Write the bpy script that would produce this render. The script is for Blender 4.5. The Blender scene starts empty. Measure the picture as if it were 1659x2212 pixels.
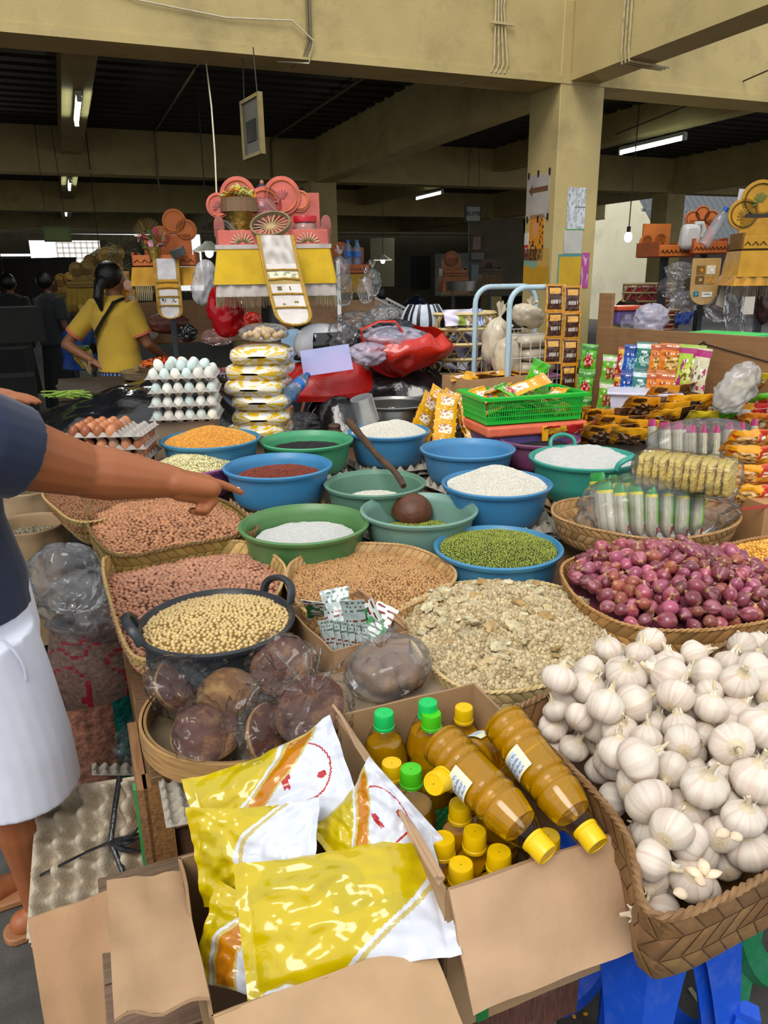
import bpy, bmesh, math, random
import numpy as np
from mathutils import Vector, Matrix, Euler
random.seed(7); rng = np.random.default_rng(7)
S = bpy.context.scene; C = S.collection
PI = math.pi
# ---------------- camera
H = 1.6; FPX = 1630.; PITCH = math.radians(17.5); ROLL = math.radians(0.8)
_R0 = np.array((1., 0, 0)); _FW = np.array((0, math.cos(PITCH), -math.sin(PITCH))); _U0 = np.array((0, math.sin(PITCH), math.cos(PITCH)))
_RR = _R0*math.cos(ROLL)-_U0*math.sin(ROLL); _UU = _R0*math.sin(ROLL)+_U0*math.cos(ROLL)
_O = np.array((0, 0, H))
cd = bpy.data.cameras.new('camera'); cam = bpy.data.objects.new('camera', cd); C.objects.link(cam)
cd.sensor_fit = 'HORIZONTAL'; cd.sensor_width = 36.; cd.lens = 36.*FPX/1659.; cd.clip_start = .02; cd.clip_end = 300
_m = Matrix.Identity(4)
for _i in range(3):
    _m[_i][0] = _RR[_i]; _m[_i][1] = _UU[_i]; _m[_i][2] = -_FW[_i]; _m[_i][3] = _O[_i]
cam.matrix_world = _m; S.camera = cam
# ---------------- world, light, exposure
S.view_settings.view_transform = 'Standard'; S.view_settings.look = 'None'
S.view_settings.gamma = 1; S.view_settings.use_curve_mapping = False
S.view_settings.exposure = 0.1
W = bpy.data.worlds.new('sky'); S.world = W; W.use_nodes = True
_bg = W.node_tree.nodes['Background']; _bg.inputs[0].default_value = (.93, .96, 1.0, 1); _bg.inputs[1].default_value = 1.12
def lamp_obj(name, kind, loc, rot, energy, col, **k):
    l = bpy.data.lights.new(name, kind); l.energy = energy; l.color = col
    for a, b in k.items(): setattr(l, a, b)
    o = bpy.data.objects.new(name, l); o.location = loc; o.rotation_euler = rot; C.objects.link(o); return o
lamp_obj('sun', 'SUN', (0, -3, 8), (math.radians(40), 0, math.radians(-20)), 1.9, (1, .95, .87), angle=math.radians(28))
cy = S.cycles
cy.max_bounces = 7; cy.diffuse_bounces = 4; cy.glossy_bounces = 3; cy.transmission_bounces = 6; cy.transparent_max_bounces = 14
cy.caustics_reflective = False; cy.caustics_refractive = False; cy.use_denoising = True; cy.sample_clamp_indirect = 4.

def at(x, y, z=None, d=None):
    "a photo pixel seen at height z, or at depth d, as a point of the market"
    r = _FW+_RR*(x-829.5)/FPX-_UU*(y-1106)/FPX
    if d is None: d = (z-H)/r[2]
    return Vector(_O+r*d)
AZ = math.radians(22); UU2 = Vector((math.cos(AZ), math.sin(AZ), 0)); VV2 = Vector((-math.sin(AZ), math.cos(AZ), 0))
def uv(u, v, z=0.): return UU2*u+VV2*v+Vector((0, 0, z))
def rz(a): return Matrix.Rotation(a, 4, 'Z')
def TR(loc=(0, 0, 0), rot=(0, 0, 0), sc=(1, 1, 1)):
    return Matrix.Translation(loc) @ Euler(rot).to_matrix().to_4x4() @ Matrix.Diagonal((*sc, 1))
def srgb(h):
    if not isinstance(h, str): return tuple(h)
    c = [int(h[i:i+2], 16)/255 for i in (0, 2, 4)]
    return tuple(x/12.92 if x <= .04045 else ((x+.055)/1.055)**2.4 for x in c)
def mix(a, b, t): return tuple(x+(y-x)*t for x, y in zip(a, b))
def jit(c, k=.12): 
    q = 1+random.uniform(-k, k); return tuple(max(0, min(1, x*q*(1+random.uniform(-k, k)*.3))) for x in c)

# ---------------- meshes
class MB:
    def __init__(s): s.v = []; s.n = 0; s.f = []; s.c = []
    def add(s, verts, faces, tint=(1, 1, 1), M=None):
        v = np.asarray(verts, float).reshape(-1, 3)
        if M is not None:
            m = np.array(M); v = v @ m[:3, :3].T+m[:3, 3]
        k = s.n; s.v.append(v); s.n += len(v)
        s.f.extend([tuple(i+k for i in f) for f in faces])
        if tint and isinstance(tint[0], (tuple, list)): s.c.extend(tint)
        else: s.c.extend([tint]*len(faces))
        return s
    def box(s, c, d, tint=(1, 1, 1), M=None, taper=1.):
        x, y, z = [q/2 for q in d]; t = taper
        v = [(-x, -y, -z), (x, -y, -z), (x, y, -z), (-x, y, -z), (-x*t, -y*t, z), (x*t, -y*t, z), (x*t, y*t, z), (-x*t, y*t, z)]
        m = Matrix.Translation(c)
        if M is not None: m = M @ m
        return s.add(v, [(3, 2, 1, 0), (4, 5, 6, 7), (0, 1, 5, 4), (1, 2, 6, 5), (2, 3, 7, 6), (3, 0, 4, 7)], tint, m)
    def grid(s, fn, nu, nv, tint=(1, 1, 1), M=None, cu=False, cv=False, colf=None):
        pu = nu if cu else nu+1; pv = nv if cv else nv+1
        v = [fn(i/nu, j/nv) for j in range(pv) for i in range(pu)]
        f = []; c = []
        for j in range(nv):
            for i in range(nu):
                a, b = i, (i+1) % pu; e, g = j, (j+1) % pv
                f.append((e*pu+a, e*pu+b, g*pu+b, g*pu+a))
                if colf: c.append(tuple(colf((i+.5)/nu, (j+.5)/nv)))
        return s.add(v, f, c if colf else tint, M)
    def lathe(s, prof, n=32, tint=(1, 1, 1), M=None, sx=1., sy=1., colf=None, wob=None):
        k = len(prof)
        def fn(a, b):
            r, z = prof[min(k-1, int(round(b*(k-1))))]; t = a*2*PI
            if wob: r = wob(r, z, t)
            return (r*math.cos(t)*sx, r*math.sin(t)*sy, z)
        return s.grid(fn, n, k-1, tint, M, cu=True, colf=colf)
    def tube(s, path, rad, n=8, tint=(1, 1, 1), M=None, caps=True, flat=1., closed=False):
        P = [Vector(p) for p in path]; k = len(P); rr = rad if hasattr(rad, '__len__') else [rad]*k
        v = []; up = None
        for i in range(k):
            if closed: t = P[(i+1) % k]-P[i-1]
            else: t = P[min(i+1, k-1)]-P[max(i-1, 0)]
            t.normalize()
            if up is None:
                up = Vector((0, 0, 1)) if abs(t.z) < .9 else Vector((1, 0, 0))
            a = up-t*up.dot(t)
            if a.length < 1e-6: a = t.orthogonal()
            a.normalize(); up = a; b = t.cross(a)
            for j in range(n):
                q = 2*PI*j/n; w = P[i]+(a*math.cos(q)*flat+b*math.sin(q))*rr[i]; v.append(tuple(w))
        f = [(i*n+j, i*n+(j+1) % n, (i+1)*n+(j+1) % n, (i+1)*n+j) for i in range(k-1) for j in range(n)]
        if closed: f += [((k-1)*n+j, (k-1)*n+(j+1) % n, (j+1) % n, j) for j in range(n)]
        elif caps: f += [tuple(range(n-1, -1, -1)), tuple(range((k-1)*n, k*n))]
        return s.add(v, f, tint, M)
    def ell(s, c, r, nu=14, nv=9, tint=(1, 1, 1), M=None, colf=None):
        r = r if hasattr(r, '__len__') else (r, r, r)
        def fn(a, b):
            t = a*2*PI; p = (b-.5)*PI*.998
            return (c[0]+r[0]*math.cos(p)*math.cos(t), c[1]+r[1]*math.cos(p)*math.sin(t), c[2]+r[2]*math.sin(p))
        return s.grid(fn, nu, nv, tint, M, cu=True, colf=colf)
    def prism(s, poly, z0, z1, tint=(1, 1, 1), M=None, ftint=None):
        k = len(poly); v = [(x, y, z0) for x, y in poly]+[(x, y, z1) for x, y in poly]
        f = [tuple(range(k-1, -1, -1)), tuple(range(k, 2*k))]+[(i, (i+1) % k, k+(i+1) % k, k+i) for i in range(k)]
        return s.add(v, f, tint, M)
    def mesh(s, name, mat, smooth=True, ang=40):
        me = bpy.data.meshes.new(name); V = np.concatenate(s.v) if s.v else np.zeros((0, 3))
        me.from_pydata(V.tolist(), [], s.f)
        at_ = me.attributes.new('tint', 'FLOAT_COLOR', 'FACE')
        cc = np.ones((len(s.f), 4), np.float32); cc[:, :3] = np.array(s.c, np.float32).reshape(-1, 3); at_.data.foreach_set('color', cc.ravel())
        me.materials.append(mat)
        if smooth:
            me.shade_smooth()
            if ang < 180: me.set_sharp_from_angle(angle=math.radians(ang))
        me.update(); return me
    def build(s, name, mat, parent=None, loc=None, rot=None, smooth=True, ang=40, stuff=False, bev=0, sub=0):
        o = bpy.data.objects.new(name, s.mesh(name, mat, smooth, ang)); C.objects.link(o)
        if parent: o.parent = parent
        if loc is not None: o.location = loc
        if rot is not None: o.rotation_euler = rot
        if stuff: o['kind'] = 'stuff'
        if bev:
            b = o.modifiers.new('bevel', 'BEVEL'); b.width = bev; b.segments = 2; b.limit_method = 'ANGLE'
        if sub:
            b = o.modifiers.new('sub', 'SUBSURF'); b.levels = b.render_levels = sub
        return o
def tag(o, label=None, cat=None, group=None, kind=None):
    if label: o['label'] = label
    if cat: o['category'] = cat
    if group: o['group'] = group
    if kind: o['kind'] = kind
    return o
def thing(name, label, cat, loc=(0, 0, 0), rot=(0, 0, 0), group=None):
    o = bpy.data.objects.new(name, None); C.objects.link(o); o.location = loc; o.rotation_euler = rot; o.empty_display_size = .02
    return tag(o, label, cat, group)
def inst(me, name, parent=None, loc=(0, 0, 0), rot=(0, 0, 0), sc=(1, 1, 1), M=None):
    o = bpy.data.objects.new(name, me); C.objects.link(o)
    if parent: o.parent = parent
    if M is not None: o.matrix_local = M
    else:
        o.location = loc; o.rotation_euler = rot; o.scale = sc
    return o
def nz(x, y=0., z=0., s=1., seed=0.):
    from mathutils import noise
    return noise.noise(Vector((x*s+seed*17.3, y*s-seed*5.1, z*s+seed*3.7)))

# ---------------- materials
_mc = {}
def _new(name):
    m = bpy.data.materials.new(name); m.use_nodes = True; n = m.node_tree.nodes; l = m.node_tree.links
    return m, n, l, n['Principled BSDF']
def mt(name, col=None, rough=.55, var=.12, sc=25., bump=.0, bsc=None, metal=0., coat=0., spec=.5, trans=0., ior=1.45, sss=0., rnd=0., stretch=(1, 1, 1), dirt=None, dsc=6., damt=.5, emis=None, est=0., sheen=0.):
    "general material: the tint of the pieces (or one colour) times grain, optional stains and relief"
    if name in _mc: return _mc[name]
    m, n, l, p = _new(name); _mc[name] = m
    tc = n.new('ShaderNodeTexCoord'); mp = n.new('ShaderNodeMapping'); mp.inputs['Scale'].default_value = stretch
    l.new(tc.outputs['Object'], mp.inputs[0])
    no = n.new('ShaderNodeTexNoise'); no.inputs['Scale'].default_value = sc; no.inputs['Detail'].default_value = 5; l.new(mp.outputs[0], no.inputs[0])
    if col is None:
        a = n.new('ShaderNodeAttribute'); a.attribute_name = 'tint'; src = a.outputs['Color']
    else:
        a = n.new('ShaderNodeRGB'); a.outputs[0].default_value = (*srgb(col), 1); src = a.outputs[0]
    mr = n.new('ShaderNodeMapRange'); mr.inputs[1].default_value = .3; mr.inputs[2].default_value = .7; mr.inputs[3].default_value = 1-var; mr.inputs[4].default_value = 1+var
    l.new(no.outputs[0], mr.inputs[0]); val = mr.outputs[0]
    if rnd:
        oi = n.new('ShaderNodeObjectInfo'); m2 = n.new('ShaderNodeMapRange'); m2.inputs[3].default_value = 1-rnd; m2.inputs[4].default_value = 1+rnd*.6
        l.new(oi.outputs['Random'], m2.inputs[0]); mu = n.new('ShaderNodeMath'); mu.operation = 'MULTIPLY'; l.new(val, mu.inputs[0]); l.new(m2.outputs[0], mu.inputs[1]); val = mu.outputs[0]
    vm = n.new('ShaderNodeVectorMath'); vm.operation = 'SCALE'; l.new(src, vm.inputs[0]); l.new(val, vm.inputs['Scale']); out = vm.outputs[0]
    if dirt:
        n2 = n.new('ShaderNodeTexNoise'); n2.inputs['Scale'].default_value = dsc; n2.inputs['Detail'].default_value = 6; n2.inputs['Roughness'].default_value = .7; l.new(tc.outputs['Object'], n2.inputs[0])
        m3 = n.new('ShaderNodeMapRange'); m3.inputs[1].default_value = .52; m3.inputs[2].default_value = .72; m3.inputs[4].default_value = damt; l.new(n2.outputs[0], m3.inputs[0])
        mx = n.new('ShaderNodeMix'); mx.data_type = 'RGBA'; l.new(m3.outputs[0], mx.inputs[0]); l.new(out, mx.inputs[6]); mx.inputs[7].default_value = (*srgb(dirt), 1); out = mx.outputs[2]
    l.new(out, p.inputs['Base Color'])
    p.inputs['Roughness'].default_value = rough; p.inputs['Metallic'].default_value = metal; p.inputs['Coat Weight'].default_value = coat; p.inputs['Coat Roughness'].default_value = .08
    p.inputs['Specular IOR Level'].default_value = spec; p.inputs['Transmission Weight'].default_value = trans; p.inputs['IOR'].default_value = ior
    p.inputs['Sheen Weight'].default_value = sheen
    if sss: p.inputs['Subsurface Weight'].default_value = sss; p.inputs['Subsurface Radius'].default_value = (.01, .006, .004)
    if emis: p.inputs['Emission Color'].default_value = (*srgb(emis), 1); p.inputs['Emission Strength'].default_value = est
    if bump:
        b = n.new('ShaderNodeBump'); b.inputs['Strength'].default_value = bump; b.inputs['Distance'].default_value = .01
        if bsc:
            n4 = n.new('ShaderNodeTexNoise'); n4.inputs['Scale'].default_value = bsc; n4.inputs['Detail'].default_value = 4; l.new(mp.outputs[0], n4.inputs[0]); l.new(n4.outputs[0], b.inputs['Height'])
        else: l.new(no.outputs[0], b.inputs['Height'])
        l.new(b.outputs[0], p.inputs['Normal'])
    return m
def film(name, col='ffffff', body=.10, rough=.12, wr=60., bump=.6, gloss=.35, tintc='ffffff'):
    "thin clear plastic: mostly see-through, milky by `body`, glossy on its creases"
    if name in _mc: return _mc[name]
    m, n, l, p = _new(name); _mc[name] = m; n.remove(p); out = n['Material Output']
    tr = n.new('ShaderNodeBsdfTransparent'); tr.inputs[0].default_value = (*srgb(tintc), 1)
    df = n.new('ShaderNodeBsdfDiffuse'); df.inputs[0].default_value = (*srgb(col), 1)
    gl = n.new('ShaderNodeBsdfGlossy'); gl.inputs['Roughness'].default_value = rough
    tc = n.new('ShaderNodeTexCoord'); no = n.new('ShaderNodeTexNoise'); no.inputs['Scale'].default_value = wr; no.noise_type = 'RIDGED_MULTIFRACTAL'; no.inputs['Detail'].default_value = 2; no.inputs['Distortion'].default_value = .8; no.inputs['Scale'].default_value = wr*.55
    l.new(tc.outputs['Object'], no.inputs[0])
    b = n.new('ShaderNodeBump'); b.inputs['Strength'].default_value = bump; b.inputs['Distance'].default_value = .02; l.new(no.outputs[0], b.inputs['Height'])
    l.new(b.outputs[0], gl.inputs['Normal']); l.new(b.outputs[0], df.inputs['Normal'])
    fr = n.new('ShaderNodeLayerWeight'); fr.inputs[0].default_value = gloss; l.new(b.outputs[0], fr.inputs['Normal'])
    m1 = n.new('ShaderNodeMixShader'); m1.inputs[0].default_value = body; l.new(tr.outputs[0], m1.inputs[1]); l.new(df.outputs[0], m1.inputs[2])
    m2 = n.new('ShaderNodeMixShader'); mr = n.new('ShaderNodeMapRange'); mr.inputs[3].default_value = .02; mr.inputs[4].default_value = .75
    l.new(fr.outputs['Fresnel'], mr.inputs[0]); l.new(mr.outputs[0], m2.inputs[0]); l.new(m1.outputs[0], m2.inputs[1]); l.new(gl.outputs[0], m2.inputs[2])
    l.new(m2.outputs[0], out.inputs[0]); return m
def glow(name, col, st):
    if name in _mc: return _mc[name]
    return mt(name, col, emis=col, est=st, var=0.)
# ================= the market hall
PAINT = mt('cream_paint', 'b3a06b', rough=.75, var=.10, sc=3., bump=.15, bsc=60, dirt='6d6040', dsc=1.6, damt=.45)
CONC = mt('floor_concrete', '4c4a47', rough=.8, var=.18, sc=14., bump=.2, bsc=120, dirt='2a2725', dsc=2.5, damt=.6)
STEEL = mt('dark_deck', '2a2620', rough=.6, var=.2, sc=8., metal=.3)
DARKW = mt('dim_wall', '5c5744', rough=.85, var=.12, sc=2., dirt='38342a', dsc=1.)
ROT = (0, 0, AZ)
def struct(mb, name, mat, label, **k):
    o = mb.build(name, mat, rot=ROT, **k); return tag(o, label, kind='structure')
struct(MB().box((3, 11, -.05), (44, 44, .1)), 'floor', CONC, 'dark stained concrete floor of the market hall')
ZB, ZT = 2.9, 3.42
# beams across (u) and along (v)
for nm, v0, lab in (('front', 5.12, 'cream painted cross beam over the front of the hall'), ('second', 11.2, 'cream cross beam one bay behind the front beam'),
                    ('third', 17.3, 'dim cross beam two bays behind the front beam'), ('fourth', 23.2, 'dim cross beam over the far end of the hall')):
    b = MB().box((-.4, v0+.15, (ZB+ZT)/2+.1), (27.4, .3, ZT-ZB+.2)); b.box((-.4, v0+.15, ZB+.004), (27.4, .33, .05))
    struct(b, 'beam', PAINT, lab, ang=30)
for u0 in (3.66, 10.1, -2.9):
    for v0 in (5.14, 11.22, 17.32):
        if u0 == 3.66 or v0 > 11:
            lab = {(3.66, 5.14): 'cream pillar with posters and an arrow sign taped on it', (3.66, 11.22): 'cream pillar under the second cross beam behind the pink shrine',
                   (3.66, 17.32): 'dim pillar deep in the hall'}.get((u0, v0), 'dim pillar on the side aisle of the hall')
            o = struct(MB().box((u0, v0+.17, 1.7), (.38, .4, 3.4)), 'pillar', PAINT, lab, bev=.006)
            if lab.startswith('dim pillar on'): o['group'] = 'aisle pillars'
# beams along v on pillar lines, and secondary ones between
for u0, w, z0, v1, v2, lab in ((3.68, .26, 2.9, -2.6, 5.1, 'cream beam coming forward overhead from the postered pillar'), (3.66, .26, 2.86, 5.5, 23, 'cream beam running back from the postered pillar'),
                               (10.1, .26, 2.86, 5.3, 23, 'dim beam along the right side aisle'), (.32, .24, 3.1, 5.4, 23, 'dim narrow ceiling beam carrying the row of lamps'),
                               (6.55, .24, 3.1, 5.4, 23, 'dim narrow ceiling beam over the right bay'), (-2.9, .26, 2.86, 5.4, 23, 'dim beam along the left side aisle')):
    struct(MB().box((u0, (v1+v2)/2, (z0+3.5)/2), (w, v2-v1, 3.5-z0)), 'beam', PAINT, lab, ang=30)
# ribbed deck: corrugations run across
def deck(u, v):
    k = v*26*6; return (-14+34*u, 5.2+18.3*v, 3.44+.035*(1 if (int(v*62*2)) % 2 else 0))
b = MB(); vv = []
for i in range(66):
    a = 5.2+i*.28; vv += [(a, 3.42), (a+.15, 3.42), (a+.18, 3.49), (a+.25, 3.49)]
vs = [(-14, y, z) for y, z in vv]+[(13.3, y, z) for y, z in vv]; n_ = len(vv)
b.add(vs, [(i, i+1, n_+i+1, n_+i) for i in range(n_-1)]); b.box((-.35, 14.4, 3.6), (27.3, 18.6, .1))
struct(b, 'ceiling', STEEL, 'dark ribbed metal deck ceiling', smooth=False)
# far wall with openings and side walls
def wall(name, segs, mat, lab):
    b = MB()
    for c, d in segs: b.box(c, d)
    return struct(b, name, mat, lab)
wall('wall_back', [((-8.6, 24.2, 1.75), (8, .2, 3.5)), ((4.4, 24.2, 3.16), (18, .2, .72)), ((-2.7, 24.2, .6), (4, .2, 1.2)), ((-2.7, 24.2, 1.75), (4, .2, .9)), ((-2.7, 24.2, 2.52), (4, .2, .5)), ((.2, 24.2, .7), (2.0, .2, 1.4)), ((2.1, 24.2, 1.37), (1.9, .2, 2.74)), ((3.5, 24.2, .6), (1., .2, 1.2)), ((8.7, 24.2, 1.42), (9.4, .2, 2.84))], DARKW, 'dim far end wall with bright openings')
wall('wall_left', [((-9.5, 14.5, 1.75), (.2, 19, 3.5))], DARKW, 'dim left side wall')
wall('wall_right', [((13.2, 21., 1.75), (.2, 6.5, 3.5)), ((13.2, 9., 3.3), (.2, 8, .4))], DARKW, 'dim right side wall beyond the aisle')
# ================= tables and stools
WOOD = mt('old_plank', None, rough=.7, var=.3, sc=10., stretch=(1, 14, 14), bump=.25, dirt='3a2a1c', dsc=5, damt=.5)
WOODU = mt('old_plank_long', None, rough=.7, var=.3, sc=10., stretch=(14, 1, 14), bump=.25, dirt='3a2a1c', dsc=5, damt=.5)
def planks(parent, u0, u1, v0, v1, z, n, th=.025, col='7a5a3c', along='u', name='plank'):
    for i in range(n):
        c = jit(srgb(col), .2)
        if along == 'u':
            w = (v1-v0)/n; MB().box(((u0+u1)/2, v0+w*(i+.5), z-th/2), (u1-u0, w-.004, th), c).build(name, WOOD, parent, bev=.002)
        else:
            w = (u1-u0)/n; MB().box((u0+w*(i+.5), (v0+v1)/2, z-th/2), (w-.004, v1-v0, th), c).build(name, WOODU, parent, bev=.002)
def leg(parent, u, v, z, w=.06, col='6a4c33'):
    MB().box((u, v, z/2), (w, w, z), jit(srgb(col), .1)).build('leg', WOODU, parent, bev=.003)
t = thing('stall_table', 'low wooden stall table under the bowls and woven baskets', 'table', rot=ROT)
planks(t, .04, 2.75, 1.37, 2.66, .64, 8, col='6d5036')
for u, v in ((.09, 1.42), (2.7, 1.42), (.09, 2.6), (2.7, 2.6), (1.4, 1.42)): leg(t, u, v, .615)
MB().box((1.4, 1.385, .56), (2.66, .025, .11), srgb('70502f')).build('apron', WOOD, t)
MB().box((.045, 2.0, .50), (.022, 1.24, .23), srgb('7c5a35')).build('side_board', WOODU, t)
MB().box((.05, 1.395, .36), (.05, .05, .52), srgb('8a6136')).build('corner_post', WOODU, t)
MB().box((.022, 1.50, .34), (.02, .26, .56), srgb('8c6540')).build('side_panel', WOODU, t)
MB().box((.008, 1.40, .43), (.006, .025, .36), srgb('4d9a57')).build('green_tape_strip', mt('green_tape', '3f8f4c', rough=.4), t)
t2 = thing('stall_table', 'rear wooden stall table behind the bowls, carrying corn, eggs and sachets', 'table', rot=ROT)
planks(t2, .04, 3.1, 2.68, 4.35, .72, 8, col='5d452f')
for u, v in ((.09, 2.74), (3.05, 2.74), (.09, 4.3), (3.05, 4.3)): leg(t2, u, v, .695)
MB().box((1.57, 2.70, .64), (3.0, .025, .11), srgb('604428')).build('apron', WOOD, t2)
# front bench
t3 = thing('wooden_bench', 'rough wooden bench under the oil cartons with a worn red-brown edge', 'bench', rot=ROT)
planks(t3, -.08, .67, .80, 1.30, .50, 4, col='6f5a48')
MB().box((.295, .806, .435), (.74, .03, .11), srgb('5a3a2b')).build('apron', mt('worn_rail', '5d3c2c', rough=.65, var=.35, sc=60., stretch=(6, 1, .6), bump=.2, dirt='9a8674', dsc=9, damt=.5), t3)
MB().box((.295, 1.28, .435), (.74, .03, .09), srgb('5a4030')).build('apron', WOOD, t3)
for u, v in ((-.04, .85), (.61, .85), (-.04, 1.25), (.61, 1.25)): leg(t3, u, v, .475, .07, '75604c')
# plastic stools
def stool(label, col, u, v, h=.635, rot=0., top=.30):
    p = uv(u, v); t = thing('plastic_stool', label, 'stool', p, (0, 0, AZ+rot)); m = mt('stool_'+col, col, rough=.35, var=.06, sc=8., dirt='9ab0d0', dsc=14, damt=.12)
    b = MB(); b.box((0, 0, h-.012), (top, top, .024)); b.box((0, 0, h-.045), (top+.012, top+.012, .05), taper=.95)
    b.build('seat', m, t, bev=.006)
    r = .045
    for sx in (-1, 1):
        for sy in (-1, 1):
            lb = MB(); k = 10
            def fn(a, q, sx=sx, sy=sy):
                z = (h-.03)*(1-q); e = top/2-.005+.045*q; w = .05+.075*(1-q)**3
                pts = [(-w, 0), (-w*.35, .012), (0, 0), (0, 0), (-.012, w*.0)]
                s = a*2-1       # an L section: one flange along x, one along y
                if s < 0: x, y = e+s*w, e
                else: x, y = e, e-s*w
                return (sx*x, sy*y, z)
            lb.grid(fn, 8, k)
            def fn2(a, q, fn=fn, sx=sx, sy=sy):
                x, y, z = fn(a, q); return (x-sx*.016, y-sy*.016, z)
            lb.grid(fn2, 8, k); lb.build('leg', m, t, ang=50)
    for (ax, sg) in ((0, 1), (0, -1), (1, 1), (1, -1)):
        sb = MB(); e = top/2+.022; pts = []
        for i in range(13):
            q = i/12*2-1; z = .20+.16*abs(q)**2.2; pts.append((q*(e), sg*e, z) if ax == 0 else (sg*e, q*e, z))
        sb.tube(pts, [.022]*13, 6, flat=1.5); sb.build('brace', m, t)
    return t
stool('bright blue plastic stool with scuffed legs under the front of the garlic basket', '1450c8', .79, .80, h=.665, rot=.14, top=.23)
stool('green plastic stool behind the blue one under the garlic basket', '1d7a4e', 1.22, .95, h=.665, rot=-.05, top=.23)
# ================= basins, heaps of grain
def basin(label, p, zr, D, h, col, name='plastic_basin', rim=None, handles=None, oval=1., dirt='6d7a78', rings=0, cat='basin', base=.70):
    R = D/2; z0 = zr-h; m = mt('basin_'+col, col, rough=.38, var=.07, sc=9., dirt=dirt, dsc=11, damt=.3, bump=.05, bsc=200)
    t = thing(name, label, cat, (p[0], p[1], z0)); b = MB(); rb = base*R
    out = [(0.001, 0), (rb, 0), (rb+.012, .004), (rb+.02, .014)]
    for i in range(1, 8):
        q = i/7; out.append((rb+.02+(R*.93-rb-.02)*q**.72, .014+(h-.034)*q))
    if rings: out[5] = (out[5][0]+.004, out[5][1]); out[6] = (out[6][0]+.003, out[6][1])
    out += [(R*.945, h-.018), (R*.985, h-.016), (R, h-.010), (R+.001, h-.004), (R-.006, h), (R*.955, h-.001), (R*.925, h-.012)]
    inn = []
    for i in range(7, 0, -1):
        q = i/7; inn.append((rb+.014+(R*.925-rb-.018)*q**.72, .018+(h-.034)*q))
    out += inn+[(rb, .014), (.001, .012)]
    b.lathe(out, 56, sy=oval); b.build('bowl', m, t, ang=35)
    if handles:
        for a in handles:
            hb = MB(); pts = []
            for i in range(13):
                q = i/12*PI; pts.append((R*.97+.045*math.sin(q)*.55, -.055*math.cos(q), h-.006+.045*math.sin(q)**.6))
            hb.tube(pts, .0085, 8, flat=1.4); o = hb.build('handle', m, t, rot=(0, 0, a))
            if oval != 1: o.location = (R*(1-1)*0, 0, 0)
    return t
def grain_tree(name, dims, mat, dist, sub=2, tilt=.5, smin=.8, smax=1.15, dens=9e4):
    g = bpy.data.node_groups.new(name, 'GeometryNodeTree')
    g.interface.new_socket('Geometry', in_out='INPUT', socket_type='NodeSocketGeometry'); g.interface.new_socket('Geometry', in_out='OUTPUT', socket_type='NodeSocketGeometry')
    n = g.nodes; l = g.links; i = n.new('NodeGroupInput'); o = n.new('NodeGroupOutput')
    d = n.new('GeometryNodeDistributePointsOnFaces'); d.distribute_method = 'POISSON'; d.inputs['Distance Min'].default_value = dist; d.inputs['Density Max'].default_value = dens; d.inputs['Seed'].default_value = len(name)
    s = n.new('GeometryNodeMeshIcoSphere'); s.inputs['Radius'].default_value = 1; s.inputs['Subdivisions'].default_value = sub
    tr = n.new('GeometryNodeTransform'); tr.inputs['Scale'].default_value = dims
    ss = n.new('GeometryNodeSetShadeSmooth'); sm = n.new('GeometryNodeSetMaterial'); sm.inputs['Material'].default_value = mat
    ip = n.new('GeometryNodeInstanceOnPoints'); j = n.new('GeometryNodeJoinGeometry')
    rr = n.new('FunctionNodeRandomValue'); rr.data_type = 'FLOAT_VECTOR'; rr.inputs[0].default_value = (-tilt, -tilt, -3.14); rr.inputs[1].default_value = (tilt, tilt, 3.14)
    rs = n.new('FunctionNodeRandomValue'); rs.data_type = 'FLOAT'; rs.inputs[2].default_value = smin; rs.inputs[3].default_value = smax
    l.new(i.outputs[0], d.inputs['Mesh']); l.new(s.outputs['Mesh'], tr.inputs['Geometry']); l.new(tr.outputs[0], ss.inputs[0]); l.new(ss.outputs[0], sm.inputs[0])
    l.new(d.outputs['Points'], ip.inputs['Points']); l.new(sm.outputs[0], ip.inputs['Instance']); l.new(rr.outputs[0], ip.inputs['Rotation']); l.new(rs.outputs[1], ip.inputs['Scale'])
    l.new(ip.outputs[0], j.inputs[0]); l.new(i.outputs[0], j.inputs[0]); l.new(j.outputs[0], o.inputs[0]); return g
_gt = {}
def heap(name, label, cat, p, z, a, b, mound, tree, under, n=2., rot=0., off=(0, 0), pw=2., bumpy=.004, tilt=(0, 0), floor=None, flat=0.):
    "a mound inside a container: superellipse a x b at height z, rising to mound at off"
    mb = MB(); sd = random.random()*50
    def fn(i, q):
        t = i*2*PI; q = max(q, .0005); ct, st = math.cos(t), math.sin(t)
        x = a*q*abs(ct)**(2/n)*(1 if ct >= 0 else -1); y = b*q*abs(st)**(2/n)*(1 if st >= 0 else -1)
        dx, dy = x/a-off[0]*(1-q), y/b-off[1]*(1-q)
        r = min(1., max(0, math.hypot(dx, dy)-flat)/(1-flat)); h = mound*(1-r**pw) if pw >= 1 else mound*(1-r)**(1/pw)
        h += bumpy*nz(x, y, 0, 18, sd)+bumpy*.6*nz(x, y, 0, 45, sd)
        return (x, y, h*1.+tilt[0]*x+tilt[1]*y)
    mb.grid(fn, 48, 14, cu=True)
    # a skirt closes the body of the heap downwards
    mb.grid(lambda i, q: (lambda w: (w[0]*(1-.10*q), w[1]*(1-.10*q), w[2]-(floor or .03)*q))(fn(i, 1.)), 48, 2, cu=True)
    o = mb.build(name, under, loc=(p[0], p[1], z), rot=(0, 0, rot), ang=180); tag(o, label, cat, kind='stuff')
    md = o.modifiers.new('grains', 'NODES'); md.node_group = tree; return o
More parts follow.
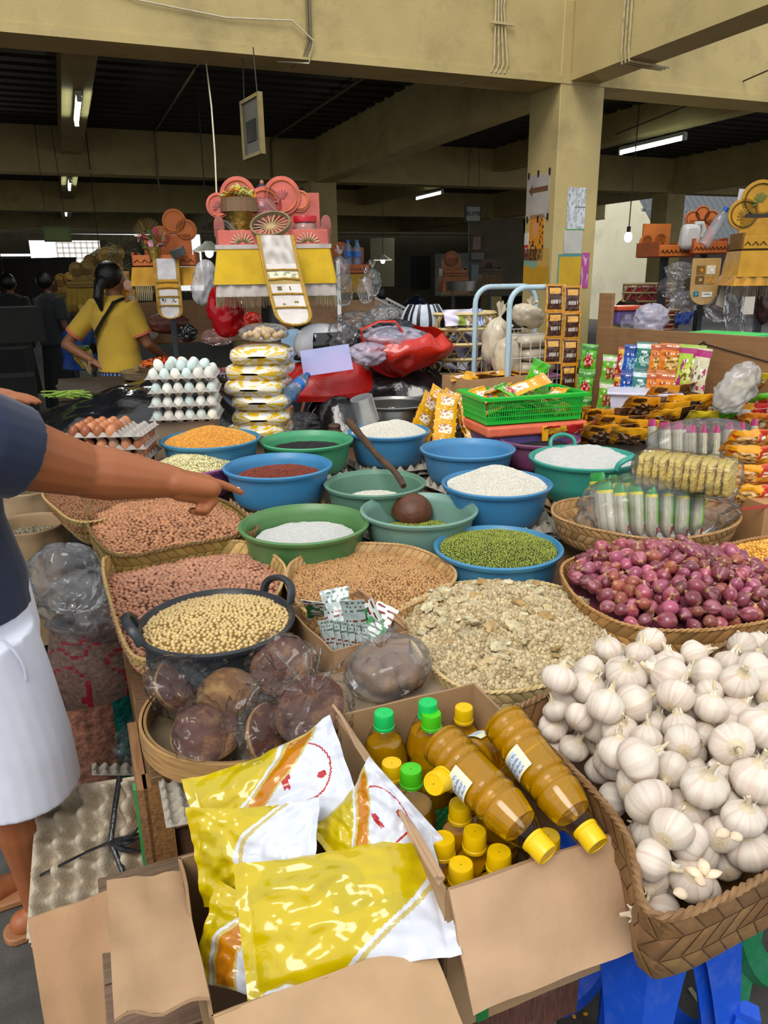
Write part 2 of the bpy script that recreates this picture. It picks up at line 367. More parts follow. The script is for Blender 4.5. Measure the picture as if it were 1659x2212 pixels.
def grain(name, dims, col, dist, under=None, rough=.45, rnd=.3, var=.15, **k):
    m = mt('grain_'+name, col, rough=rough, rnd=rnd, var=var, sc=140., sss=0.)
    u = mt('under_'+name, under or col, rough=.9, var=.3, sc=300.)  # darker surface below paints the shade in the gaps between grains
    return grain_tree('grains_'+name, dims, m, dist, **k), u
G_corn = grain('cracked_corn', (.0042, .0032, .0026), 'e0a040', .0042, 'c07c20', rnd=.3, sub=1)
G_kernel = grain('corn_kernel', (.0065, .0050, .0038), 'eeb04a', .0078, 'a96a18', rnd=.3, sub=1)
G_seed = grain('pale_bean', (.0085, .0045, .003), 'd9cf9c', .0072, '7d7a40', rnd=.25)
G_red = grain('red_rice', (.0042, .0016, .0016), '8a3a24', .0034, '5a2416', rnd=.4, sub=1)
G_blk = grain('black_rice', (.0042, .0016, .0016), '221f22', .0036, '141214', rnd=.5, sub=1)
G_rice = grain('white_rice', (.0038, .0014, .0014), 'e6e2d6', .0032, 'bdb8aa', rnd=.12, sub=1)
G_gran = grain('sugar', (.0018, .0018, .0016), 'cfcfcb', .0030, 'bdbdb9', rnd=.1, sub=1)
G_mung = grain('mung', (.0033, .0027, .0027), '8a9432', .0052, '2f3a10', rough=.3, rnd=.35)
G_soy = grain('soy', (.0056, .0050, .0050), 'd2b67c', .0084, '7a6030', rough=.3, rnd=.15)
G_pea = grain('peanut', (.0098, .0074, .0068), 'b27c56', .0122, '4c2a1a', rough=.42, rnd=.3)
G_pea2 = grain('pink_peanut', (.0098, .0074, .0068), 'c08a6c', .0122, '552e20', rough=.42, rnd=.25)
G_tan = grain('tan_bean', (.0056, .0040, .0036), 'b98c58', .0064, '6a4522', rough=.3, rnd=.25)
G_coff = grain('brown_bean', (.0056, .0040, .0036), '8a5c38', .0068, '3c2412', rough=.35, rnd=.35)
BL, BG = '2a7ab8', '4d8a62'
B = {}
def bowl(key, px, py, zr, D, h, col, label, **k):
    p = at(px, py, zr); B[key] = (p.x, p.y, zr, D/2, h); return basin(label, p, zr, D, h, col, **k)
def fill(key, name, label, cat, G, down, mound, rad=None, **k):
    x, y, zr, R, h = B[key]; r = rad or R*.90
    return heap(name, label, cat, (x, y), zr-down, r, r, mound, G[0], G[1], **k)
bowl('corn', 455, 945, .95, .42, .15, '3c7c9e', 'blue plastic basin heaped with cracked yellow corn')
fill('corn', 'cracked_corn', 'mound of cracked yellow corn filling a blue basin', 'corn', G_corn, .012, .058, pw=1.5)
bowl('seed', 415, 1000, .885, .355, .13, '8a4f80', 'purple plastic basin of pale flat beans behind the pointing hand', rim=None)
fill('seed', 'pale_beans', 'mound of pale greenish flat beans in the purple basin', 'beans', G_seed, .010, .05, pw=1.6)
bowl('red', 600, 1003, .905, .42, .15, '3b80ae', 'blue plastic basin holding a little red rice on egg trays')
fill('red', 'red_rice', 'shallow layer of red rice in a blue basin', 'rice', G_red, .048, .012, rad=.165, off=(0, .3), tilt=(0, .04))
bowl('black', 662, 948, .915, .41, .14, '44986a', 'bright green plastic basin holding black rice')
fill('black', 'black_rice', 'layer of black rice in the bright green basin', 'rice', G_blk, .045, .012, rad=.16, off=(.3, .3))
bowl('rice', 840, 928, .92, .38, .15, '3d7da6', 'blue plastic basin of white rice with a tin scoop stuck in it')
fill('rice', 'white_rice', 'mound of white rice under the tin scoop', 'rice', G_rice, .012, .055, off=(.25, 0), pw=1.5)
bowl('empty', 1010, 966, .90, .40, .14, '4784b0', 'empty blue plastic basin in front of the yellow sachets')
bowl('rice2', 1073, 1040, .875, .40, .145, '3a7ba8', 'blue plastic basin holding a tall cone of white rice')
fill('rice2', 'rice_cone', 'tall pointed cone of white rice in a blue basin', 'rice', G_rice, .012, .075, pw=1.15)
bowl('purple', 1165, 945, .895, .36, .13, '7d4468', 'dark purple plastic basin half hidden behind the teal basin')
fill('purple', 'black_beans', 'few small black beans in the dark purple basin', 'beans', G_blk, .035, .008, rad=.14)
bowl('teal', 1262, 985, .905, .43, .165, '389282', 'teal plastic basin with handles full of white granules', handles=(-1.0, 1.75), rings=1, base=.66)
fill('teal', 'white_granules', 'uneven heap of greyish white granules in the teal basin', 'granules', G_gran, .014, .05, off=(.1, .2), pw=1.4, bumpy=.012)
bowl('olive', 810, 1040, .855, .385, .14, '5e8570', 'grey-green basin with a small patch of white rice, behind the ladle basin')
fill('olive', 'rice_remnant', 'small leftover patch of white rice in the grey-green basin', 'rice', G_rice, .062, .012, rad=.10)
bowl('ladle', 905, 1097, .84, .40, .145, '6f9486', 'grey-green basin with a coconut-shell ladle lying in it')
fill('ladle', 'mung_remnant', 'few leftover mung beans beside the coconut ladle', 'beans', G_mung, .085, .01, rad=.13)
bowl('green', 657, 1127, .825, .43, .15, '54804c', 'moss green basin with a ringed side holding white broken rice', rings=1, dirt='8a9070')
fill('green', 'broken_rice', 'white broken rice heaped in the moss green basin', 'rice', G_gran, .055, .022, rad=.165, bumpy=.008, off=(.2, .3))
bowl('mung', 1076, 1177, .80, .395, .145, '3c7fa6', 'blue plastic basin brimming with green mung beans', base=.72)
fill('mung', 'mung_beans', 'green mung beans filling a blue basin', 'beans', G_mung, .012, .022, pw=3.)
bowl('soy', 468, 1335, .815, .375, .125, '2c3034', 'black rubber basin with two handles full of soybeans', handles=(PI+.42, .80), dirt='484c50', base=.76, rings=1)
fill('soy', 'soybeans', 'pale yellow soybeans in the black handled basin', 'beans', G_soy, .016, .03, pw=2.5, rad=.172)
# ================= woven palm-leaf baskets
WEAVE = mt('palm_strip', None, rough=.55, var=.18, sc=40., stretch=(1, 1, 1), bump=.1, bsc=250)
def catmull(P, n):
    P = [np.array(p[:2]) for p in P]; k = len(P); out = []
    for i in range(n):
        f = i/n*k; j = int(f); t = f-j; a, b, c, d = P[j-1], P[j], P[(j+1) % k], P[(j+2) % k]
        out.append(.5*(2*b+(c-a)*t+(2*a-5*b+4*c-d)*t*t+(3*b-a-3*c+d)*t**3))
    return np.array(out)
def resample(Q, n):
    Q2 = np.vstack([Q, Q[:1]]); d = np.r_[0, np.cumsum(np.linalg.norm(np.diff(Q2, axis=0), axis=1))]; s = np.linspace(0, d[-1], n, endpoint=False)
    return np.stack([np.interp(s, d, Q2[:, i]) for i in (0, 1)], 1), d[-1]
def outline(px, z, n=96):
    q = catmull([at(x, y, z) for x, y in px], 200); return resample(q, n)[0]
BK = {}
def basket(key, label, P, z, h, flare=.88, col='c9a468', strip=.024, band=None, name='woven_basket', rimc=None, dark=.3, cat='basket', sag=None, rim=.0036):
    """P: rim outline (ccw or cw), z rim height, h wall height; strips woven in chevron rows inside and out"""
    c0 = P.mean(0); n = len(P); Q = P-c0; area = np.sum(Q[:, 0]*np.roll(Q[:, 1], -1)-np.roll(Q[:, 0], -1)*Q[:, 1])
    if area < 0: Q = Q[::-1]; 
    _, per = resample(Q, 8); nc = max(16, int(per/strip)); band = band or strip*1.25; nb = max(2, int(round(h/band)))
    R, _ = resample(Q, nc*2); BK[key] = (c0, Q+0, z, h)
    t = thing(name, label, cat, (c0[0], c0[1], z-h)); col = srgb(col)
    def W(s, q, off=0.):
        k = len(R); f = (s % 1)*k; i = int(f) % k; a = R[i]*(1-(f-int(f)))+R[(i+1) % k]*(f-int(f))
        tn = R[(i+1) % k]-R[i-1]; nn = np.array((tn[1], -tn[0])); nn /= np.linalg.norm(nn)+1e-9
        fl = flare+(1-flare)*q**.8; zz = h*q
        if sag: zz += sag(a[0]+c0[0], a[1]+c0[1])*q
        p = a*fl+nn*off; return (p[0], p[1], zz)
    b = MB(); b.grid(lambda s, q: W(s, q), nc, 4, mix(col, (0, 0, 0), .35), cu=True)
    base = [W(i/nc, 0) for i in range(nc)]; b.add([(x, y, .002) for x, y, _ in base], [tuple(range(nc))], mix(col, (.05, .03, .01), .4))
    b.build('body', WEAVE, t)
    for side in (1, -1):
        b = MB()
        for j in range(nb):
            sh = .9 if j % 2 else -.9
            for i in range(nc):
                g = .05; q0, q1 = (j+.03)/nb, (j+.99)/nb
                pts = []
                for (ds, q) in ((g, q0), (1-g, q0), (1-g+sh, q1), (g+sh, q1)):
                    pts.append(W((i+ds)/nc, q, side*(.0012)))
                m1 = W((i+.5+sh*.25)/nc, q0+(q1-q0)*.27, side*.0042); m2 = W((i+.5+sh*.75)/nc, q0+(q1-q0)*.75, side*.0042)
                cc = jit(mix(col, srgb('8a6a3c'), random.random()**2*dark*2), .16)
                f = [(0, 1, 4), (1, 2, 5, 4), (2, 3, 5), (3, 0, 4, 5)]
                if side < 0: f = [x[::-1] for x in f]
                b.add(pts+[m1, m2], f, cc)
        b.build('woven_strips', WEAVE, t, ang=60, stuff=True)
    b = MB(); nr = int(per/.010); rc = srgb(rimc) if rimc else mix(col, srgb('7a5a32'), .25)
    for ph in (0, PI, ):
        pts = []
        for i in range(nr*2):
            s = i/(nr*2); p = W(s, 1., 0); a = s*int(per/.03)*2*PI+ph; q = W(s, 1., math.cos(a)*rim*.6); pts.append((q[0], q[1], p[2]+math.sin(a)*rim*.6))
        b.tube(pts, rim, 5, rc, closed=True)
    b.build('rim', WEAVE, t); return t
def heap_in(key, name, label, cat, G, down, mound, off=(0, 0), pw=2., bumpy=.006, shrink=.965, skirt=.04, tilt=(0, 0), humps=()):
    c0, Q, z, h = BK[key]; Q, _ = resample(Q, 64); Q = Q*shrink; mb = MB(); sd = random.random()*50; c = np.array(off)
    def fn(i, q):
        k = len(Q); a = Q[int(round(i*k)) % k]; q = max(q, .0005); p = c*(1-q)+a*q
        hh = mound*(1-q**pw)+bumpy*nz(p[0], p[1], 0, 14, sd)+bumpy*.5*nz(p[0], p[1], 0, 40, sd)+tilt[0]*p[0]+tilt[1]*p[1]
        for hx, hy, hr, hz in humps: hh += hz*math.exp(-((p[0]-hx)**2+(p[1]-hy)**2)/hr**2)
        return (p[0], p[1], hh)
    mb.grid(fn, 64, 16, cu=True); mb.grid(lambda i, q: (lambda w: (w[0]*(1-.06*q), w[1]*(1-.06*q), w[2]-skirt*q))(fn(i, 1.)), 64, 2, cu=True)
    o = mb.build(name, G[1], loc=(c0[0], c0[1], z-down), ang=180); tag(o, label, cat, kind='stuff')
    md = o.modifiers.new('grains', 'NODES'); md.node_group = G[0]; return o
basket('brown', 'woven basket of brown beans under the pointing forearm', outline([(92, 1062), (130, 1030), (250, 1020), (370, 1030), (420, 1062), (330, 1098), (180, 1128), (115, 1095)], .79), .79, .12, flare=.75, col='b89a60')
heap_in('brown', 'brown_beans', 'brown beans in the basket under the forearm', 'beans', G_coff, .018, .02)
basket('pean1', 'round-cornered rattan tray of reddish peanuts with a plain dark rim', outline([(187, 1115), (215, 1085), (350, 1066), (470, 1078), (535, 1120), (545, 1150), (400, 1178), (262, 1202), (205, 1165)], .785), .785, .11, flare=.93, col='9c8648', strip=.03, rimc='6e5428', rim=.005)
heap_in('pean1', 'red_peanuts', 'reddish brown shelled peanuts under the pointing hand', 'peanuts', G_pea, .020, .05, off=(-.03, .0), pw=1.6)
basket('pean2', 'pale woven palm basket of pink peanuts behind the black basin', outline([(222, 1222), (250, 1198), (420, 1172), (540, 1172), (606, 1212), (612, 1250), (570, 1310), (430, 1362), (300, 1376), (246, 1320)], .775), .775, .125, flare=.92, col='d3b272', strip=.032, sag=lambda x, y: -.06*max(0, min(1, (1.86-y)/.2)))
heap_in('pean2', 'pink_peanuts', 'pink shelled peanuts in the pale woven basket', 'peanuts', G_pea2, .062, .05, off=(.03, -.03), pw=1.5, tilt=(.02, .06))
basket('tan', 'flat woven palm basket of small tan beans in front of the moss green basin', outline([(618, 1248), (640, 1208), (740, 1176), (880, 1180), (972, 1222), (975, 1262), (900, 1300), (800, 1340), (680, 1330), (632, 1290)], .775), .775, .10, flare=.9, col='cda772', strip=.026)
heap_in('tan', 'tan_beans', 'small shiny tan beans in the flat palm basket', 'beans', G_tan, .030, .030, off=(0, -.02), pw=1.6)
# dried rice crust
G_crust = grain('rice_crust', (.0075, .0056, .0048), 'c0ae88', .0068, '9a8760', rough=.85, rnd=.3, sub=1, tilt=3., smin=.5, smax=1.5)
basket('crust', 'cream woven palm tray heaped with dried rice crust', outline([(868, 1330), (890, 1285), (1000, 1258), (1150, 1255), (1290, 1300), (1362, 1375), (1340, 1425), (1220, 1470), (1090, 1495), (985, 1480), (905, 1410)], .75), .75, .10, flare=.9, col='dcc48c', strip=.027, dark=.12)
heap_in('crust', 'rice_crust_crumbs', 'crumbly heap of dried rice crust in the cream palm tray', 'rice crust', G_crust, .012, .06, off=(-.05, .06), pw=2., bumpy=.022)
# larger flakes of crust: things one could pick up
CR = mt('crust_flake', None, rough=.85, var=.25, sc=60., bump=.6, bsc=130)
c0, Q, z, h = BK['crust']
for i in range(150):
    a = random.random()*2*PI; q = random.random()**.6*.86; k = Q[int(a/(2*PI)*len(Q))]; p = np.array((-.05, .06))*(1-q)+k*q
    r = random.choice([.006, .007, .008, .010, .012, .016, .022]); sd = random.random()*40; b = MB()
    b.grid(lambda s, v: (lambda e, rr: (rr*math.cos(s*2*PI)*math.sin(v*PI), rr*.8*math.sin(s*2*PI)*math.sin(v*PI), .35*r*math.cos(v*PI)+.004*nz(e, v*3, sd)))(s*5, r*(1+.6*nz(math.cos(s*2*PI), math.sin(s*2*PI)+v, sd, 2.6)+.3*nz(math.cos(s*6), math.sin(s*6)+v, sd, 6))), 16, 8, jit(random.choice([srgb('c4b692'), srgb('cfc2a0'), srgb('bbab86'), srgb('b39a6a'), srgb('a98a58'), srgb('c9b484')]), .1), cu=True)
    o = b.build('rice_crust_flake', CR, loc=(c0[0]+p[0], c0[1]+p[1], z-.012+.06*(1-q*q)+.006), rot=(random.uniform(-.5, .5), random.uniform(-.5, .5), random.random()*6), ang=60)
    tag(o, '%s flake of dried rice crust %s of the crumbly heap' % ('large' if r > .018 else 'small' if r < .009 else 'middling', 'on the near side' if p[1] < -.08 else 'on the far side' if p[1] > .1 else 'on the shallot side' if p[0] > .08 else 'on the carton side' if p[0] < -.1 else 'in the middle'), 'rice crust', 'rice crust flakes')
# shallots, maize, packets, garlic
basket('shal', 'brown woven palm basket brimming with red shallots', outline([(1212, 1235), (1240, 1205), (1330, 1185), (1460, 1180), (1600, 1205), (1740, 1250), (1770, 1310), (1640, 1345), (1500, 1362), (1360, 1352), (1255, 1300)], .80), .80, .15, flare=.9, col='b98a52', strip=.034, dark=.5)
basket('maize', 'woven palm basket of yellow and white maize kernels behind the shallots', outline([(1562, 1188), (1620, 1165), (1760, 1150), (1880, 1180), (1880, 1250), (1740, 1240), (1640, 1222)], .80), .80, .12, flare=.9, col='a97e4c', strip=.03, dark=.5)
heap_in('maize', 'maize_kernels', 'orange and white maize kernels in the woven basket behind the shallots', 'maize', G_kernel, .010, .03, off=(0, 0))
basket('packs', 'shallow brown woven basket holding a bag of glass noodle packs', outline([(1192, 1105), (1215, 1082), (1330, 1070), (1480, 1072), (1580, 1095), (1597, 1125), (1540, 1152), (1420, 1165), (1290, 1145), (1220, 1125)], .815), .815, .095, flare=.88, col='bd9462', strip=.03, dark=.4)
heap_in('packs', 'basket_bottom', 'woven bottom of the basket under the glass noodle bag', 'basket lining', G_tan, .07, .0, bumpy=0)
bpy.data.objects['basket_bottom'].modifiers.clear()
_o = bpy.data.objects['basket_bottom']; bpy.data.objects.remove(_o)
basket('garl', 'dark brown woven palm basket full of white garlic bulbs', outline([(1108, 1548), (1180, 1500), (1290, 1440), (1400, 1420), (1520, 1440), (1640, 1500), (1790, 1600), (1840, 1700), (1760, 1830), (1640, 1900), (1490, 1970), (1392, 1962), (1352, 1800), (1225, 1650)], .82), .82, .15, flare=.88, col='8a6844', strip=.036, dark=.4, rim=.0045)
basket('garl2', 'second dark woven garlic basket behind the first one, cut off by the frame', outline([(1520, 1425), (1580, 1385), (1680, 1360), (1820, 1370), (1900, 1440), (1860, 1540), (1720, 1520), (1600, 1490)], .83), .83, .15, flare=.9, col='85623e', strip=.036, dark=.4, rim=.0045)
# ---------------- garlic and shallots, each bulb an object
def inside(P, x, y):
    n = len(P); c = np.zeros(np.shape(x), bool); j = n-1
    for i in range(n):
        xi, yi = P[i]; xj, yj = P[j]
        c ^= ((yi > y) != (yj > y)) & (x < (xj-xi)*(y-yi)/(yj-yi+1e-12)+xi); j = i
    return c
def pack(key, N, r0, r1, floor, tries=40, shrink=.93, squash=1.):
    c0, Q, z, h = BK[key]; Qs = Q*shrink; lo, hi = Q.min(0), Q.max(0); out = np.zeros((0, 4))
    for k in range(N):
        r = random.uniform(r0, r1); X = rng.uniform(lo, hi, (tries*3, 2)); X = X[inside(Qs*(1-r/np.abs(Qs).max()), X[:, 0], X[:, 1])][:tries]
        if not len(X): continue
        zz = np.array([floor(*p) for p in X])+r*squash
        if len(out):
            d2 = ((X[:, None]-out[None, :, :2])**2).sum(2); rs = (r+out[:, 3])*.93; g = rs**2-d2; zc = np.where(g > 0, out[:, 2]+np.sqrt(np.maximum(g, 0))*squash, -9).max(1); zz = np.maximum(zz, zc)
        sc = zz-np.array([floor(*p) for p in X]); i = int(np.argmin(sc)); out = np.vstack([out, (*X[i], zz[i], r)])
    return c0, z, out
GARM = mt('garlic_skin', None, rough=.42, var=.06, sc=30., bump=.08, bsc=90, rnd=.10, sss=.08)
GARS = mt('garlic_stem', None, rough=.7, var=.15, sc=60., rnd=.1)
def garlic_mesh(seed):
    random.seed(100+seed); b = MB(); k = random.choice([7, 8, 9, 10]); ph = random.random()*6; fl = random.uniform(.76, .90); dent = random.uniform(.05, .10)
    def shp(a, q, g=0):
        t = a*2*PI; p = (q-.5)*PI*.995; cp = math.cos(p); lob = 1-dent*(1-abs(math.cos(k*t/2+ph))**.5)*cp**.7
        r = (abs(cp)**.82)*lob*(1+.05*math.sin(2*t+ph)); zz = math.sin(p)*fl
        if zz > .35: r = r*(1-.35*(zz-.35)/.5) ; 
        up = max(0, (q-.84)/.16); r = r*(1-up)+.13*up**.2*up; zz += up**2*.30
        return (r*math.cos(t), r*math.sin(t), zz)
    base = srgb('d8cdbf'); pk = srgb('c4a896'); tn = srgb('cdbb96')
    def colf(a, q):
        s = nz(math.cos(a*2*PI)*7, math.sin(a*2*PI)*7, q*.6, 1.3, seed); c = mix(base, pk, max(0, min(.6, s*.9+.08)))
        if q > .86 or q < .09: c = mix(c, tn, .75)
        return c
    b.grid(lambda a, q: shp(a, q), 40, 18, cu=True, colf=colf)
    for i in range(5):
        t = random.random()*6; b.tube([(.03*math.cos(t), .03*math.sin(t), -fl*.9), (.15*math.cos(t), .15*math.sin(t), -fl*1.06)], [.03, .012], 4, srgb('a8905e'))
    me = b.mesh('garlic_bulb', GARM, ang=180)
    s = MB(); w = random.uniform(.10, .15); L = random.uniform(.22, .6); bx, by = random.uniform(-.25, .25), random.uniform(-.25, .25)
    s.tube([(0, 0, fl*.9), (bx*.2, by*.2, fl+.25), (bx*.6, by*.6, fl+.3+L*.5), (bx, by, fl+.3+L)], [w*1.3, w, w*.85, w*.7], 7, srgb('d2c3a2'), flat=.7)
    for i in range(3):
        t = random.random()*6; s.tube([(.3*math.cos(t), .3*math.sin(t), fl*.8), (.22*math.cos(t), .22*math.sin(t), fl+.2), (.34*math.cos(t+.3), .34*math.sin(t+.3), fl+.35)], [.09, .07, .02], 4, srgb('e4dccd'), flat=.25)
    return me, s.mesh('stem', GARS, ang=60)
def loose_clove(seed):
    random.seed(300+seed); b = MB()
    b.grid(lambda a, q: ((.52*math.sin(q*PI)**.8*math.cos(a*2*PI)+.25*(q-.5)**2, .42*math.sin(q*PI)**.8*math.sin(a*2*PI)*(1 if math.sin(a*2*PI) > 0 else .6), (q-.5)*1.7)), 16, 12, cu=True, colf=lambda a, q: mix(srgb('e3d0b0'), srgb('c9a58a'), abs(q-.5)*1.3)); return b.mesh('garlic_clove', GARM, ang=180)
gm = [garlic_mesh(i) for i in range(7)]; random.seed(11)
def scatter_garlic(key, N, floor, lab, grp, seed):
    random.seed(seed); c0, z, out = pack(key, N, .0235, .036, floor, tries=60, squash=.85, shrink=.85)
    for x, y, zz, r in out:
        me, st = random.choice(gm); tp = random.random()
        rx = random.uniform(-.5, .5) if tp < .45 else random.choice([-1, 1])*random.uniform(.9, 1.9); o = inst(me, 'garlic_bulb', None, (c0[0]+x, c0[1]+y, zz), (rx, random.uniform(-.5, .5), random.random()*6.28), (r, r, r))
        pose = 'resting stem up' if abs(rx) < .55 else ('tipped towards the viewer' if rx > 0 else 'tipped away with its root showing')
        reg = 'at the front rim' if y < -.12 else ('at the back rim' if y > .14 else ('along the carton wall' if x < -.12 else ('on the stool side' if x > .12 else 'in the middle')))
        tag(o, 'garlic bulb '+pose+' '+reg+' '+lab, 'garlic', grp); inst(st, 'stem', o)
c0, Q, z, h = BK['garl']
def fl1(x, y):
    q = min(1, math.hypot(x/.36, y/.33)); return .70+.06*(1-q*q)+.08*y
scatter_garlic('garl', 150, fl1, 'of the front basket', 'garlic bulbs in the front basket', 5)
scatter_garlic('garl2', 40, lambda x, y: (.715)+.05*(1-min(1, math.hypot(x, y)/.22)), 'of the second basket', 'garlic bulbs in the second basket', 6)
b = MB(); c0, Q, z, h = BK['garl']
cl = [loose_clove(i) for i in range(2)]
for i, (px, py, zz) in enumerate([(1520, 1872, .885), (1500, 1885, .88), (1540, 1890, .88), (1512, 1905, .875), (1560, 1800, .90), (1590, 1808, .895), (1470, 1930, .865)]):
    p = at(px, py, zz); o = inst(cl[i % 2], 'garlic_clove', None, p, (random.uniform(1, 2), random.uniform(-.4, .4), random.random()*6), (.015,)*3); tag(o, 'bare garlic clove lying on top of the garlic heap', 'garlic', 'loose garlic cloves')
SHM = mt('shallot_skin', None, rough=.28, var=.14, sc=40., rnd=.38, coat=.25, bump=.05, bsc=120)
def shallot_mesh(seed):
    random.seed(500+seed); b = MB(); e = random.uniform(.92, 1.25); ps = random.uniform(-.08, .08)
    cs = [srgb('94414f'), srgb('7c3440'), srgb('96503f'), srgb('9c4a64'), srgb('6e2f36')]; base = cs[seed % 5]
    def fn(a, q):
        t = a*2*PI; zz = (q-.5)*2; r = max(0, 1-abs(zz)**2.1)**.55; r *= (1+.05*math.sin(3*t+seed)); up = max(0, (q-.86)/.14)
        r = r*(1-up)+.14*up*(1-.6*up)+.0; return (r*math.cos(t)*(1+ps), r*math.sin(t), zz*e+up**1.5*.35)
    def colf(a, q):
        s = nz(math.cos(a*6.28)*6, math.sin(a*6.28)*6, q, 1.4, seed); c = mix(base, srgb('d99aa4'), max(0, min(.5, s*.7)))
        if q > .92: c = mix(c, srgb('b8905f'), .7)
        if q < .05: c = mix(c, srgb('a87e52'), .6)
        return c
    b.grid(fn, 18, 13, cu=True, colf=colf)
    for i in range(2):
        t = random.random()*6; b.tube([(.05*math.cos(t), .05*math.sin(t), e*1.05), (.15*math.cos(t), .15*math.sin(t), e*1.25), (.38*math.cos(t), .38*math.sin(t), e*1.42)], [.09, .06, .015], 4, srgb('c39a66'), flat=.4)
    return b.mesh('shallot', SHM, ang=180)
sm = [shallot_mesh(i) for i in range(9)]
c0, Q, z, h = BK['shal']; random.seed(21)
def fl2(x, y):
    q = min(1, math.hypot(x/.33, y/.28)); return z-.045+.055*(1-q*q)+.08*max(0, y)*.5
c0_, z_, out = pack('shal', 330, .0135, .0215, fl2, tries=60, shrink=.96)
for x, y, zz, r in sorted(out.tolist(), key=lambda w: -w[2])[:300]:
    mi = random.randrange(9); o = inst(sm[mi], 'shallot', None, (c0[0]+x, c0[1]+y, zz), (random.uniform(-1.7, 1.7), random.uniform(-1.7, 1.7), random.random()*6), (r, r, r*1.0)); tag(o, '%s %s shallot %s of the woven basket heap' % ('large' if r > .0185 else 'small', ['rosy purple', 'dark red', 'reddish brown', 'bright magenta', 'maroon'][mi % 5], 'at the front rim' if y < -.09 else 'at the back' if y > .09 else 'on the crust side' if x < -.1 else 'on the maize side' if x > .12 else 'in the middle'), 'shallot', 'shallots in the woven basket')
bb = MB(); Qs = Q*.93
bb.grid(lambda i, q: (Qs[int(round(i*len(Qs))) % len(Qs)][0]*max(q, .001), Qs[int(round(i*len(Qs))) % len(Qs)][1]*max(q, .001), -.03+.05*(1-q*q)), 48, 8, srgb('5a2030'), cu=True)
tag(bb.build('shallot_infill', mt('infill', None, rough=.7, var=.5, sc=120.), loc=(c0[0], c0[1], z-.02)), 'dark dome of skins between the shallots', 'shallot skins', kind='stuff')  # dark dome fills the inside of the heap below the surface bulbs
# ================= cartons, bottles, pouches, palm sugar: the front of the stall
def card_mat():
    m = mt('cardboard', None, rough=.75, var=.10, sc=12., stretch=(1, 1, 1), bump=.06, bsc=90, dirt='7e5c3c', dsc=3., damt=.25); return m
CARD = card_mat()
def panel(parent, name, M, w, h, col, th=.005, wav=0.):
    b = MB(); nx, ny = 10, 8; sd = random.random()*30
    def fn(s, q, o): return ((s-.5)*w, o*th+wav*nz(s*2, q*2, sd, 1.5), q*h)
    b.grid(lambda s, q: fn(s, q, .5), nx, ny, col); b.grid(lambda s, q: fn(1-s, q, -.5), nx, ny, jit(col, .05))
    for e in range(4):
        def ed(s, q, e=e):
            t = q-.5
            a = [(s, 0), (1, s), (1-s, 1), (0, 1-s)][e]; x = fn(a[0], a[1], 0); return (x[0], x[1]+t*th, x[2])
        b.grid(ed, 10, 1, mix(col, (.25, .15, .08), .4))
    o = b.build(name, CARD, parent, ang=30); o.matrix_local = M; return o
def carton(label, u, v, z, w, d, h, col='b48a60', flaps={}, rot=0., flap_col=None, cat='carton', name='cardboard_carton', top=False):
    p = uv(u, v, z); t = thing(name, label, cat, p, (0, 0, AZ+rot)); c = srgb(col); fc = srgb(flap_col or col)
    sides = {'front': (w, Matrix.Translation((0, -d/2, 0))), 'back': (w, Matrix.Translation((0, d/2, 0)) @ rz(PI)), 'left': (d, Matrix.Translation((-w/2, 0, 0)) @ rz(-PI/2)), 'right': (d, Matrix.Translation((w/2, 0, 0)) @ rz(PI/2))}
    MB().box((0, 0, .004), (w-.004, d-.004, .006), mix(c, (0, 0, 0), .2)).build('bottom', CARD, t)
    for k, (ww, M) in sides.items():
        panel(t, 'side', M, ww, h, jit(c, .05), wav=.004)
        if k in flaps:
            a, L, *rest = flaps[k]; sk = rest[0] if rest else 0.
            panel(t, 'flap', M @ Matrix.Translation((0, 0, h)) @ Matrix.Rotation(sk, 4, 'Y') @ Matrix.Rotation(a, 4, 'X'), ww*.985, L, jit(fc, .05), wav=.012)
    if top: MB().box((0, 0, h+.003), (w, d, .006), fc).build('top_flap', CARD, t)
    return t
R_ = math.radians
tb = carton('open cardboard carton full of cooking oil bottles with a flap folded down in front', .547, 1.0, .502, .305, .48, .27, 'a3835f', {'front': (R_(152), .165), 'left': (R_(20), .03)}, flap_col='bb9a78')
MB().box((-.09, -.2435, .10), (.02, .002, .2), srgb('1f7a3a')).build('green_tape_strip', mt('green_tape2', '1f7a3a', rough=.3), tb)
tp = carton('open cardboard carton of yellow oil pouches with flaps folded out', .215, .915, .502, .31, .30, .19, '9a7a58', {'front': (R_(112), .20), 'left': (R_(82), .115, R_(-9))}, flap_col='ab8b69')
tc = carton('torn carton with orange-streaked tape on its raised flap, beside the pouch carton', -.10, .93, .10, .17, .22, .22, 'b08055', {'back': (R_(22), .27)}, rot=.08, flap_col='b58f6a')
tc.location = (-.43, .84, .12)
b = MB(); b.box((0, 0, 0), (.034, .001, .262), srgb('a87a5a'))
for i in range(22): b.box((random.uniform(-.010, .010), -.001, random.uniform(-.125, .125)), (random.uniform(.008, .032), .001, random.uniform(.001, .004)), srgb(random.choice(['b5563a', 'c9a88f', 'a86a4c', 'd0b8a4'])))
fl_ = [c for c in tc.children if c.name.startswith('flap')][0]
ot = b.build('packing_tape', mt('tape', None, rough=.25, var=.3, sc=60), tc); ot.matrix_local = fl_.matrix_local @ Matrix.Translation((-.062, .005, .135))
tg = carton('closed flat grey-brown carton behind the oil carton, sugar bag on it', .53, 1.375, .642, .30, .24, .075, '8f7d66', top=True)
ts = carton('small open carton of green and silver sachets between soybeans and rice crust', .55, 1.625, .652, .20, .27, .13, 'a5805a', {'right': (R_(-12), .02)}, rot=.12)

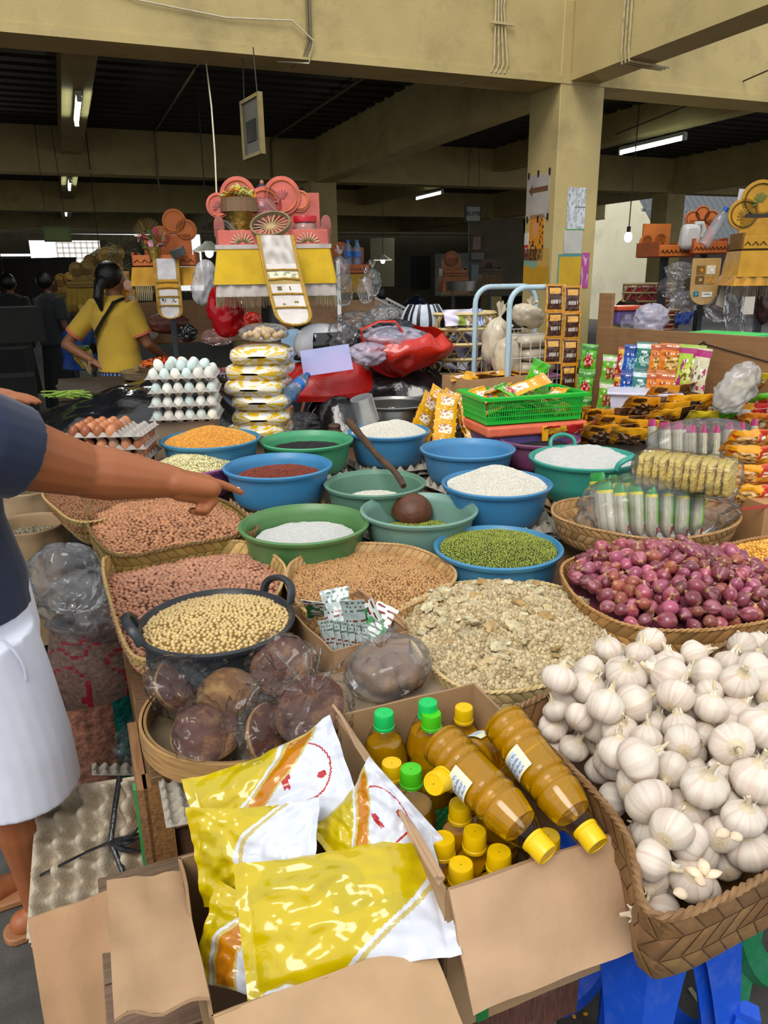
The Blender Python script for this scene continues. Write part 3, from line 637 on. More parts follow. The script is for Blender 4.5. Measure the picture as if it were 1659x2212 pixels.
# --- oil bottles
PET = film('clear_pet', 'ffffff', body=.0, rough=.04, wr=12., bump=.15, gloss=.08)
OIL = mt('cooking_oil', 'ffba00', rough=.02, var=.05, sc=12., trans=.68, ior=1.36, spec=.6)
OIL2 = mt('dark_oil', 'd89808', rough=.05, var=.08, sc=12., trans=.45, ior=1.33, spec=.3)
CAPY = mt('yellow_cap', 'e6bc04', rough=.35, var=.04); CAPG = mt('green_cap', '18c060', rough=.35, var=.04); CAPL = mt('lime_cap', '4cc61c', rough=.35, var=.04)
LBL = mt('paper_label', None, rough=.45, var=.03)
def bottle_meshes(kind):
    out = MB(); oil = MB(); cap = MB(); lab = MB()
    if kind == 'ring': Rb, Hh = .039, .245
    elif kind == 'diamond': Rb, Hh = .047, .285
    else: Rb, Hh = .046, .27
    n = 84; P = []
    for i in range(n+1):
        q = i/n; z = Hh*q*.90
        if q < .04: r = Rb*(.86+.14*(q/.04)**.5)
        elif q < .70:
            r = Rb
            if kind == 'ring': r = Rb*(1-.10*abs(math.cos((q-.04)*PI*11.5))**5 if not .30 < q < .50 else .965)
            elif kind == 'diamond': r = Rb*(1-(.05 if abs(q-.40) < .012 or abs(q-.66) < .012 else 0))
        else:
            e = (q-.70)/.30; e = min(e, 1.); r = Rb*(1-e)**.62*.72+.0155*e+Rb*.28*(1-e); r = max(r, .0155)
        P.append((r, z))
    def wob(r, z, t, f=1.):
        q = z/(Hh*.9)
        if kind == 'diamond' and .42 < q < .64: r = r*(1-.035*abs(math.sin(8*t+q*60))-.035*abs(math.sin(8*t-q*60)))
        if kind == 'spiral' and .30 < q < .93: r = r*(1-.05*(.5+.5*math.sin(22*t+q*14)))
        return r*f
    out.lathe(P+[(.0155, Hh*.93)], 48, wob=wob)
    top = .86 if kind != 'spiral' else .8
    Po = [(max(.001, r-.0016), z+.002) for r, z in P if z < Hh*.90*top]; Po = [(.001, .002)]+Po+[(.001, Po[-1][1])]
    oil.lathe(Po, 48, wob=lambda r, z, t: wob(r, z, t))
    rc = .0195 if kind != 'ring' else .0188; z0 = Hh*.905; hc = .026
    cp = [(rc*.93, z0-.006), (rc*1.06, z0-.006), (rc*1.06, z0-.001), (rc, z0), (rc, z0+hc*.85), (rc*.93, z0+hc), (rc*.80, z0+hc), (rc*.78, z0+hc-.001), (.001, z0+hc-.001)]
    cap.lathe(cp, 72, wob=lambda r, z, t: r*(1+.02*math.sin(36*t)) if z0 < z < z0+hc*.9 else r)
    if kind == 'ring':
        lab.grid(lambda s, q: ((Rb*.975+.0012)*math.cos(s*1.5-.75), (Rb*.975+.0012)*math.sin(s*1.5-.75), Hh*.9*(.31+.18*q)), 20, 20, colf=lambda s, q: srgb('e9e6c0') if not (.2 < s < .8 and .12 < q < .88) else (srgb('c9d4e0') if (int(q*30) % 2 or nz(s*30, int(q*30)) > .1) else srgb('8593a8')))
    elif kind == 'spiral':
        lab.grid(lambda s, q: ((Rb+.0012)*math.cos(s*2*PI), (Rb+.0012)*math.sin(s*2*PI), Hh*.9*(.05+.28*q)), 40, 10, colf=lambda s, q: srgb('1b8a4a') if int(s*40+q*20) % 3 else srgb('3fae68'))
    else:
        lab.grid(lambda s, q: ((Rb+.001)*math.cos(s*2*PI), (Rb+.001)*math.sin(s*2*PI), Hh*.9*(.10+.22*q)), 40, 10, colf=lambda s, q: srgb('c79a2a') if .2 < q < .8 else srgb('d8c890'))
    return [m.mesh(nm, mat, ang=a) for m, nm, mat, a in ((out, 'bottle_body', PET, 50), (oil, 'oil', OIL, 50), (cap, 'cap', CAPY, 30), (lab, 'label', LBL, 180))], Hh
BM = {k: bottle_meshes(k) for k in ('ring', 'diamond', 'spiral')}
def bottle(label, kind, M, capm=None, lab=True, dark=False):
    ms, Hh = BM[kind]; t = thing('oil_bottle', label, 'bottle'); t.matrix_world = M
    for me in ms[:4 if lab else 3]:
        o = inst(me, me.name.split('.')[0], t)
        if me.name.startswith('cap') and capm: o.material_slots[0].link = 'OBJECT'; o.material_slots[0].material = capm
        if me.name.startswith('oil') and dark: o.material_slots[0].link = 'OBJECT'; o.material_slots[0].material = OIL2
    return t
def stand(px, py, kind, label, capm=None, zc=None, **k):
    Hh = BM[kind][1]; zt = .509+Hh*.905+.026; p = at(px, py, zt); r_ = .05 if kind != 'ring' else .043; u_, v_ = p.dot(UU2), p.dot(VV2); p = uv(min(max(u_, .401+r_), .693-r_), min(max(v_, .768+r_), 1.232-r_)); return bottle(label, kind, Matrix.Translation((p.x, p.y, .509)) @ rz(random.random()*6), capm, **k)
stand(800, 1500, 'diamond', 'diamond-cut oil bottle with green cap at the left corner of the carton', CAPG)
stand(884, 1470, 'diamond', 'diamond-cut oil bottle with green cap behind the others', CAPG, dark=True)
stand(932, 1540, 'spiral', 'spiral-ribbed oil bottle with lime cap in the middle of the carton', CAPL)
stand(888, 1660, 'spiral', 'spiral-ribbed oil bottle with lime cap beside the white pouch top', CAPL)
for px, py, lb in ((1008, 1510, 'yellow-capped oil bottle standing clear at the back of the carton'), (835, 1650, 'yellow-capped oil bottle standing at the left wall of the carton'),
                   (1098, 1612, 'yellow-capped oil bottle standing at the right wall of the carton'), (1079, 1692, 'yellow-capped oil bottle mostly hidden between the lying bottles'),
                   (994, 1735, 'yellow-capped oil bottle standing under the cap of the short lying bottle'), (1026, 1795, 'yellow-capped oil bottle standing in the middle of the front rows'),
                   (940, 1815, 'yellow-capped oil bottle half behind the white pouch top'), (997, 1880, 'yellow-capped oil bottle at the front left of the carton'),
                   (1091, 1855, 'yellow-capped oil bottle at the front wall of the carton'), (1190, 1810, 'yellow-capped oil bottle hidden under the two lying bottles')):
    stand(px, py, 'ring', lb, lab=False, dark=True)
def lie(a, b, kind, label, roll=0.):
    Hh = BM[kind][1]; A = Vector(a); Bv = Vector(b); d = (A-Bv).normalized(); q = d.to_track_quat('Z', 'X'); base = A-d*(Hh*.905+.026)
    return bottle(label, kind, Matrix.Translation(base) @ q.to_matrix().to_4x4() @ rz(roll))
lie(at(936, 1694, .845), at(1046, 1628, .80), 'ring', 'short-looking oil bottle lying across the others, cap to the left', roll=.6)
lie(at(1184, 1848, .795), at(1035, 1690, .835), 'ring', 'ribbed oil bottle lying with its yellow cap over the front flap', roll=1.6)
lie(at(1292, 1828, .80), at(1150, 1640, .855), 'ring', 'ribbed oil bottle with white label lying along the right carton wall', roll=1.5)

# --- pouches: printed film, each face its own ink
POUCH = mt('pouch_film', None, rough=.18, var=.03, sc=8., coat=.5, bump=.22, bsc=28)
SACH = mt('sachet_foil', None, rough=.22, var=.05, sc=20., coat=.35, bump=.15, bsc=60, rnd=.06)
def pouch_art(shift=0., win=True, flip=False, yel=.30, loop=True):
    Y, Wt, G, A, Rd = srgb('bfa800'), srgb('c9cdd8'), srgb('b9a968'), srgb('b87408'), srgb('a81c20')
    def f(s, q):
        if flip: s = 1-s
        x = s-.5; e = q+.35*x+.16*math.sin(x*4+shift)
        if q > .955 or q < .03: return Y if q < .5 else Wt
        if e < yel: return Y if nz(s*3, q*3, shift, 1.) < .18 else mix(Y, srgb('a89a10'), .5)
        if e < yel+.035: return Wt
        if e < yel+.075: return G
        if win and e < yel+.24 and abs(x) < .47: return A
        if win and e < yel+.265: return G
        if not loop: return Wt
        dx, dy = (x+.03)/.30, (q-.74)/.17; rr = dx*dx+dy*dy
        if (abs(rr-1) < .06 and q > .74) or (q <= .74 and abs(abs(dx)-1) < .035 and q > .45+.2*x): return Rd
        if (x-.08)**2/.0016+(q-.84)**2/.0009 < 1: return Rd
        if ((x+.02+1.4*(q-.62))**2/.010+(q-.62)**2/.0010 < 1): return Rd if nz(s*14, q*16, 3) < .12 else Wt
        return Wt
    return f
def pillow(w, h, th, art, nx=30, ny=42, crim=.06, wr=.004, bend=0., twist=0., foot=0., seed=0):
    b = MB()
    def prof(s, q):
        e = max(0, min(1, min(s, 1-s)/.5)); g = max(0, min(1, (q-crim)/.42, (1-crim-q)/.42)); bul = (1-(1-e)**2.4)**.8*(1-(1-g)**2)**.7
        return bul
    def fn(s, q, sg):
        x = (s-.5)*w*(1-.10*prof(.5, q)); y = (q-.5)*h; bz = th*.5*prof(s, q)
        wv = wr*nz(s*3, q*4, seed, 1.6)+wr*.5*nz(s*8, q*9, seed, 1.3)
        z = sg*bz+wv*(1 if True else 0)+bend*((q-.5)**2)*4+twist*(s-.5)*(q-.5)*4
        if sg > 0: z += .0007
        else: z -= .0007
        return (x, y, z)
    b.grid(lambda s, q: fn(s, q, 1), nx, ny, colf=art); b.grid(lambda s, q: fn(1-s, q, -1), nx, ny, colf=lambda s, q: art(1-s, q))
    for e in (0, 1):
        b.grid(lambda s, q: (lambda a, c: tuple(a[i]*(1-q)+c[i]*q for i in range(3)))(fn(e, s, 1 if e else -1), fn(e, s, -1 if e else 1)), ny, 1, art(.01 if not e else .99, .5))
        b.grid(lambda s, q: (lambda a, c: tuple(a[i]*(1-q)+c[i]*q for i in range(3)))(fn(s, e, -1 if e else 1), fn(s, e, 1 if e else -1)), nx, 1, art(.5, e))
    return b
def orient(center, along, across):
    "matrix: local y along `along`, local x near `across`, z out"
    y = Vector(along).normalized(); x = Vector(across); x = (x-y*x.dot(y)).normalized(); z = x.cross(y)
    m = Matrix((x, y, z)).transposed().to_4x4(); m.translation = Vector(center); return m
def pxplace(a, b, za, zb, face=(0, -.55, .83)):
    "two photo points with heights -> bottom to top axis, facing about `face`"
    A, Bp = at(*a, za), at(*b, zb); y = (Bp-A).normalized(); n = Vector(face); x = y.cross(n).normalized(); return orient((A+Bp)/2, y, x), (Bp-A).length
def pouch(label, a, b, za, zb, w, art, th=.05, face=(0, -.55, .83), L=None, **k):
    M, l = pxplace(a, b, za, zb, face); o = pillow(w, L or l, th, art, **k).build('oil_pouch', POUCH, ang=180); o.matrix_world = M; return tag(o, label, 'pouch')
pouch('yellow and white oil pouch whose raised white top shows a red loop', (440, 1800), (750, 1640), .70, .81, .175, pouch_art(0), th=.06, bend=.02, twist=.02, seed=1, nx=90, ny=120, wr=.008)
pouch('oil pouch folded in front of the red-looped one, bulging yellow base to the left', (430, 1850), (690, 1835), .72, .76, .15, pouch_art(2., win=False, yel=.5, loop=False), th=.05, face=(-.1, -.8, .6), seed=2, bend=.015, twist=.03, nx=90, ny=120, wr=.009)
pouch('oil pouch with crumpled white top and red mark leaning on the bottles', (735, 1875), (880, 1725), .72, .80, .16, pouch_art(.6), th=.05, seed=3, twist=-.03, bend=.02, nx=90, ny=120, wr=.010)
pouch('large glossy yellow oil pouch lying across the front of the carton', (520, 2020), (960, 1915), .70, .735, .185, pouch_art(-.9, win=False, yel=.74, loop=False), th=.055, face=(0, -.55, .83), seed=4, twist=.02, nx=90, ny=130, wr=.009)
pouch('crumpled white oil pouch with red corner lying lowest at the front', (440, 2010), (690, 2090), .665, .665, .13, pouch_art(1.5), th=.035, face=(0, -.5, .8), seed=5, twist=.03, nx=80, ny=110, wr=.010)
pouch('white and yellow striped oil pouch at the right wall of its carton', (900, 2000), (720, 2085), .65, .62, .15, pouch_art(2.5, win=False), th=.04, seed=6, nx=50, ny=60, wr=.008)
pouch('oil pouch standing at the back with only its yellow-edged corner showing', (560, 1790), (520, 1668), .60, .735, .12, pouch_art(1., win=False), th=.03, seed=7, face=(0, -.9, .3))
pouch('clear-edged oil pouch squeezed between the pouch carton and the bottles', (800, 1800), (755, 1735), .62, .735, .13, pouch_art(.2), th=.04, seed=8, face=(-.3, -.8, .4))

# --- bamboo tray and palm sugar
BAMB = mt('bamboo', None, rough=.55, var=.3, sc=12., stretch=(1, 1, 12), bump=.15, dirt='5a4328', dsc=8, damt=.4)
p = at(520, 1525, .71); tt = thing('bamboo_tray', 'round bamboo winnowing tray with a thick rim under the palm sugar', 'tray', (p.x, p.y, .655)); rt = .205
b = MB(); b.lathe([(.001, 0), (rt*.9, 0), (rt, .012), (rt, .016), (rt*.9, .006), (.001, .006)], 64, srgb('6e5f48')); b.build('woven_base', BAMB, tt)
for r0, z0, z1, c in ((rt+.001, .006, .058, 'a17c4c'), (rt-.008, .012, .056, '8a6a42')):
    b = MB(); b.lathe([(r0, z0), (r0+.006, z0), (r0+.0075, (z0+z1)/2), (r0+.006, z1), (r0, z1), (r0, z0)], 72, srgb(c)); b.build('hoop', BAMB, tt, ang=50)
WRAP = film('cling_bag', 'e8ecf5', body=.008, rough=.06, wr=24., bump=.9, gloss=.12)
PALM = mt('palm_sugar', None, rough=.5, var=.25, sc=30., bump=.35, bsc=60, dirt='a8824c', dsc=30, damt=.4)
PALM2 = mt('palm_sugar_crust', '66462a', rough=.75, var=.3, sc=40., bump=.5, bsc=70, dirt='a3854e', dsc=14, damt=.6)
def bag_mesh(rx, ry, rz_, seed, tie=True, neck=.25, wr=.10, flare=.5, n=48, m=26):
    b = MB()
    def fn(s, q):
        t = s*2*PI; ct, st = math.cos(t), math.sin(t)
        if not tie or q < .72:
            k = q/.72 if tie else q; ph = (k-.5)*PI*(.98 if not tie else .94); r = max(0, math.cos(ph))**.75; z = math.sin(ph)
            if tie and k > .8: r = r*(1-(k-.8)/.2)+.10*(k-.8)/.2
        else:
            k = (q-.72)/.28; r = .10+flare*k**1.2*(1+.45*math.sin(5*t+seed)); z = 1+neck*k*(1+.3*math.sin(3*t+seed*2))
        w = 1+wr*nz(ct*2+z, st*2-z, z*2, 1.2, seed)+wr*.6*nz(ct*5, st*5, z*4, 1.2, seed)
        return (rx*r*ct*w, ry*r*st*w, rz_*z*(1+.3*wr*nz(ct*3, st*3, z, 1.5, seed)))
    b.grid(fn, n, m, cu=True); return b
def sugar(px, py, z, R, label, rot, dome=False, seed=0, wrap=True, kn=(0., .0)):
    p = at(px, py, z); t = thing('palm_sugar_block', label, 'palm sugar', p, rot); b = MB()
    prof = [(.001, -.55), (.45, -.52), (.75, -.36), (.93, -.12), (1., .06), (.97, .12), (.7, .14), (.001, .12)]
    pr_ = []
    for i in range(len(prof)-1):
        for j in range(4): pr_.append(tuple(prof[i][k]+(prof[i+1][k]-prof[i][k])*j/4 for k in (0, 1)))
    pr_.append(prof[-1])
    b.lathe([(r*R, zz*R) for r, zz in pr_], 40, wob=lambda r, zz, tt: r*(1+.04*nz(math.cos(tt)*2, math.sin(tt)*2, zz*20, 1, seed)), colf=lambda s, q: srgb('4a2412') if q > .70 else jit(srgb('84633a'), .15))
    o = b.build('block', PALM2 if dome else PALM, t, ang=180)
    if wrap:
        w = bag_mesh(R*1.14, R*1.12, R*.66, seed, tie=True, neck=1.5, wr=.20, flare=.55, n=84, m=46).build('plastic_wrap', WRAP, t, ang=180, rot=(.0+kn[0], kn[1], seed)); w.location = (0, 0, -.1*R)
    return t
sugar(385, 1485, .735, .062, 'palm sugar disc leaning at the left rim of the bamboo tray', (R_(15), R_(48), 0), seed=1)
sugar(493, 1500, .752, .066, 'domed palm sugar block showing its pale crusty back in the tray', (R_(-150), R_(10), 0), dome=True, seed=2, wrap=False)
sugar(608, 1440, .775, .070, 'palm sugar disc in a knotted bag at the back of the tray', (R_(35), R_(-8), 0), seed=3, kn=(-.7, 0))
sugar(445, 1585, .722, .070, 'flat palm sugar disc with a wide face at the front of the tray', (R_(24), R_(8), 0), seed=4, kn=(-.5, -.8))
sugar(592, 1590, .725, .068, 'palm sugar half standing on edge at the front of the tray', (R_(40), R_(42), R_(20)), seed=5)
sugar(672, 1535, .765, .076, 'largest dark palm sugar disc in a tied clear bag at the right of the tray', (R_(30), R_(-16), 0), seed=6, kn=(-.4, .2))
# open bag over the left side
o = bag_mesh(.09, .07, .05, 9, tie=False, wr=.22).build('plastic_bag', WRAP, ang=180); p = at(400, 1475, .76); o.location = p; o.rotation_euler = (0, .5, .3); tag(o, 'loose clear plastic bag open over the left sugar disc', 'bag')
# big tied bag of sugar on the closed carton
p = at(838, 1440, .775); tbag = thing('sugar_bag', 'tied clear bag of brown sugar lumps on the closed carton', 'bag', p)
bag_mesh(.098, .085, .058, 12, tie=True, neck=.75, wr=.10, flare=.30).build('plastic_bag', film('sugar_bag_film', 'd8d4d4', body=.13, rough=.1, wr=22., bump=.9, gloss=.2), tbag, ang=180, rot=(0, -.25, .5))
for i, (dx, dy, dz) in enumerate(((-.045, .005, -.012), (.02, .03, -.012), (.045, -.02, -.014), (-.01, -.035, -.016))):
    b = MB(); b.grid(lambda s, q: (lambda r: (r*math.cos(s*2*PI)*math.sin(q*PI), r*math.sin(s*2*PI)*math.sin(q*PI), .75*r*math.cos(q*PI)))(.037*(1+.28*nz(math.cos(s*6.28)*2, math.sin(s*6.28)*2, q*3+i*5, 1))), 20, 12, cu=True)
    o = b.build('sugar_lump', PALM2, loc=(p.x+dx, p.y+dy, p.z+dz), ang=180); tag(o, 'brown sugar lump inside the tied clear bag', 'palm sugar', 'sugar lumps in the tied bag')
# sachets in the small carton
def art_green(s, q):
    if q < .05 or q > .95: return srgb('cfd6d2')
    if (s-.5)**2/.09+(q-.35)**2/.05 < 1: return srgb('d8ded8') if int(q*40) % 3 else srgb('6b7a6e')
    if q > .62+.12*math.sin(s*5): return srgb('e6ebe6') if int(q*30+s*3) % 4 else srgb('7a2a2a')
    return srgb('1f8a44')
def art_silver(s, q): return srgb('a9b5b3') if int(q*26) % 3 or nz(s*9, int(q*26)) > 0 else (srgb('4d6a58') if q > .5 else srgb('75332a'))
def sachet(name, label, cat, group, M, w, h, th, art, seed=0, mat=None, nx=14, ny=20, **k):
    o = pillow(w, h, th, art, nx=nx, ny=ny, seed=seed, wr=k.pop('wr', .003), **k).build(name, mat or SACH, ang=180); o.matrix_world = M; return tag(o, label, cat, group)
sl = [((690, 1335), (676, 1295), 'green and white sachet standing at the left wall of the small carton', art_green, .06),
      ((735, 1370), (722, 1270), 'tall silver sachet with a green stripe sticking up from the small carton', art_silver, .075),
      ((770, 1370), (762, 1305), 'silver printed sachet leaning behind the tall one', art_silver, .06),
      ((800, 1375), (832, 1322), 'green and white sachet slanting at the right of the small carton', art_green, .06),
      ((770, 1345), (800, 1325), 'green sachet lying flat at the back of the small carton', art_green, .06)]
for i, (a, b_, lb, ar, w) in enumerate(sl):
    M, l = pxplace(a, b_, .765, .85 if i < 3 else .80, (-.1, -.8, .5)); sachet('sachet', lb, 'sachet', None, M, w, .115, .008, ar, seed=i, bend=.006)
for i in range(6):
    M, l = pxplace((715+i*14, 1405+i*1.5), (704+i*15, 1352+i*2), .735, .79, (-.75, -.55, .4)); sachet('sachet', 'silver edge-on sachet in the tight row at the front of the small carton', 'sachet', 'edge-on silver sachets', M, .055, .09, .007, art_silver, seed=20+i)
# --- bundle of egg trays on the floor side
def tray_mesh(nx=6, ny=5, pt=.0475, res=8, hh=.0105, col='a89b8a', thick=.0025):
    b = MB(); X, Y = nx*pt+.02, ny*pt+.02
    def zf(x, y):
        a, c = x/pt*2*PI, y/pt*2*PI; v = .5*(math.cos(a)+math.cos(c)); e = 1 if (abs(x-nx*pt/2) <= nx*pt/2 and abs(y-ny*pt/2) <= ny*pt/2) else 0
        sv = math.copysign(abs(v)**.8, v); return .022+hh*2*sv*e+(0 if e else .003)+.0012*nz(x, y, 0, 60)
    NX, NY = nx*res+2, ny*res+2
    f = lambda s, q, o: ((s-.5)*X, (q-.5)*Y, zf(s*X-.01, q*Y-.01)-o)
    c0 = srgb(col); b.grid(lambda s, q: f(s, q, 0), NX, NY, c0); b.grid(lambda s, q: f(1-s, q, thick), NX, NY, mix(c0, (0, 0, 0), .2))
    for e in range(4):
        b.grid(lambda s, q, e=e: f(*[(1-s, 0), (0, s), (s, 1), (1, 1-s)][e], q*thick), NX, 1, c0)
    return b.mesh('egg_tray', mt('paper_pulp', None, rough=.92, var=.12, sc=40., bump=.3, bsc=160, rnd=.06), ang=180)
TRAY = tray_mesh(); TRAYB = tray_mesh(hh=.019, col='b8ab96')
EGGT = []
def tray(label, loc, rot=(0, 0, AZ), me=None, group=None, sc=1.):
    o = inst(me or TRAY, 'egg_tray', None, loc, rot, (sc, sc, sc)); return tag(o, label, 'egg tray', group)
A, Bq, Cq = at(110, 1745, .38), at(362, 1705, .40), at(95, 1985, .22)
for i in range(5):
    M = orient((Bq+Cq)/2+Vector((0, 0, -.018*i))+Vector((.0, .02, -.0))*i*.3, (A-Cq), (Bq-A)); o = inst(TRAYB, 'egg_tray', None, M=M @ Matrix.Diagonal((1.08, 1.22, 1.1, 1)))
    tag(o, 'empty grey egg tray topping the string-tied bundle' if i == 0 else 'empty egg tray under the top of the string-tied bundle', 'egg tray', None if i == 0 else 'trays of the tied bundle')
M0 = orient((Bq+Cq)/2, (A-Cq), (Bq-A)); sb = MB()
for pts in ([(-.16, -.035, .02), (-.12, -.03, .05), (-.03, .0, .05), (.02, .012, .052), (.08, .02, .05), (.16, .015, .03)], [(.03, .16, .03), (.028, .09, .052), (.02, .012, .054), (.045, -.05, .05), (.075, -.12, .045)]):
    P2 = [Vector(q) for q in pts]; sb.tube([tuple(M0 @ q) for q in P2], .0065, 8, srgb('1f2225'), flat=.45)
for k in range(3): sb.tube([tuple(M0 @ Vector(q)) for q in ((.02, .012, .055), (.05+.01*k, -.01+.012*k, .066), (.09, -.02+.03*k, .058))], [.008, .009, .003], 6, srgb('1f2225'), flat=.4)
tag(sb.build('black_tie', mt('black_film', '1d2023', rough=.25, var=.2, bump=.3, bsc=60)), 'strip of black plastic tied around the egg tray bundle', 'tie')
MB().box((0, 0, 0), (.30, .28, .17), srgb('a58a68')).build('x', CARD)
o = bpy.data.objects['x']; o.name = 'cardboard_carton'; o.matrix_world = Matrix.Translation(((Bq+Cq)/2)+Vector((.0, .06, -.22))) @ rz(AZ); tag(o, 'closed carton holding up the tied egg tray bundle', 'carton')
# ================= behind the basins: egg trays, eggs, scoops, bags, sachets, rack
def nest(px, py, z0, z1, label, rot=0., me=None, w=0):
    "a nested pile of empty trays from z0 up to z1 centred under a pixel at the top height"
    p = at(px, py, z1-.02) if not isinstance(px, Vector) else px; n = max(1, int((z1-z0-.03)/.022)+1)
    for i in range(n):
        tray(label if i == n-1 else label.replace('top of', 'under'), (p.x, p.y, z1-.042-.022*i), (0, 0, AZ+rot+random.uniform(-.04, .04)), me)
TG = tray_mesh(hh=.012, col='a29a8c'); TT = tray_mesh(hh=.012, col='ab8a66')
for k, key, lab, rr, me in ((0, 'red', 'tan egg tray pile under the red rice basin', .1, TT), (1, 'olive', 'grey egg tray pile between the grey-green and bright green basins', .3, TG), (2, 'rice2', 'grey egg tray pile under the basin with the rice cone', -.1, TG),
                            (3, 'empty', 'grey egg tray pile under the empty blue basin', .15, TG), (4, 'teal', 'egg tray pile under the teal basin', .0, TT), (5, 'rice', 'egg tray pile under the scoop rice basin', .0, TG), (6, 'black', 'egg tray pile under the bright green basin', .05, TG)):
    x, y, zr, R, h = B[key]; zt = zr-h; zb = .64 if (x*-.3746+y*.9272) < 2.6 else .72; n = max(1, int((zt-zb)/.022))
    for i in range(n): tray(lab if i == 0 else lab+', lower layer', (x+(.03 if key == 'olive' else 0), y-.03, zt-.036-.022*i), (0, 0, AZ+rr+.03*i), me, None if i == 0 else lab+' lower layers', sc=1.1)
tray('tan egg tray lying between the peanuts and the red rice basin', (*at(545, 1085, .70).xy, .68), (0, -.1, AZ+.3), TT)
tray('torn grey egg tray in front of the rice cone basin beside the mung beans', (*at(1120, 1135, .70).xy, .665), (0, .05, AZ-.2), TG, sc=1.05)
tray('grey egg tray at the left of the shallow packet basket', (*at(1195, 1095, .70).xy, .665), (0, .0, AZ+.4), TG)
# eggs
EGGW = mt('duck_egg', None, rough=.38, var=.05, sc=9., rnd=.12, sss=.05); EGGB = mt('brown_egg', None, rough=.32, var=.08, sc=12., rnd=.22, sss=.05)
def egg_mesh(col, mat):
    b = MB(); b.grid(lambda s, q: (lambda p: (.0225*math.cos(p)*math.cos(s*2*PI), .0225*math.cos(p)*math.sin(s*2*PI), .030*math.sin(p)*(1.1 if p > 0 else .92)))((q-.5)*PI*.995), 16, 12, srgb(col), cu=True); return b.mesh('egg', mat, ang=180)
EW = [egg_mesh(c, EGGW) for c in ('dfe3da', 'cfdcd4', 'e6e2d4', 'c9dcd8', 'dcd9d0')]; EB = [egg_mesh(c, EGGB) for c in ('a8643c', 'b87448', '9a5634', 'b08468', 'c08058')]
TPALE = tray_mesh(nx=6, ny=5, hh=.010, col='a8a098')
ORD = ['first', 'second', 'third', 'fourth', 'fifth', 'sixth']
def egg_stack(cx, cy, z0, layers, rot, meshes, labs, trl, pitch=.060, skip=None, extra=None):
    "layers of a tray with eggs in its cups"
    for L in range(layers):
        M = Matrix.Translation((cx+random.uniform(-.008, .008), cy+random.uniform(-.008, .008), z0+L*pitch)) @ rz(rot+random.uniform(-.05, .05)); o = inst(TPALE, 'egg_tray', None, M=M); tag(o, trl[L], 'egg tray')
        for i in range(6):
            for j in range(5):
                edge = i in (0, 5) or j in (0, 4)
                if L < layers-1 and not edge: continue
                if skip and skip(L, i, j): continue
                me = random.choice(meshes); x, y = (i+.5)*.0475-.1425, (j+.5)*.0475-.11875
                tag(inst(me, 'egg', None, M=M @ TR((x, y, .034), (random.uniform(-.15, .15), random.uniform(-.15, .15), random.random()*6))), labs[0]+', %s row from the front, %s from the left' % (ORD[j], ORD[i]) if L == layers-1 else labs[1]+', '+['bottom', 'second', 'third'][L]+' tray'+(', front edge' if j == 0 else ', left edge' if i == 0 else ', far edge'), 'egg', labs[2] if L == layers-1 else labs[3])
    if extra:
        for (i, j) in extra:
            x, y = i*.0475-.1425, j*.0475-.11875
            tag(inst(random.choice(meshes), 'egg', None, M=M @ TR((x, y, .074), (random.uniform(.2, 1.2), random.uniform(-.4, .4), random.random()*6))), labs[0].replace('topmost', 'upper tier of the')+', %s over' % ['', 'leftmost', 'second', 'third', 'fourth', 'fifth'][i]+(' at the front' if j == 1 else ' in the middle' if j == 2 else ' at the back'), 'egg', labs[2]+' second tier')
pw = at(405, 905, .80); pw = at(400, 850, d=3.42)
egg_stack(pw.x, pw.y, .975, 4, AZ-.25, EW, ('pale duck egg topmost tray', 'pale duck egg in the white stack', 'eggs on top of the white stack', 'eggs lower in the white stack'),
          ['lowest grey tray of the white egg stack', 'second tray from the bottom of the white egg stack', 'third tray from the bottom of the white egg stack', 'topmost grey tray of the white egg stack'], extra=[(1, 1), (2, 1), (3, 1), (4, 1), (5, 2), (2, 3), (3, 3), (4, 3), (3, 2)])
pb = at(245, 935, d=3.05)
egg_stack(pb.x, pb.y, .885, 3, AZ-.35, EB, ('brown hen egg on the top tray', 'brown hen egg low in its stack', 'brown eggs on the top tray', 'brown eggs lower down'),
          ['lowest grey tray of the brown egg stack', 'middle grey tray of the brown egg stack', 'topmost grey tray of the brown egg stack'], pitch=.052, skip=lambda L, i, j: L == 2 and i > 3)
# scoop, ladle, metal basin
TIN = mt('tin', 'c4c6c8', rough=.34, var=.12, sc=14., metal=.6, dirt='77746c', dsc=7, damt=.4)
t = thing('tin_scoop', 'open tin can scoop standing tilted in the white rice', 'scoop', at(795, 912, .925), (R_(8), R_(-14), 0))
b = MB(); r = .052
b.lathe([(.001, 0), (r, 0), (r, .004), (r*1.0, .12), (r*1.03, .122), (r*1.03, .127), (r*.985, .127), (r*.97, .004), (.001, .003)], 40); b.build('can', TIN, t, ang=40)
MB().box((r+.001, 0, .062), (.003, .012, .12)).build('seam', TIN, t)
WD = mt('dark_stick', '4a3524', rough=.6, var=.35, sc=20., bump=.4, bsc=60); COCO = mt('coconut_shell', '5c3520', rough=.5, var=.35, sc=14., bump=.35, bsc=40, dirt='2c1a10', dsc=9, damt=.6)
x, y, zr, R, h = B['ladle']; a0 = at(890, 1098, .795); lt = thing('coconut_ladle', 'coconut-shell ladle with a long crooked stick handle in the grey-green basin', 'ladle', (a0.x, a0.y, a0.z))
b = MB(); b.lathe([(.001, .004), (.06, .002), (.072, -.002), (.0755, 0)]+[(.075*math.cos(i/14*PI/2)+.0006, .072*math.sin(i/14*PI/2)) for i in range(15)], 40, wob=lambda r, z, tt: r*(1+.02*math.sin(3*tt))); b.build('shell', COCO, lt, loc=(0, 0, -.018), rot=(.22, .05, 0), ang=60)
e1, e2 = at(872, 1050, .86), at(750, 912, 1.0); P = []
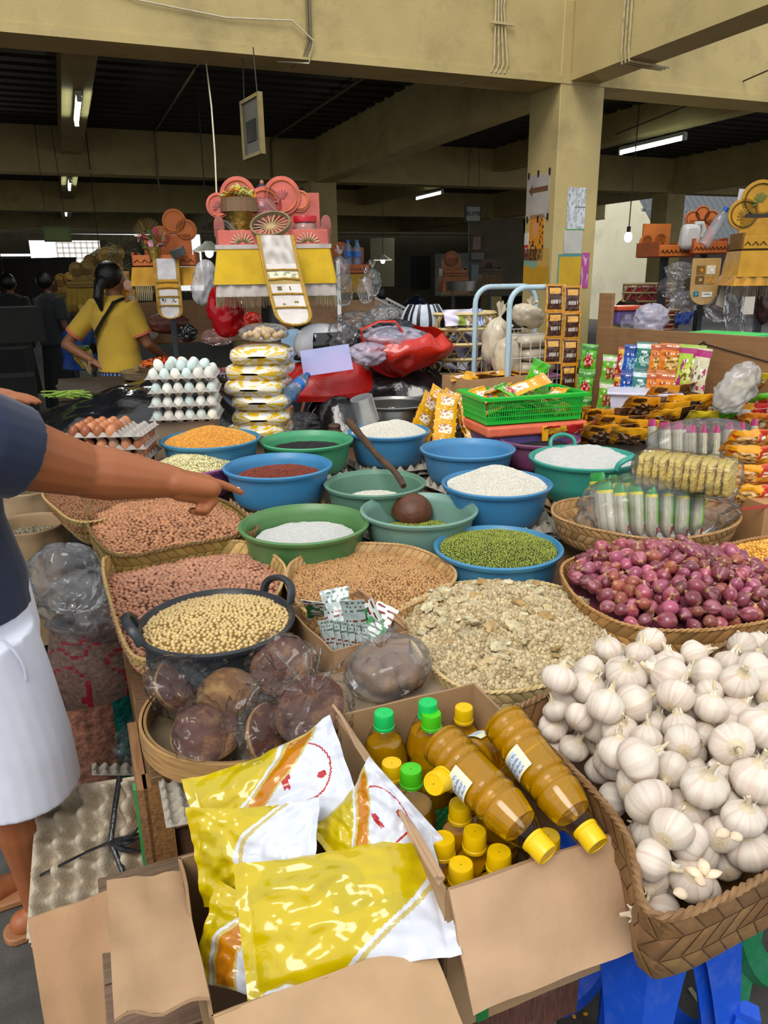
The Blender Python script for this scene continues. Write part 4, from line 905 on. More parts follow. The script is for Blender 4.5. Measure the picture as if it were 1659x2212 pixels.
for i in range(15):
    q = i/14; w = e1.lerp(e2, q)-a0; P.append((w.x+.007*math.sin(q*9), w.y, w.z+.010*math.sin(q*PI)+.004*math.sin(q*14)))
b = MB(); b.tube(P, [.0115+.003*math.sin(i*1.7)*.5+.005*(i/14) for i in range(15)], 9); b.build('handle', WD, lt, ang=60)
o = basin('grey aluminium basin standing behind the scoop rice basin', at(850, 868, .97), .97, .40, .15, 'a0a0a0', name='metal_basin', cat='basin', base=.9)
for c in o.children: c.material_slots[0].link = 'OBJECT'; c.material_slots[0].material = mt('dull_metal', '8e8e8a', rough=.35, var=.2, sc=6., metal=.9, dirt='55524c', dsc=6, damt=.5)
b = MB(); p = at(722, 912, .86); b.lathe([(.001, 0), (.035, 0), (.04, .02), (.03, .035), (.034, .05), (.028, .06), (.001, .06)], 24); tag(b.build('grinding_stone', mt('brown_stone', '5b4438', rough=.7), loc=(p.x, p.y, .79)), 'small turned brown stone jar behind the green basin', 'jar')
MB().box((0, 0, 0), (.30, .22, .10), srgb('a8957c')).build('y', CARD); o = bpy.data.objects['y']; o.name = 'cardboard_carton'; p = at(560, 930, .84); o.location = (-.60, 3.78, .775); o.rotation_euler = (0, 0, AZ-.3); tag(o, 'low pale carton under the tower of noodle bags', 'carton')
# tower of wrapped bags
def art_noodle(sd):
    def f(s, q):
        v = nz(s*5, q*3, sd, 1.3)
        if q > .62: 
            if nz(s*9, q*11, sd+3, 1.) > .05: return srgb('d8b020')
            return srgb('dedbd0')
        if v > .22: return srgb('cfa624')
        if int(s*38+4*v) % 3 == 0: return srgb('8f8250')
        return srgb('d8d3c0')
    return f
NOOD = mt('clear_wrapped', None, rough=.16, var=.08, sc=30., coat=.7, bump=.35, bsc=50)
for i in range(6):
    p = Vector((-.60+.012*((i*7) % 3-1), 3.76+.01*((i*5) % 3), (.865+i*.074)))
    b = MB(); ar = art_noodle(i); se = lambda v, e: math.copysign(abs(v)**e, v)
    b.grid(lambda s, q: (lambda en, k: (.145*en**.5*se(math.cos(s*2*PI), .65)*k, (q-.5)*.36, .049*en*se(math.sin(s*2*PI), .75)*k))(max(.02, 1-abs(2*q-1)**5)**.6, 1+.05*nz(s*9, q*6, i)), 40, 34, cu=True, colf=lambda s, q: ar((s*3) % 1, q)); o = b.build('noodle_bag', NOOD, ang=180); o.matrix_world = Matrix.Translation(p) @ rz(AZ-.55+.06*((i*3) % 4)) @ Matrix.Rotation(PI, 4, 'Z') @ Matrix.Rotation(random.uniform(-.05, .05), 4, 'X')
    tag(o, ['lowest yellow and white bag of the six-bag tower', 'second bag from the bottom of the yellow and white tower', 'third bag from the bottom of the yellow and white tower', 'fourth bag from the bottom of the yellow and white tower', 'fifth bag from the bottom of the yellow and white tower', 'topmost wrinkled bag of the yellow and white tower'][i], 'noodle bag')
CLEARB = film('clear_bag', 'd6d8dc', body=.10, rough=.12, wr=20., bump=.9, gloss=.22); MILK = film('milky_bag', 'd9d6d0', body=.42, rough=.2, wr=16., bump=.8, gloss=.25); GREYB = film('grey_bag', 'b4b7be', body=.13, rough=.09, wr=24., bump=1., gloss=.25)
def plain_bag(label, p, r, seed, mat, rot=(0, 0, 0), tie=False, name='plastic_bag', **k):
    o = bag_mesh(*r, seed, tie=tie, **k).build(name, mat, loc=p, rot=rot, ang=180); return tag(o, label, 'bag')
# bag of candlenuts
p = Vector((-.58, 3.80, 1.335)); t = thing('nut_bag', 'clear bag of round beige candlenuts on top of the bag tower', 'bag', p)
bag_mesh(.12, .09, .045, 31, tie=False, wr=.12).build('plastic_bag', CLEARB, t, ang=180)
nm_ = MB(); nm_.ell((0, 0, 0), (.017, .016, .013), 12, 8, srgb('cfae78')); nme = nm_.mesh('candlenut', mt('candlenut', 'c9a873', rough=.5, var=.2, sc=40, rnd=.2), ang=180)
for i in range(40):
    a = random.random()*6.28; q = random.random()**.5; o = inst(nme, 'candlenut', None, (p.x+.09*q*math.cos(a), p.y+.065*q*math.sin(a), p.z-.012+.028*(1-q)+random.uniform(-.008, .008)), (random.random()*3, random.random()*3, 0)); tag(o, 'round beige candlenut inside the clear bag on the tower', 'nut', 'candlenuts in the bag')
plain_bag('crumpled clear grey bag at the foot of the bag tower', at(650, 915, .83), (.11, .09, .06), 33, GREYB, wr=.3)
# black tarpaulin mounds
TARP = mt('black_tarp', '16171a', rough=.16, var=.3, sc=10., bump=1., bsc=11, coat=.4)
def mound(label, px, z0, hfun, name='black_tarpaulin', mat=TARP, wr=.05, cat='tarpaulin', nu=44, nv=26, dz=0):
    "draped sheet over a polygon of world points with given peak"
    P, _ = resample(catmull(px, 160), 64); c = P.mean(0); mb = MB(); sd = random.random()*30
    def fn(s, q):
        a = P[int(round(s*64)) % 64]; q = max(q, .001); p = c*(1-q)+a*q; h = hfun(p[0], p[1], q); w = wr*(abs(nz(p[0]*2+p[1], p[1]*2-p[0], sd, 2.2))-.2)+wr*.5*nz(p[0]*3, p[1]*9, sd, 2.)
        return (p[0], p[1], z0+max(.0, h)+w*min(1, (1-q)*5))
    mb.grid(fn, 64, nv, cu=True); mb.grid(lambda s, q: (lambda w: (w[0], w[1], w[2]-.03*q))(fn(s, 1.)), 64, 1, cu=True); o = mb.build(name, mat, ang=180); return tag(o, label, cat)
mound('black plastic tarpaulin mound behind the tin scoop', [(-.45, 4.05), (.0, 3.95), (.55, 4.0), (.62, 4.6), (.2, 5.0), (-.4, 4.9)], .74, lambda x, y, q: .38*(1-q**2.6)+.05*(y-4.4), wr=.10)
mound('black plastic tarpaulin sloping up behind the egg stacks', [(-2.35, 4.1), (-1.7, 3.7), (-1.0, 4.0), (-.7, 4.3), (-.8, 5.1), (-1.6, 5.2), (-2.3, 4.9)], .66, lambda x, y, q: (.30+.16*max(-1, min(1, (x+1.6)/.6)))*(1-q**3))
# red cloth and bag, helmet
REDC = mt('red_plastic', 'b0150e', rough=.35, var=.1, sc=8., bump=.5, bsc=18, coat=.2)
mound('smooth red plastic sheet in front of the helmet', [(-.62, 4.2), (-.3, 4.1), (.0, 4.2), (.02, 4.45), (-.2, 4.7), (-.6, 4.6)], .97, lambda x, y, q: .24*(1-q**1.4)+.10*(x+.3), name='red_sheet', mat=REDC, wr=.07, cat='sheet')
b = MB(); b.box((0, 0, 0), (.26, .003, .16), srgb('a9aedb')); o = b.build('plastic_folder', film('violet_film', 'b6bcea', body=.55, rough=.15, wr=10., bump=.3, gloss=.2)); o.matrix_world = TR(at(705, 778, d=3.95), (-.7, -.12, .1)); tag(o, 'flat violet clear plastic sheet on the red plastic', 'plastic sheet')
p = at(690, 745, d=4.35); t = thing('helmet', 'white and black motorcycle helmet behind the red plastic', 'helmet', p, (0, 0, .4))
b = MB(); b.grid(lambda s, q: (lambda ph: (.15*math.cos(ph)*math.cos(s*2*PI), .125*math.cos(ph)*math.sin(s*2*PI), .125*math.sin(ph)))((q-.32)*PI*.73), 36, 20, cu=True, colf=lambda s, q: srgb('dfe2e4') if (q > .60 or s < .68) else srgb('14161a')); b.build('shell', mt('helmet_paint', None, rough=.12, var=.02, coat=.6), t, ang=180)
b = MB(); b.grid(lambda s, q: (lambda ph, th: (.158*math.cos(ph)*math.cos(th), .133*math.cos(ph)*math.sin(th), .128*math.sin(ph)))((q-.45)*1.1, (s-.5)*2.0), 20, 8, srgb('0d0f12')); b.build('visor', mt('dark_visor', '0c0e12', rough=.08, coat=.5), t, ang=180, rot=(0, 0, -.35))
b = MB(); b.lathe([(.148, -.058), (.155, -.066), (.152, -.078), (.14, -.074)], 36, srgb('1a1a1a'), sy=.84); b.build('rim', mt('helmet_rim', '1a1a1a', rough=.5), t)
plain_bag('crumpled clear bag over the dark side of the helmet', at(735, 735, d=4.3), (.09, .08, .10), 35, GREYB, wr=.3)
p = at(860, 772, d=4.15); t = thing('red_carrier_bag', 'open red plastic carrier bag stuffed with clear and black plastic', 'bag', p, (0, 0, .1))
def rb(s, q):
    tt = s*2*PI; ct, st = math.cos(tt), math.sin(tt); w = 1+.12*nz(ct*2, st*2, q*3, 1.3, 4); r = .25*(math.sin(min(1, q*1.25)*PI*.5)**.7)*(1-.25*max(0, q-.75)/.25); return (r*ct*w*1.05+.06*q, r*st*.75*w, -.10+.22*q+.03*nz(ct*2, st*2, q, 1.4, 8)+.05*max(0, st)*q)
b = MB(); b.grid(rb, 56, 18, cu=True); b.build('bag', mt('red_film', 'c22414', rough=.25, var=.1, sc=8., bump=.6, bsc=16, coat=.3, trans=.15), t, ang=180)
hb = MB(); hb.tube([(-.20, -.10, .08), (-.21, -.12, .16), (-.12, -.13, .20), (-.03, -.13, .20), (.02, -.12, .13)], [.02, .016, .013, .016, .02], 8, flat=.4); hb.build('handle', mt('red_film', 'c22414'), t)
plain_bag('crumpled clear plastic inside the red carrier bag', (p.x-.03, p.y-.05, p.z+.10), (.16, .10, .07), 36, film('lilac_bag', 'd2cfe6', body=.4, rough=.12, wr=18., bump=.9, gloss=.25), wr=.35)
plain_bag('black and white plastic scraps inside the red carrier bag', (p.x-.02, p.y+.04, p.z+.15), (.10, .06, .05), 37, mt('black_scrap', '22242a', rough=.25, var=.6, sc=25, bump=.8, bsc=30), wr=.4)
plain_bag('lilac clear bag with a white tag left of the red carrier bag', at(795, 765, d=4.0), (.10, .07, .06), 38, film('lilac_bag', 'd2cfe6'), wr=.3)
# water bottles lying blue
for px, py, px2, py2, lb in ((665, 810, 625, 850, 'blue-labelled clear water bottle lying head up by the bag tower'), (640, 845, 610, 870, 'second clear water bottle under the first by the bag tower')):
    A, Bq = at(px, py, d=3.85), at(px2, py2, d=3.65); t = thing('water_bottle', lb, 'bottle'); q = (A-Bq).to_track_quat('Z', 'X'); t.matrix_world = Matrix.Translation(Bq) @ q.to_matrix().to_4x4()
    b = MB(); b.lathe([(.001, 0), (.033, 0)]+[(.034*(1-.05*(i % 2)), .01+i*.012) for i in range(14)]+[(.028, .19), (.014, .215), (.013, .23)], 24); b.build('bottle_body', film('blue_pet', '7fb4e0', body=.3, rough=.08, wr=20, bump=.3, gloss=.3), t, ang=60)
    b = MB(); b.lathe([(.0145, .228), (.0155, .23), (.0155, .245), (.001, .246)], 20); b.build('cap', mt('blue_cap', '1f58b0', rough=.3), t)
    b = MB(); b.lathe([(.0352, .07), (.0352, .12)], 24); b.build('label', mt('blue_label', '2d74c4', rough=.4, var=.3, sc=40), t)

for (q, z1, lb) in ((pw, .985, 'worn carton holding up the white egg stack'), (pb, .895, 'worn carton holding up the brown egg stack')):
    MB().box((0, 0, (z1+.72)/2-.72), (.26, .20, z1-.72), srgb('8a7660')).build('zz', CARD); o = bpy.data.objects['zz']; o.name = 'cardboard_carton'; o.location = (q.x, q.y, .72); o.rotation_euler = (0, 0, AZ-.3); tag(o, lb, 'carton')
# ================= right side: rack, sachets, spice heap
def art_pack(base, alt, blob, seed=0, band=.16, text='2b1d14', end=None):
    base, alt, blob, text = map(srgb, (base, alt, blob, text)); end = srgb(end) if end else base
    def f(s, q):
        if q < .06 or q > .94: return mix(end, (.6, .6, .6), .15)
        if q > 1-band-.06: return alt if not (.25 < s < .75 and 1-band*.62 < q < 1-band*.4 and nz(s*26, seed+1) > 0) else (.8, .8, .72)
        if (abs(s-.54) < .30 and abs(q-.33) < .2 if seed % 2 else (s-.5)**2/.11+(q-.38)**2/.05 < 1):
            v = nz(s*7, q*9, seed, 1.4); return mix(blob, text, .8) if v < -.22 else (mix(blob, (1, .95, .8), .45) if v > .22 else blob)
        if .62 < q < .69 and .2 < s < .8 and nz(s*30, seed) > .05: return (.8, .78, .7)
        return base if nz(s*4, q*4, seed+7, 1.) < .3 else alt
    return f
A_YEL = art_pack('e0a208', 'd89010', 'e9dcc0', 1, text='a03018'); A_BRN = art_pack('d08c14', '4a2c16', '6a3c1c', 2, band=.34); A_BLK = art_pack('d69a18', '2a1a12', '7a4a1c', 3, band=.30)
A_COF = lambda s, q: (srgb('c98a1c') if (s < .09 or s > .91 or q < .08 or q > .93) else (srgb('d9a24a') if (.66 < q < .86 and .18 < s < .82) else ((.8, .75, .65) if (.30 < q < .42 and .2 < s < .8 and int(s*24) % 2) else srgb('46281a'))))
A_GRN = art_pack('58b020', '2f7a1a', 'c22a2a', 4, text='601010'); A_MIX = art_pack('6cb02a', 'd8d0c0', 'a85a28', 5); A_RED = art_pack('b01c1c', 'd8a428', 'e8e0d0', 6); A_BLU = art_pack('1c4fb0', '123a80', '6aa8d8', 7, text='0c2a60'); A_TEA = art_pack('2f7a70', 'cfdede', '8ab8b0', 8); A_ORG = art_pack('d87a1c', 'b0501c', 'e0b050', 9); A_PNK = art_pack('a8c832', 'a82a70', 'd0d060', 10, band=.12); A_NOO = art_pack('e8a018', 'c83818', 'e0b060', 11); A_GY = art_pack('e0c820', '3a9a20', 'b06a20', 12); A_WR = art_pack('d8dce4', 'b81c24', 'd07a28', 13); A_STR = lambda s, q: srgb('d8a018') if int(q*22) % 2 else srgb('3a2010')
def pk(label, cat, c, along, across, w, h, th, art, name='sachet', group=None, seed=None, **k):
    M = orient(c, along, across); return sachet(name, label, cat, group, M, w, h, th, art, seed=seed if seed is not None else int(random.random()*99), **k)
# rack of pale blue tube
p0 = at(1097, 770, d=3.92); TUBE = mt('pale_blue_tube', 'a9c0cc', rough=.35, var=.06, dirt='6a6a60', dsc=8, damt=.25); WIRE = mt('white_wire', 'c8c8c4', rough=.4, metal=.3, dirt='6a4a34', dsc=9, damt=.5)
rk = thing('wire_rack', 'pale blue tube rack with wire shelves holding flour bags', 'rack', (p0.x, p0.y, .74), (0, 0, AZ)); zt = 1.525-.74
for dv in (0, .36):
    b = MB(); P = [(0, dv, 0), (0, dv, zt-.09)]+[(.09-.09*math.cos(i/6*PI/2), dv, zt-.09+.09*math.sin(i/6*PI/2)) for i in range(1, 7)]+[(.30, dv, zt)]+[(.30+.09*math.sin(i/6*PI/2), dv, zt-.09+.09*math.cos(i/6*PI/2)) for i in range(1, 7)]+[(.39, dv, 0)]
    b.tube(P, .0145, 10); b.build('tube_frame', TUBE, rk, ang=60)
for z in (.31, .02):
    b = MB()
    for i in range(9): b.tube([(0, i*.045, z), (.39, i*.045, z)], .003, 5)
    for i in range(3): b.tube([(.02+i*.17, 0, z), (.02+i*.17, .36, z)], .003, 5)
    b.build('wire_shelf', WIRE, rk)
for nm_, v_, zs in (('wire_panel', 0, ((.02, .31), (.31, .55))), ('wire_panel', .36, ((.02, .55),))):
    b = MB()
    for za, zb in zs:
        n_ = 13 if za < .2 else 7
        for i in range(n_): b.tube([(.02+i*.35/(n_-1), v_, za), (.02+i*.35/(n_-1), v_, zb)], .0028, 5)
        for z in (za, (za+zb)/2, zb): b.tube([(0, v_, z), (.39, v_, z)], .003, 5)
    b.build(nm_, WIRE, rk)
MB().box((.195, .18, .32), (.37, .34, .006)).build('pink_mat', mt('pink_mat', 'b06a9a', rough=.6), rk)
FLOUR = mt('flour_bag', 'c2b69e', rough=.3, var=.06, sc=10., bump=.35, bsc=24, coat=.4)
Rk = Matrix.Translation((p0.x, p0.y, .74)) @ rz(AZ)
for i in range(6):
    q = Rk @ Vector((.25+.02*(i % 2), .13+.15*(i // 3), .36+.072*(i % 3))); b = MB()
    b.grid(lambda s, t: (lambda e: ((t-.5)*.25, .066*e*math.cos(s*2*PI), .038*e*math.sin(s*2*PI)))((1-abs(2*t-1)**4)**.5*(1+.05*nz(s*6, t*5, i))), 24, 16, cu=True)
    o = b.build('flour_bag', FLOUR, loc=q, rot=(0, 0, AZ+.05*i), ang=180); tag(o, 'round-ended clear bag of beige flour stacked in the wire rack', 'flour bag', 'stacked flour bags')
for i, (u_, v_, z_, r_) in enumerate(((.07, .13, .42, (.075, .08, .11)), (.08, .27, .50, (.07, .07, .13)), (.24, .2, .63, (.10, .08, .06)))):
    q = Rk @ Vector((u_, v_, z_)); o = bag_mesh(*r_, 50+i, tie=True, neck=.5, wr=.16, flare=.25).build('flour_bag', FLOUR, loc=q, rot=(0, .2*i, .4*i), ang=180); tag(o, ['tied flour bag standing at the left of the wire rack', 'second tied flour bag at the back left of the wire rack', 'tied flour bag lying on top of the stacked flour bags'][i], 'flour bag')
# coffee sachet strips hanging on the rack front
for (u_, n_, zt_, lb, grp) in ((.245, 3, .80, 'brown and gold coffee sachet in the shorter strip hanging on the rack', 'coffee sachets, shorter strip'), (.355, 4, .79, 'brown and gold coffee sachet in the longer strip hanging on the rack', 'coffee sachets, longer strip')):
    for i in range(n_):
        c = Rk @ Vector((u_+.006*math.sin(i), -.035-.004*(i % 2), zt_-.068-.134*i)); pk(lb, 'coffee sachet', c, (0, .06*(-1)**i, 1), (math.cos(AZ-.15), math.sin(AZ-.15), 0), .102, .136, .014, A_COF, name='coffee_sachet', group=grp, nx=22, ny=28)
    for i in range(n_):
        c = Rk @ Vector((u_+.018, -.018, zt_-.075-.134*i)); pk(lb+', rear layer', 'coffee sachet', c, (0, 0, 1), (math.cos(AZ), math.sin(AZ), 0), .10, .134, .012, A_COF, name='coffee_sachet', group=grp+', rear')
# bamboo basket of paper packets behind the rack
p = at(1000, 715, d=4.35); bs = thing('open_weave_basket', 'open hexagon-weave bamboo basket stuffed with paper packets behind the rack', 'basket', (p.x, p.y, 1.05), (0, 0, AZ)); SPL = mt('bamboo_split', None, rough=.55, var=.2, sc=20)
def hexweave(parent, R, h, col, mat, n=11, wdt=.022, sy=.8):
    for sg in (1, -1):
        for k in range(n):
            b = MB(); P = []
            for i in range(13): a = 2*PI*k/n+sg*i/12*1.3; P.append((R*math.cos(a), R*sy*math.sin(a), h*i/12))
            b.tube(P, wdt/2, 4, jit(srgb(col), .15), flat=.2); b.build('bamboo_strip', mat, parent)
    for z in (0, .25, .5, .75, 1):
        b = MB(); b.tube([(R*1.005*math.cos(i/30*2*PI), R*sy*1.005*math.sin(i/30*2*PI), h*z) for i in range(30)], wdt/2, 4, jit(srgb(col), .15), closed=True); b.build('bamboo_hoop', mat, parent)
hexweave(bs, .19, .33, 'bfa878', SPL)
PAPER = mt('printed_paper', None, rough=.6, var=.05)
for i in range(16):
    a = random.random()*6.28; q = .14*random.random()**.5; z = 1.09+.28*i/16; c = (p.x+q*math.cos(a), p.y+q*math.sin(a)*.7, z)
    b = MB(); b.grid(lambda s, t: ((s-.5)*.16, (t-.5)*.11, .012*nz(s*3, t*3, i)), 12, 8, colf=lambda s, t: srgb('d2cfe0') if nz(s*5, t*6, i) < .2 else srgb(random.choice(['8a94c0', '8fae4c', 'b9a9c9']))); b.grid(lambda s, t: ((.5-s)*.16, (t-.5)*.11, .012*nz((1-s)*3, t*3, i)-.006), 12, 8, srgb('cdcada'))
    o = b.build('paper_packet', PAPER, loc=c, rot=(random.uniform(-1, 1), random.uniform(-1, 1), random.random()*6), ang=180); tag(o, 'folded printed paper packet inside the open-weave bamboo basket', 'paper', 'paper packets in the bamboo basket')
b = MB(); b.grid(lambda s, t: ((s-.5)*.24, .02*nz(s*4, t*3, 3)-.03*t, -t*.085), 26, 14, colf=lambda s, t: srgb('8aa03c') if .33 < s < .55 and t > .2 else (srgb('6a8ac4') if (s > .7 and int(s*40) % 3 == 0) else srgb('d6d2e6'))); b.grid(lambda s, t: ((.5-s)*.24, .02*nz((1-s)*4, t*3, 3)-.03*t+.004, -t*.085), 26, 14, srgb('cfcbdd'))
o = b.build('printed_sheet', PAPER, loc=at(1000, 668, d=4.18), rot=(0, 0, AZ), ang=180); tag(o, 'lilac printed sheet folded over the bamboo basket rim', 'paper')
MB().box((p.x, p.y, .88), (.34, .3, .32), srgb('6b4a36')).build('y2', CARD); o = bpy.data.objects['y2']; o.name = 'wooden_crate'; tag(o, 'dark crate under the open-weave bamboo basket', 'crate')
# striped bag, mesh crate, clear bags left of the basket
b = MB(); b.grid(lambda s, q: (lambda t: ((.10+.02*math.sin(3*t))*math.cos(t)*(.8+.4*math.sin(q*PI)), .07*math.sin(t)*(.8+.4*math.sin(q*PI)), .20*q))(s*2*PI), 36, 10, cu=True, colf=lambda s, q: srgb('1c1d22') if int(s*22) % 2 else srgb('b9c4cf')); tag(b.build('striped_bag', mt('striped_film', None, rough=.3, bump=.3, bsc=20), loc=at(915, 735, d=4.35), ang=180), 'black and pale striped plastic bag beside the bamboo basket', 'bag')
o = thing('mesh_crate', 'grey lattice-sided plastic crate tilted behind the clear bags', 'crate', at(868, 690, d=4.6), (0, .45, AZ)); GRYP = mt('grey_plastic', '8d8f8c', rough=.5)
for sx, L, ax in ((-.09, .34, 0), (.09, .34, 0)):
    b = MB()
    for i in range(14): b.tube([(-.17+i*.026, sx, -.05), (-.17+i*.026+.05, sx, .05)], .003, 4); b.tube([(-.17+i*.026+.05, sx, -.05), (-.17+i*.026, sx, .05)], .003, 4)
    b.box((.01, sx, .055), (.38, .012, .014)); b.box((.01, sx, -.055), (.38, .012, .014)); b.build('lattice_side', GRYP, o)
for i, (px, py, d, r, lb) in enumerate(((830, 695, 4.4, (.12, .09, .09), 'bundle of clear tubes in a plastic bag above the red carrier bag'), (770, 690, 4.6, (.11, .08, .05), 'flat crumpled clear bag behind the helmet'), (790, 712, 4.45, (.09, .07, .05), 'small crumpled clear bag right of the helmet'))): plain_bag(lb, at(px, py, d=d), r, 60+i, GREYB, wr=.35)
# cardboard box of yellow sachets, green crate on lidded bin, strips of yellow sachets
p = at(1062, 830, d=3.98); cb = thing('cardboard_carton', 'open brown carton full of yellow sachets under the wire rack front', 'carton', (p.x, p.y, .90), (0, 0, AZ+.1))
for M, w in ((Matrix.Translation((0, -.12, 0)), .46), (Matrix.Translation((0, .12, 0)) @ rz(PI), .46), (Matrix.Translation((-.23, 0, 0)) @ rz(-PI/2), .24), (Matrix.Translation((.23, 0, 0)) @ rz(PI/2), .24)): panel(cb, 'side', M, w, .19, srgb('ad855c'))
MB().box((0, 0, -.07), (.44, .22, .14), srgb('8a6a48')).build('bottom', CARD, cb)
for i in range(9):
    c = Vector((p.x, p.y, 1.085))+rz(AZ) @ Vector((-.18+.045*i, random.uniform(-.05, .05), .008*random.random())); pk('yellow sachet lying in the open carton under the rack', 'sachet', c, (math.cos(1.2*i), math.sin(1.2*i), .15), (-math.sin(1.2*i), math.cos(1.2*i), .2), .09, .13, .012, A_YEL, group='yellow sachets in the carton')
GC = mt('green_crate', '1fb83a', rough=.35, var=.04); p = at(1125, 905, d=3.52); gc = thing('green_basket', 'bright green slotted plastic basket of seasoning sachets', 'basket', (p.x, p.y, .955), (0, 0, AZ-.1))
def crate_side(parent, w, h, M, tap=.02):
    b = MB(); n = int(w/.0105)
    for i in range(n): x = -w/2+w*(i+.5)/n; b.box((x, 0, h*.5), (.0036, .004, h*.86))
    for z, t in ((0.008, .014), (h*.28, .004), (h*.5, .004), (h*.72, .004)): b.box((0, 0, z), (w, .006, t))
    b.box((0, -.006, h-.006), (w+.03, .022, .014)); o = b.build('side', GC, parent); o.matrix_local = M @ Matrix.Rotation(.14, 4, 'X')
crate_side(gc, .46, .125, Matrix.Translation((0, -.13, 0))); crate_side(gc, .46, .125, Matrix.Translation((0, .13, 0)) @ rz(PI)); crate_side(gc, .27, .125, Matrix.Translation((-.23, 0, 0)) @ rz(-PI/2)); crate_side(gc, .27, .125, Matrix.Translation((.23, 0, 0)) @ rz(PI/2))
MB().box((0, 0, .004), (.46, .26, .006)).build('bottom', GC, gc)
Gm = Matrix.Translation((p.x, p.y, .955)) @ rz(AZ-.1)
for i in range(22):
    c = Gm @ Vector((random.uniform(-.20, .20), random.uniform(-.10, .10), .03+.11*i/22)); a = random.random()*6; ar, lb = ((A_YEL, 'yellow seasoning sachet in the green basket') if i % 3 else (A_GRN, 'green and red seasoning sachet in the green basket'))
    pk(lb, 'sachet', c, (math.cos(a), math.sin(a), .3), (-math.sin(a), math.cos(a), random.uniform(-.5, .5)), .085, .12, .012, ar, group=lb.split(' ')[0]+' sachets in the green basket')
pk('large lime green sachet sticking up out of the green basket', 'sachet', Gm @ Vector((.09, .05, .17)), (.35, .1, .8), (.8, .3, -.3), .10, .17, .01, art_pack('58c020', '3fa81a', '4aa82a', 15), nx=20, ny=24)
pk('yellow sachet strip bent over the rim of the green basket', 'sachet', Gm @ Vector((.0, -.04, .15)), (.9, .2, .3), (-.2, .8, .4), .09, .22, .012, A_YEL, nx=20, ny=30)
p2 = Vector((p.x+.01, p.y+.01, 0)); bn = thing('lidded_bin', 'purple plastic bin with an orange lid under the green basket', 'bin', (p2.x, p2.y, .72), (0, 0, AZ-.1))
b = MB(); b.box((0, 0, .09), (.44, .28, .18), taper=1.06); b.build('bin_body', mt('purple_plastic', '5b4a82', rough=.4), bn, bev=.012); b = MB(); b.box((0, 0, .205), (.50, .33, .05)); b.build('lid', mt('orange_plastic', 'd8684a', rough=.4), bn, bev=.012)
MB().box((.03, -.168, .185), (.03, .012, .07)).build('clip', mt('yellow_clip', 'd8a018', rough=.4), bn, bev=.003)
def strip(px, z, n, lb, grp, lean, art, w=.112, h=.135, dz=.0, rot=0., fold=True):
    base = at(*px, z)
    for i in range(n):
        c = base+Vector((lean[0]*i, lean[1]*i, -dz*i)); pk(lb, 'sachet', c, (lean[0], lean[1], -dz-.001), (math.cos(rot), math.sin(rot), 0), w, h, .014, art, group=grp, nx=18, ny=22)
strip((945, 862), 1.0, 4, 'mustard yellow sachet in the draped strip right of the scoop rice', 'yellow sachets, first draped strip', (-.035, -.06), A_YEL, dz=.055, rot=.5)
strip((965, 875), 1.0, 4, 'mustard yellow sachet in the second draped strip, folded outward', 'yellow sachets, second draped strip', (-.01, -.06), A_YEL, dz=.055, rot=.2)
strip((1000, 872), .99, 3, 'mustard yellow sachet in the strip nearest the green basket', 'yellow sachets, strip by the green basket', (.02, -.05), A_YEL, dz=.065, rot=.1, w=.10)
strip((925, 880), .98, 4, 'mustard yellow sachet in the strip nearest the scoop rice', 'yellow sachets, strip by the scoop rice', (-.03, -.045), A_YEL, dz=.06, rot=.7)
strip((1020, 890), .97, 3, 'mustard yellow sachet in the short strip against the green basket corner', 'yellow sachets, short strip', (.015, -.045), A_YEL, dz=.07, rot=-.1)
strip((985, 858), 1.02, 2, 'mustard yellow sachet folded over the top of the draped strips', 'yellow sachets, folded top', (.05, -.01), A_YEL, dz=.03, rot=1.2)
o = basin('grey jar bottom under the draped sachets', at(968, 920, .86), .86, .14, .12, '777064', name='jar', cat='jar', base=.95)
# wood partition with hung packs
PLY = mt('plywood', '8a6642', rough=.6, var=.12, sc=5., stretch=(1, 1, 9), dirt='4a3220', dsc=2.2, damt=.5)
A, Bq = at(1292, 705, 1.3), at(1659, 728, 1.3); dv = (Bq-A).normalized(); wp = thing('wooden_partition', 'brown plywood partition board behind the hung snack packs', 'partition board', (A.x, A.y, .74), (0, 0, math.atan2(dv.y, dv.x)))
b = MB(); b.box((.75, 0, .28), (1.5, .018, .56)); b.build('board', PLY, wp, bev=.002); b = MB(); b.box((-.02, .08, .37), (.10, .02, .74)); b.build('board', PLY, wp, bev=.002, rot=(0, 0, .0))
b = MB(); b.tube([(.62, -.012, .47), (.70, -.014, .52), (.72, -.014, .50)], .003, 5, srgb('2a2420')); b.tube([(.70, -.014, .51), (1.1, -.013, .44)], .003, 5, srgb('2a2420')); b.build('cord', mt('cord', '2a2420'), wp)
MB().box((.1, .1, .27), (.3, .02, .54)).build('board', PLY, wp)
Wm = Matrix.Translation((A.x, A.y, .74)) @ rz(math.atan2(dv.y, dv.x))
hang = [(1268, 830, 'green and red sachet strip hanging first at the board corner', A_GRN, .085, 3), (1318, 825, 'tall green snack sachet strip with food pictures on the board', A_MIX, .10, 2), (1345, 810, 'narrow red printed sachet hanging beside the blue one', A_RED, .07, 2), (1362, 805, 'dark blue sachet strip hanging on the board', A_BLU, .085, 2), (1392, 800, 'teal and white sachet strip hanging on the board', A_TEA, .10, 2), (1418, 805, 'narrow orange-brown sachet hanging beside the teal one', A_ORG, .08, 2), (1447, 805, 'wide orange snack sachet hanging on the board', A_ORG, .12, 2), (1490, 795, 'magenta-ended yellow-green snack packet hanging last on the board', A_PNK, .12, 1)]
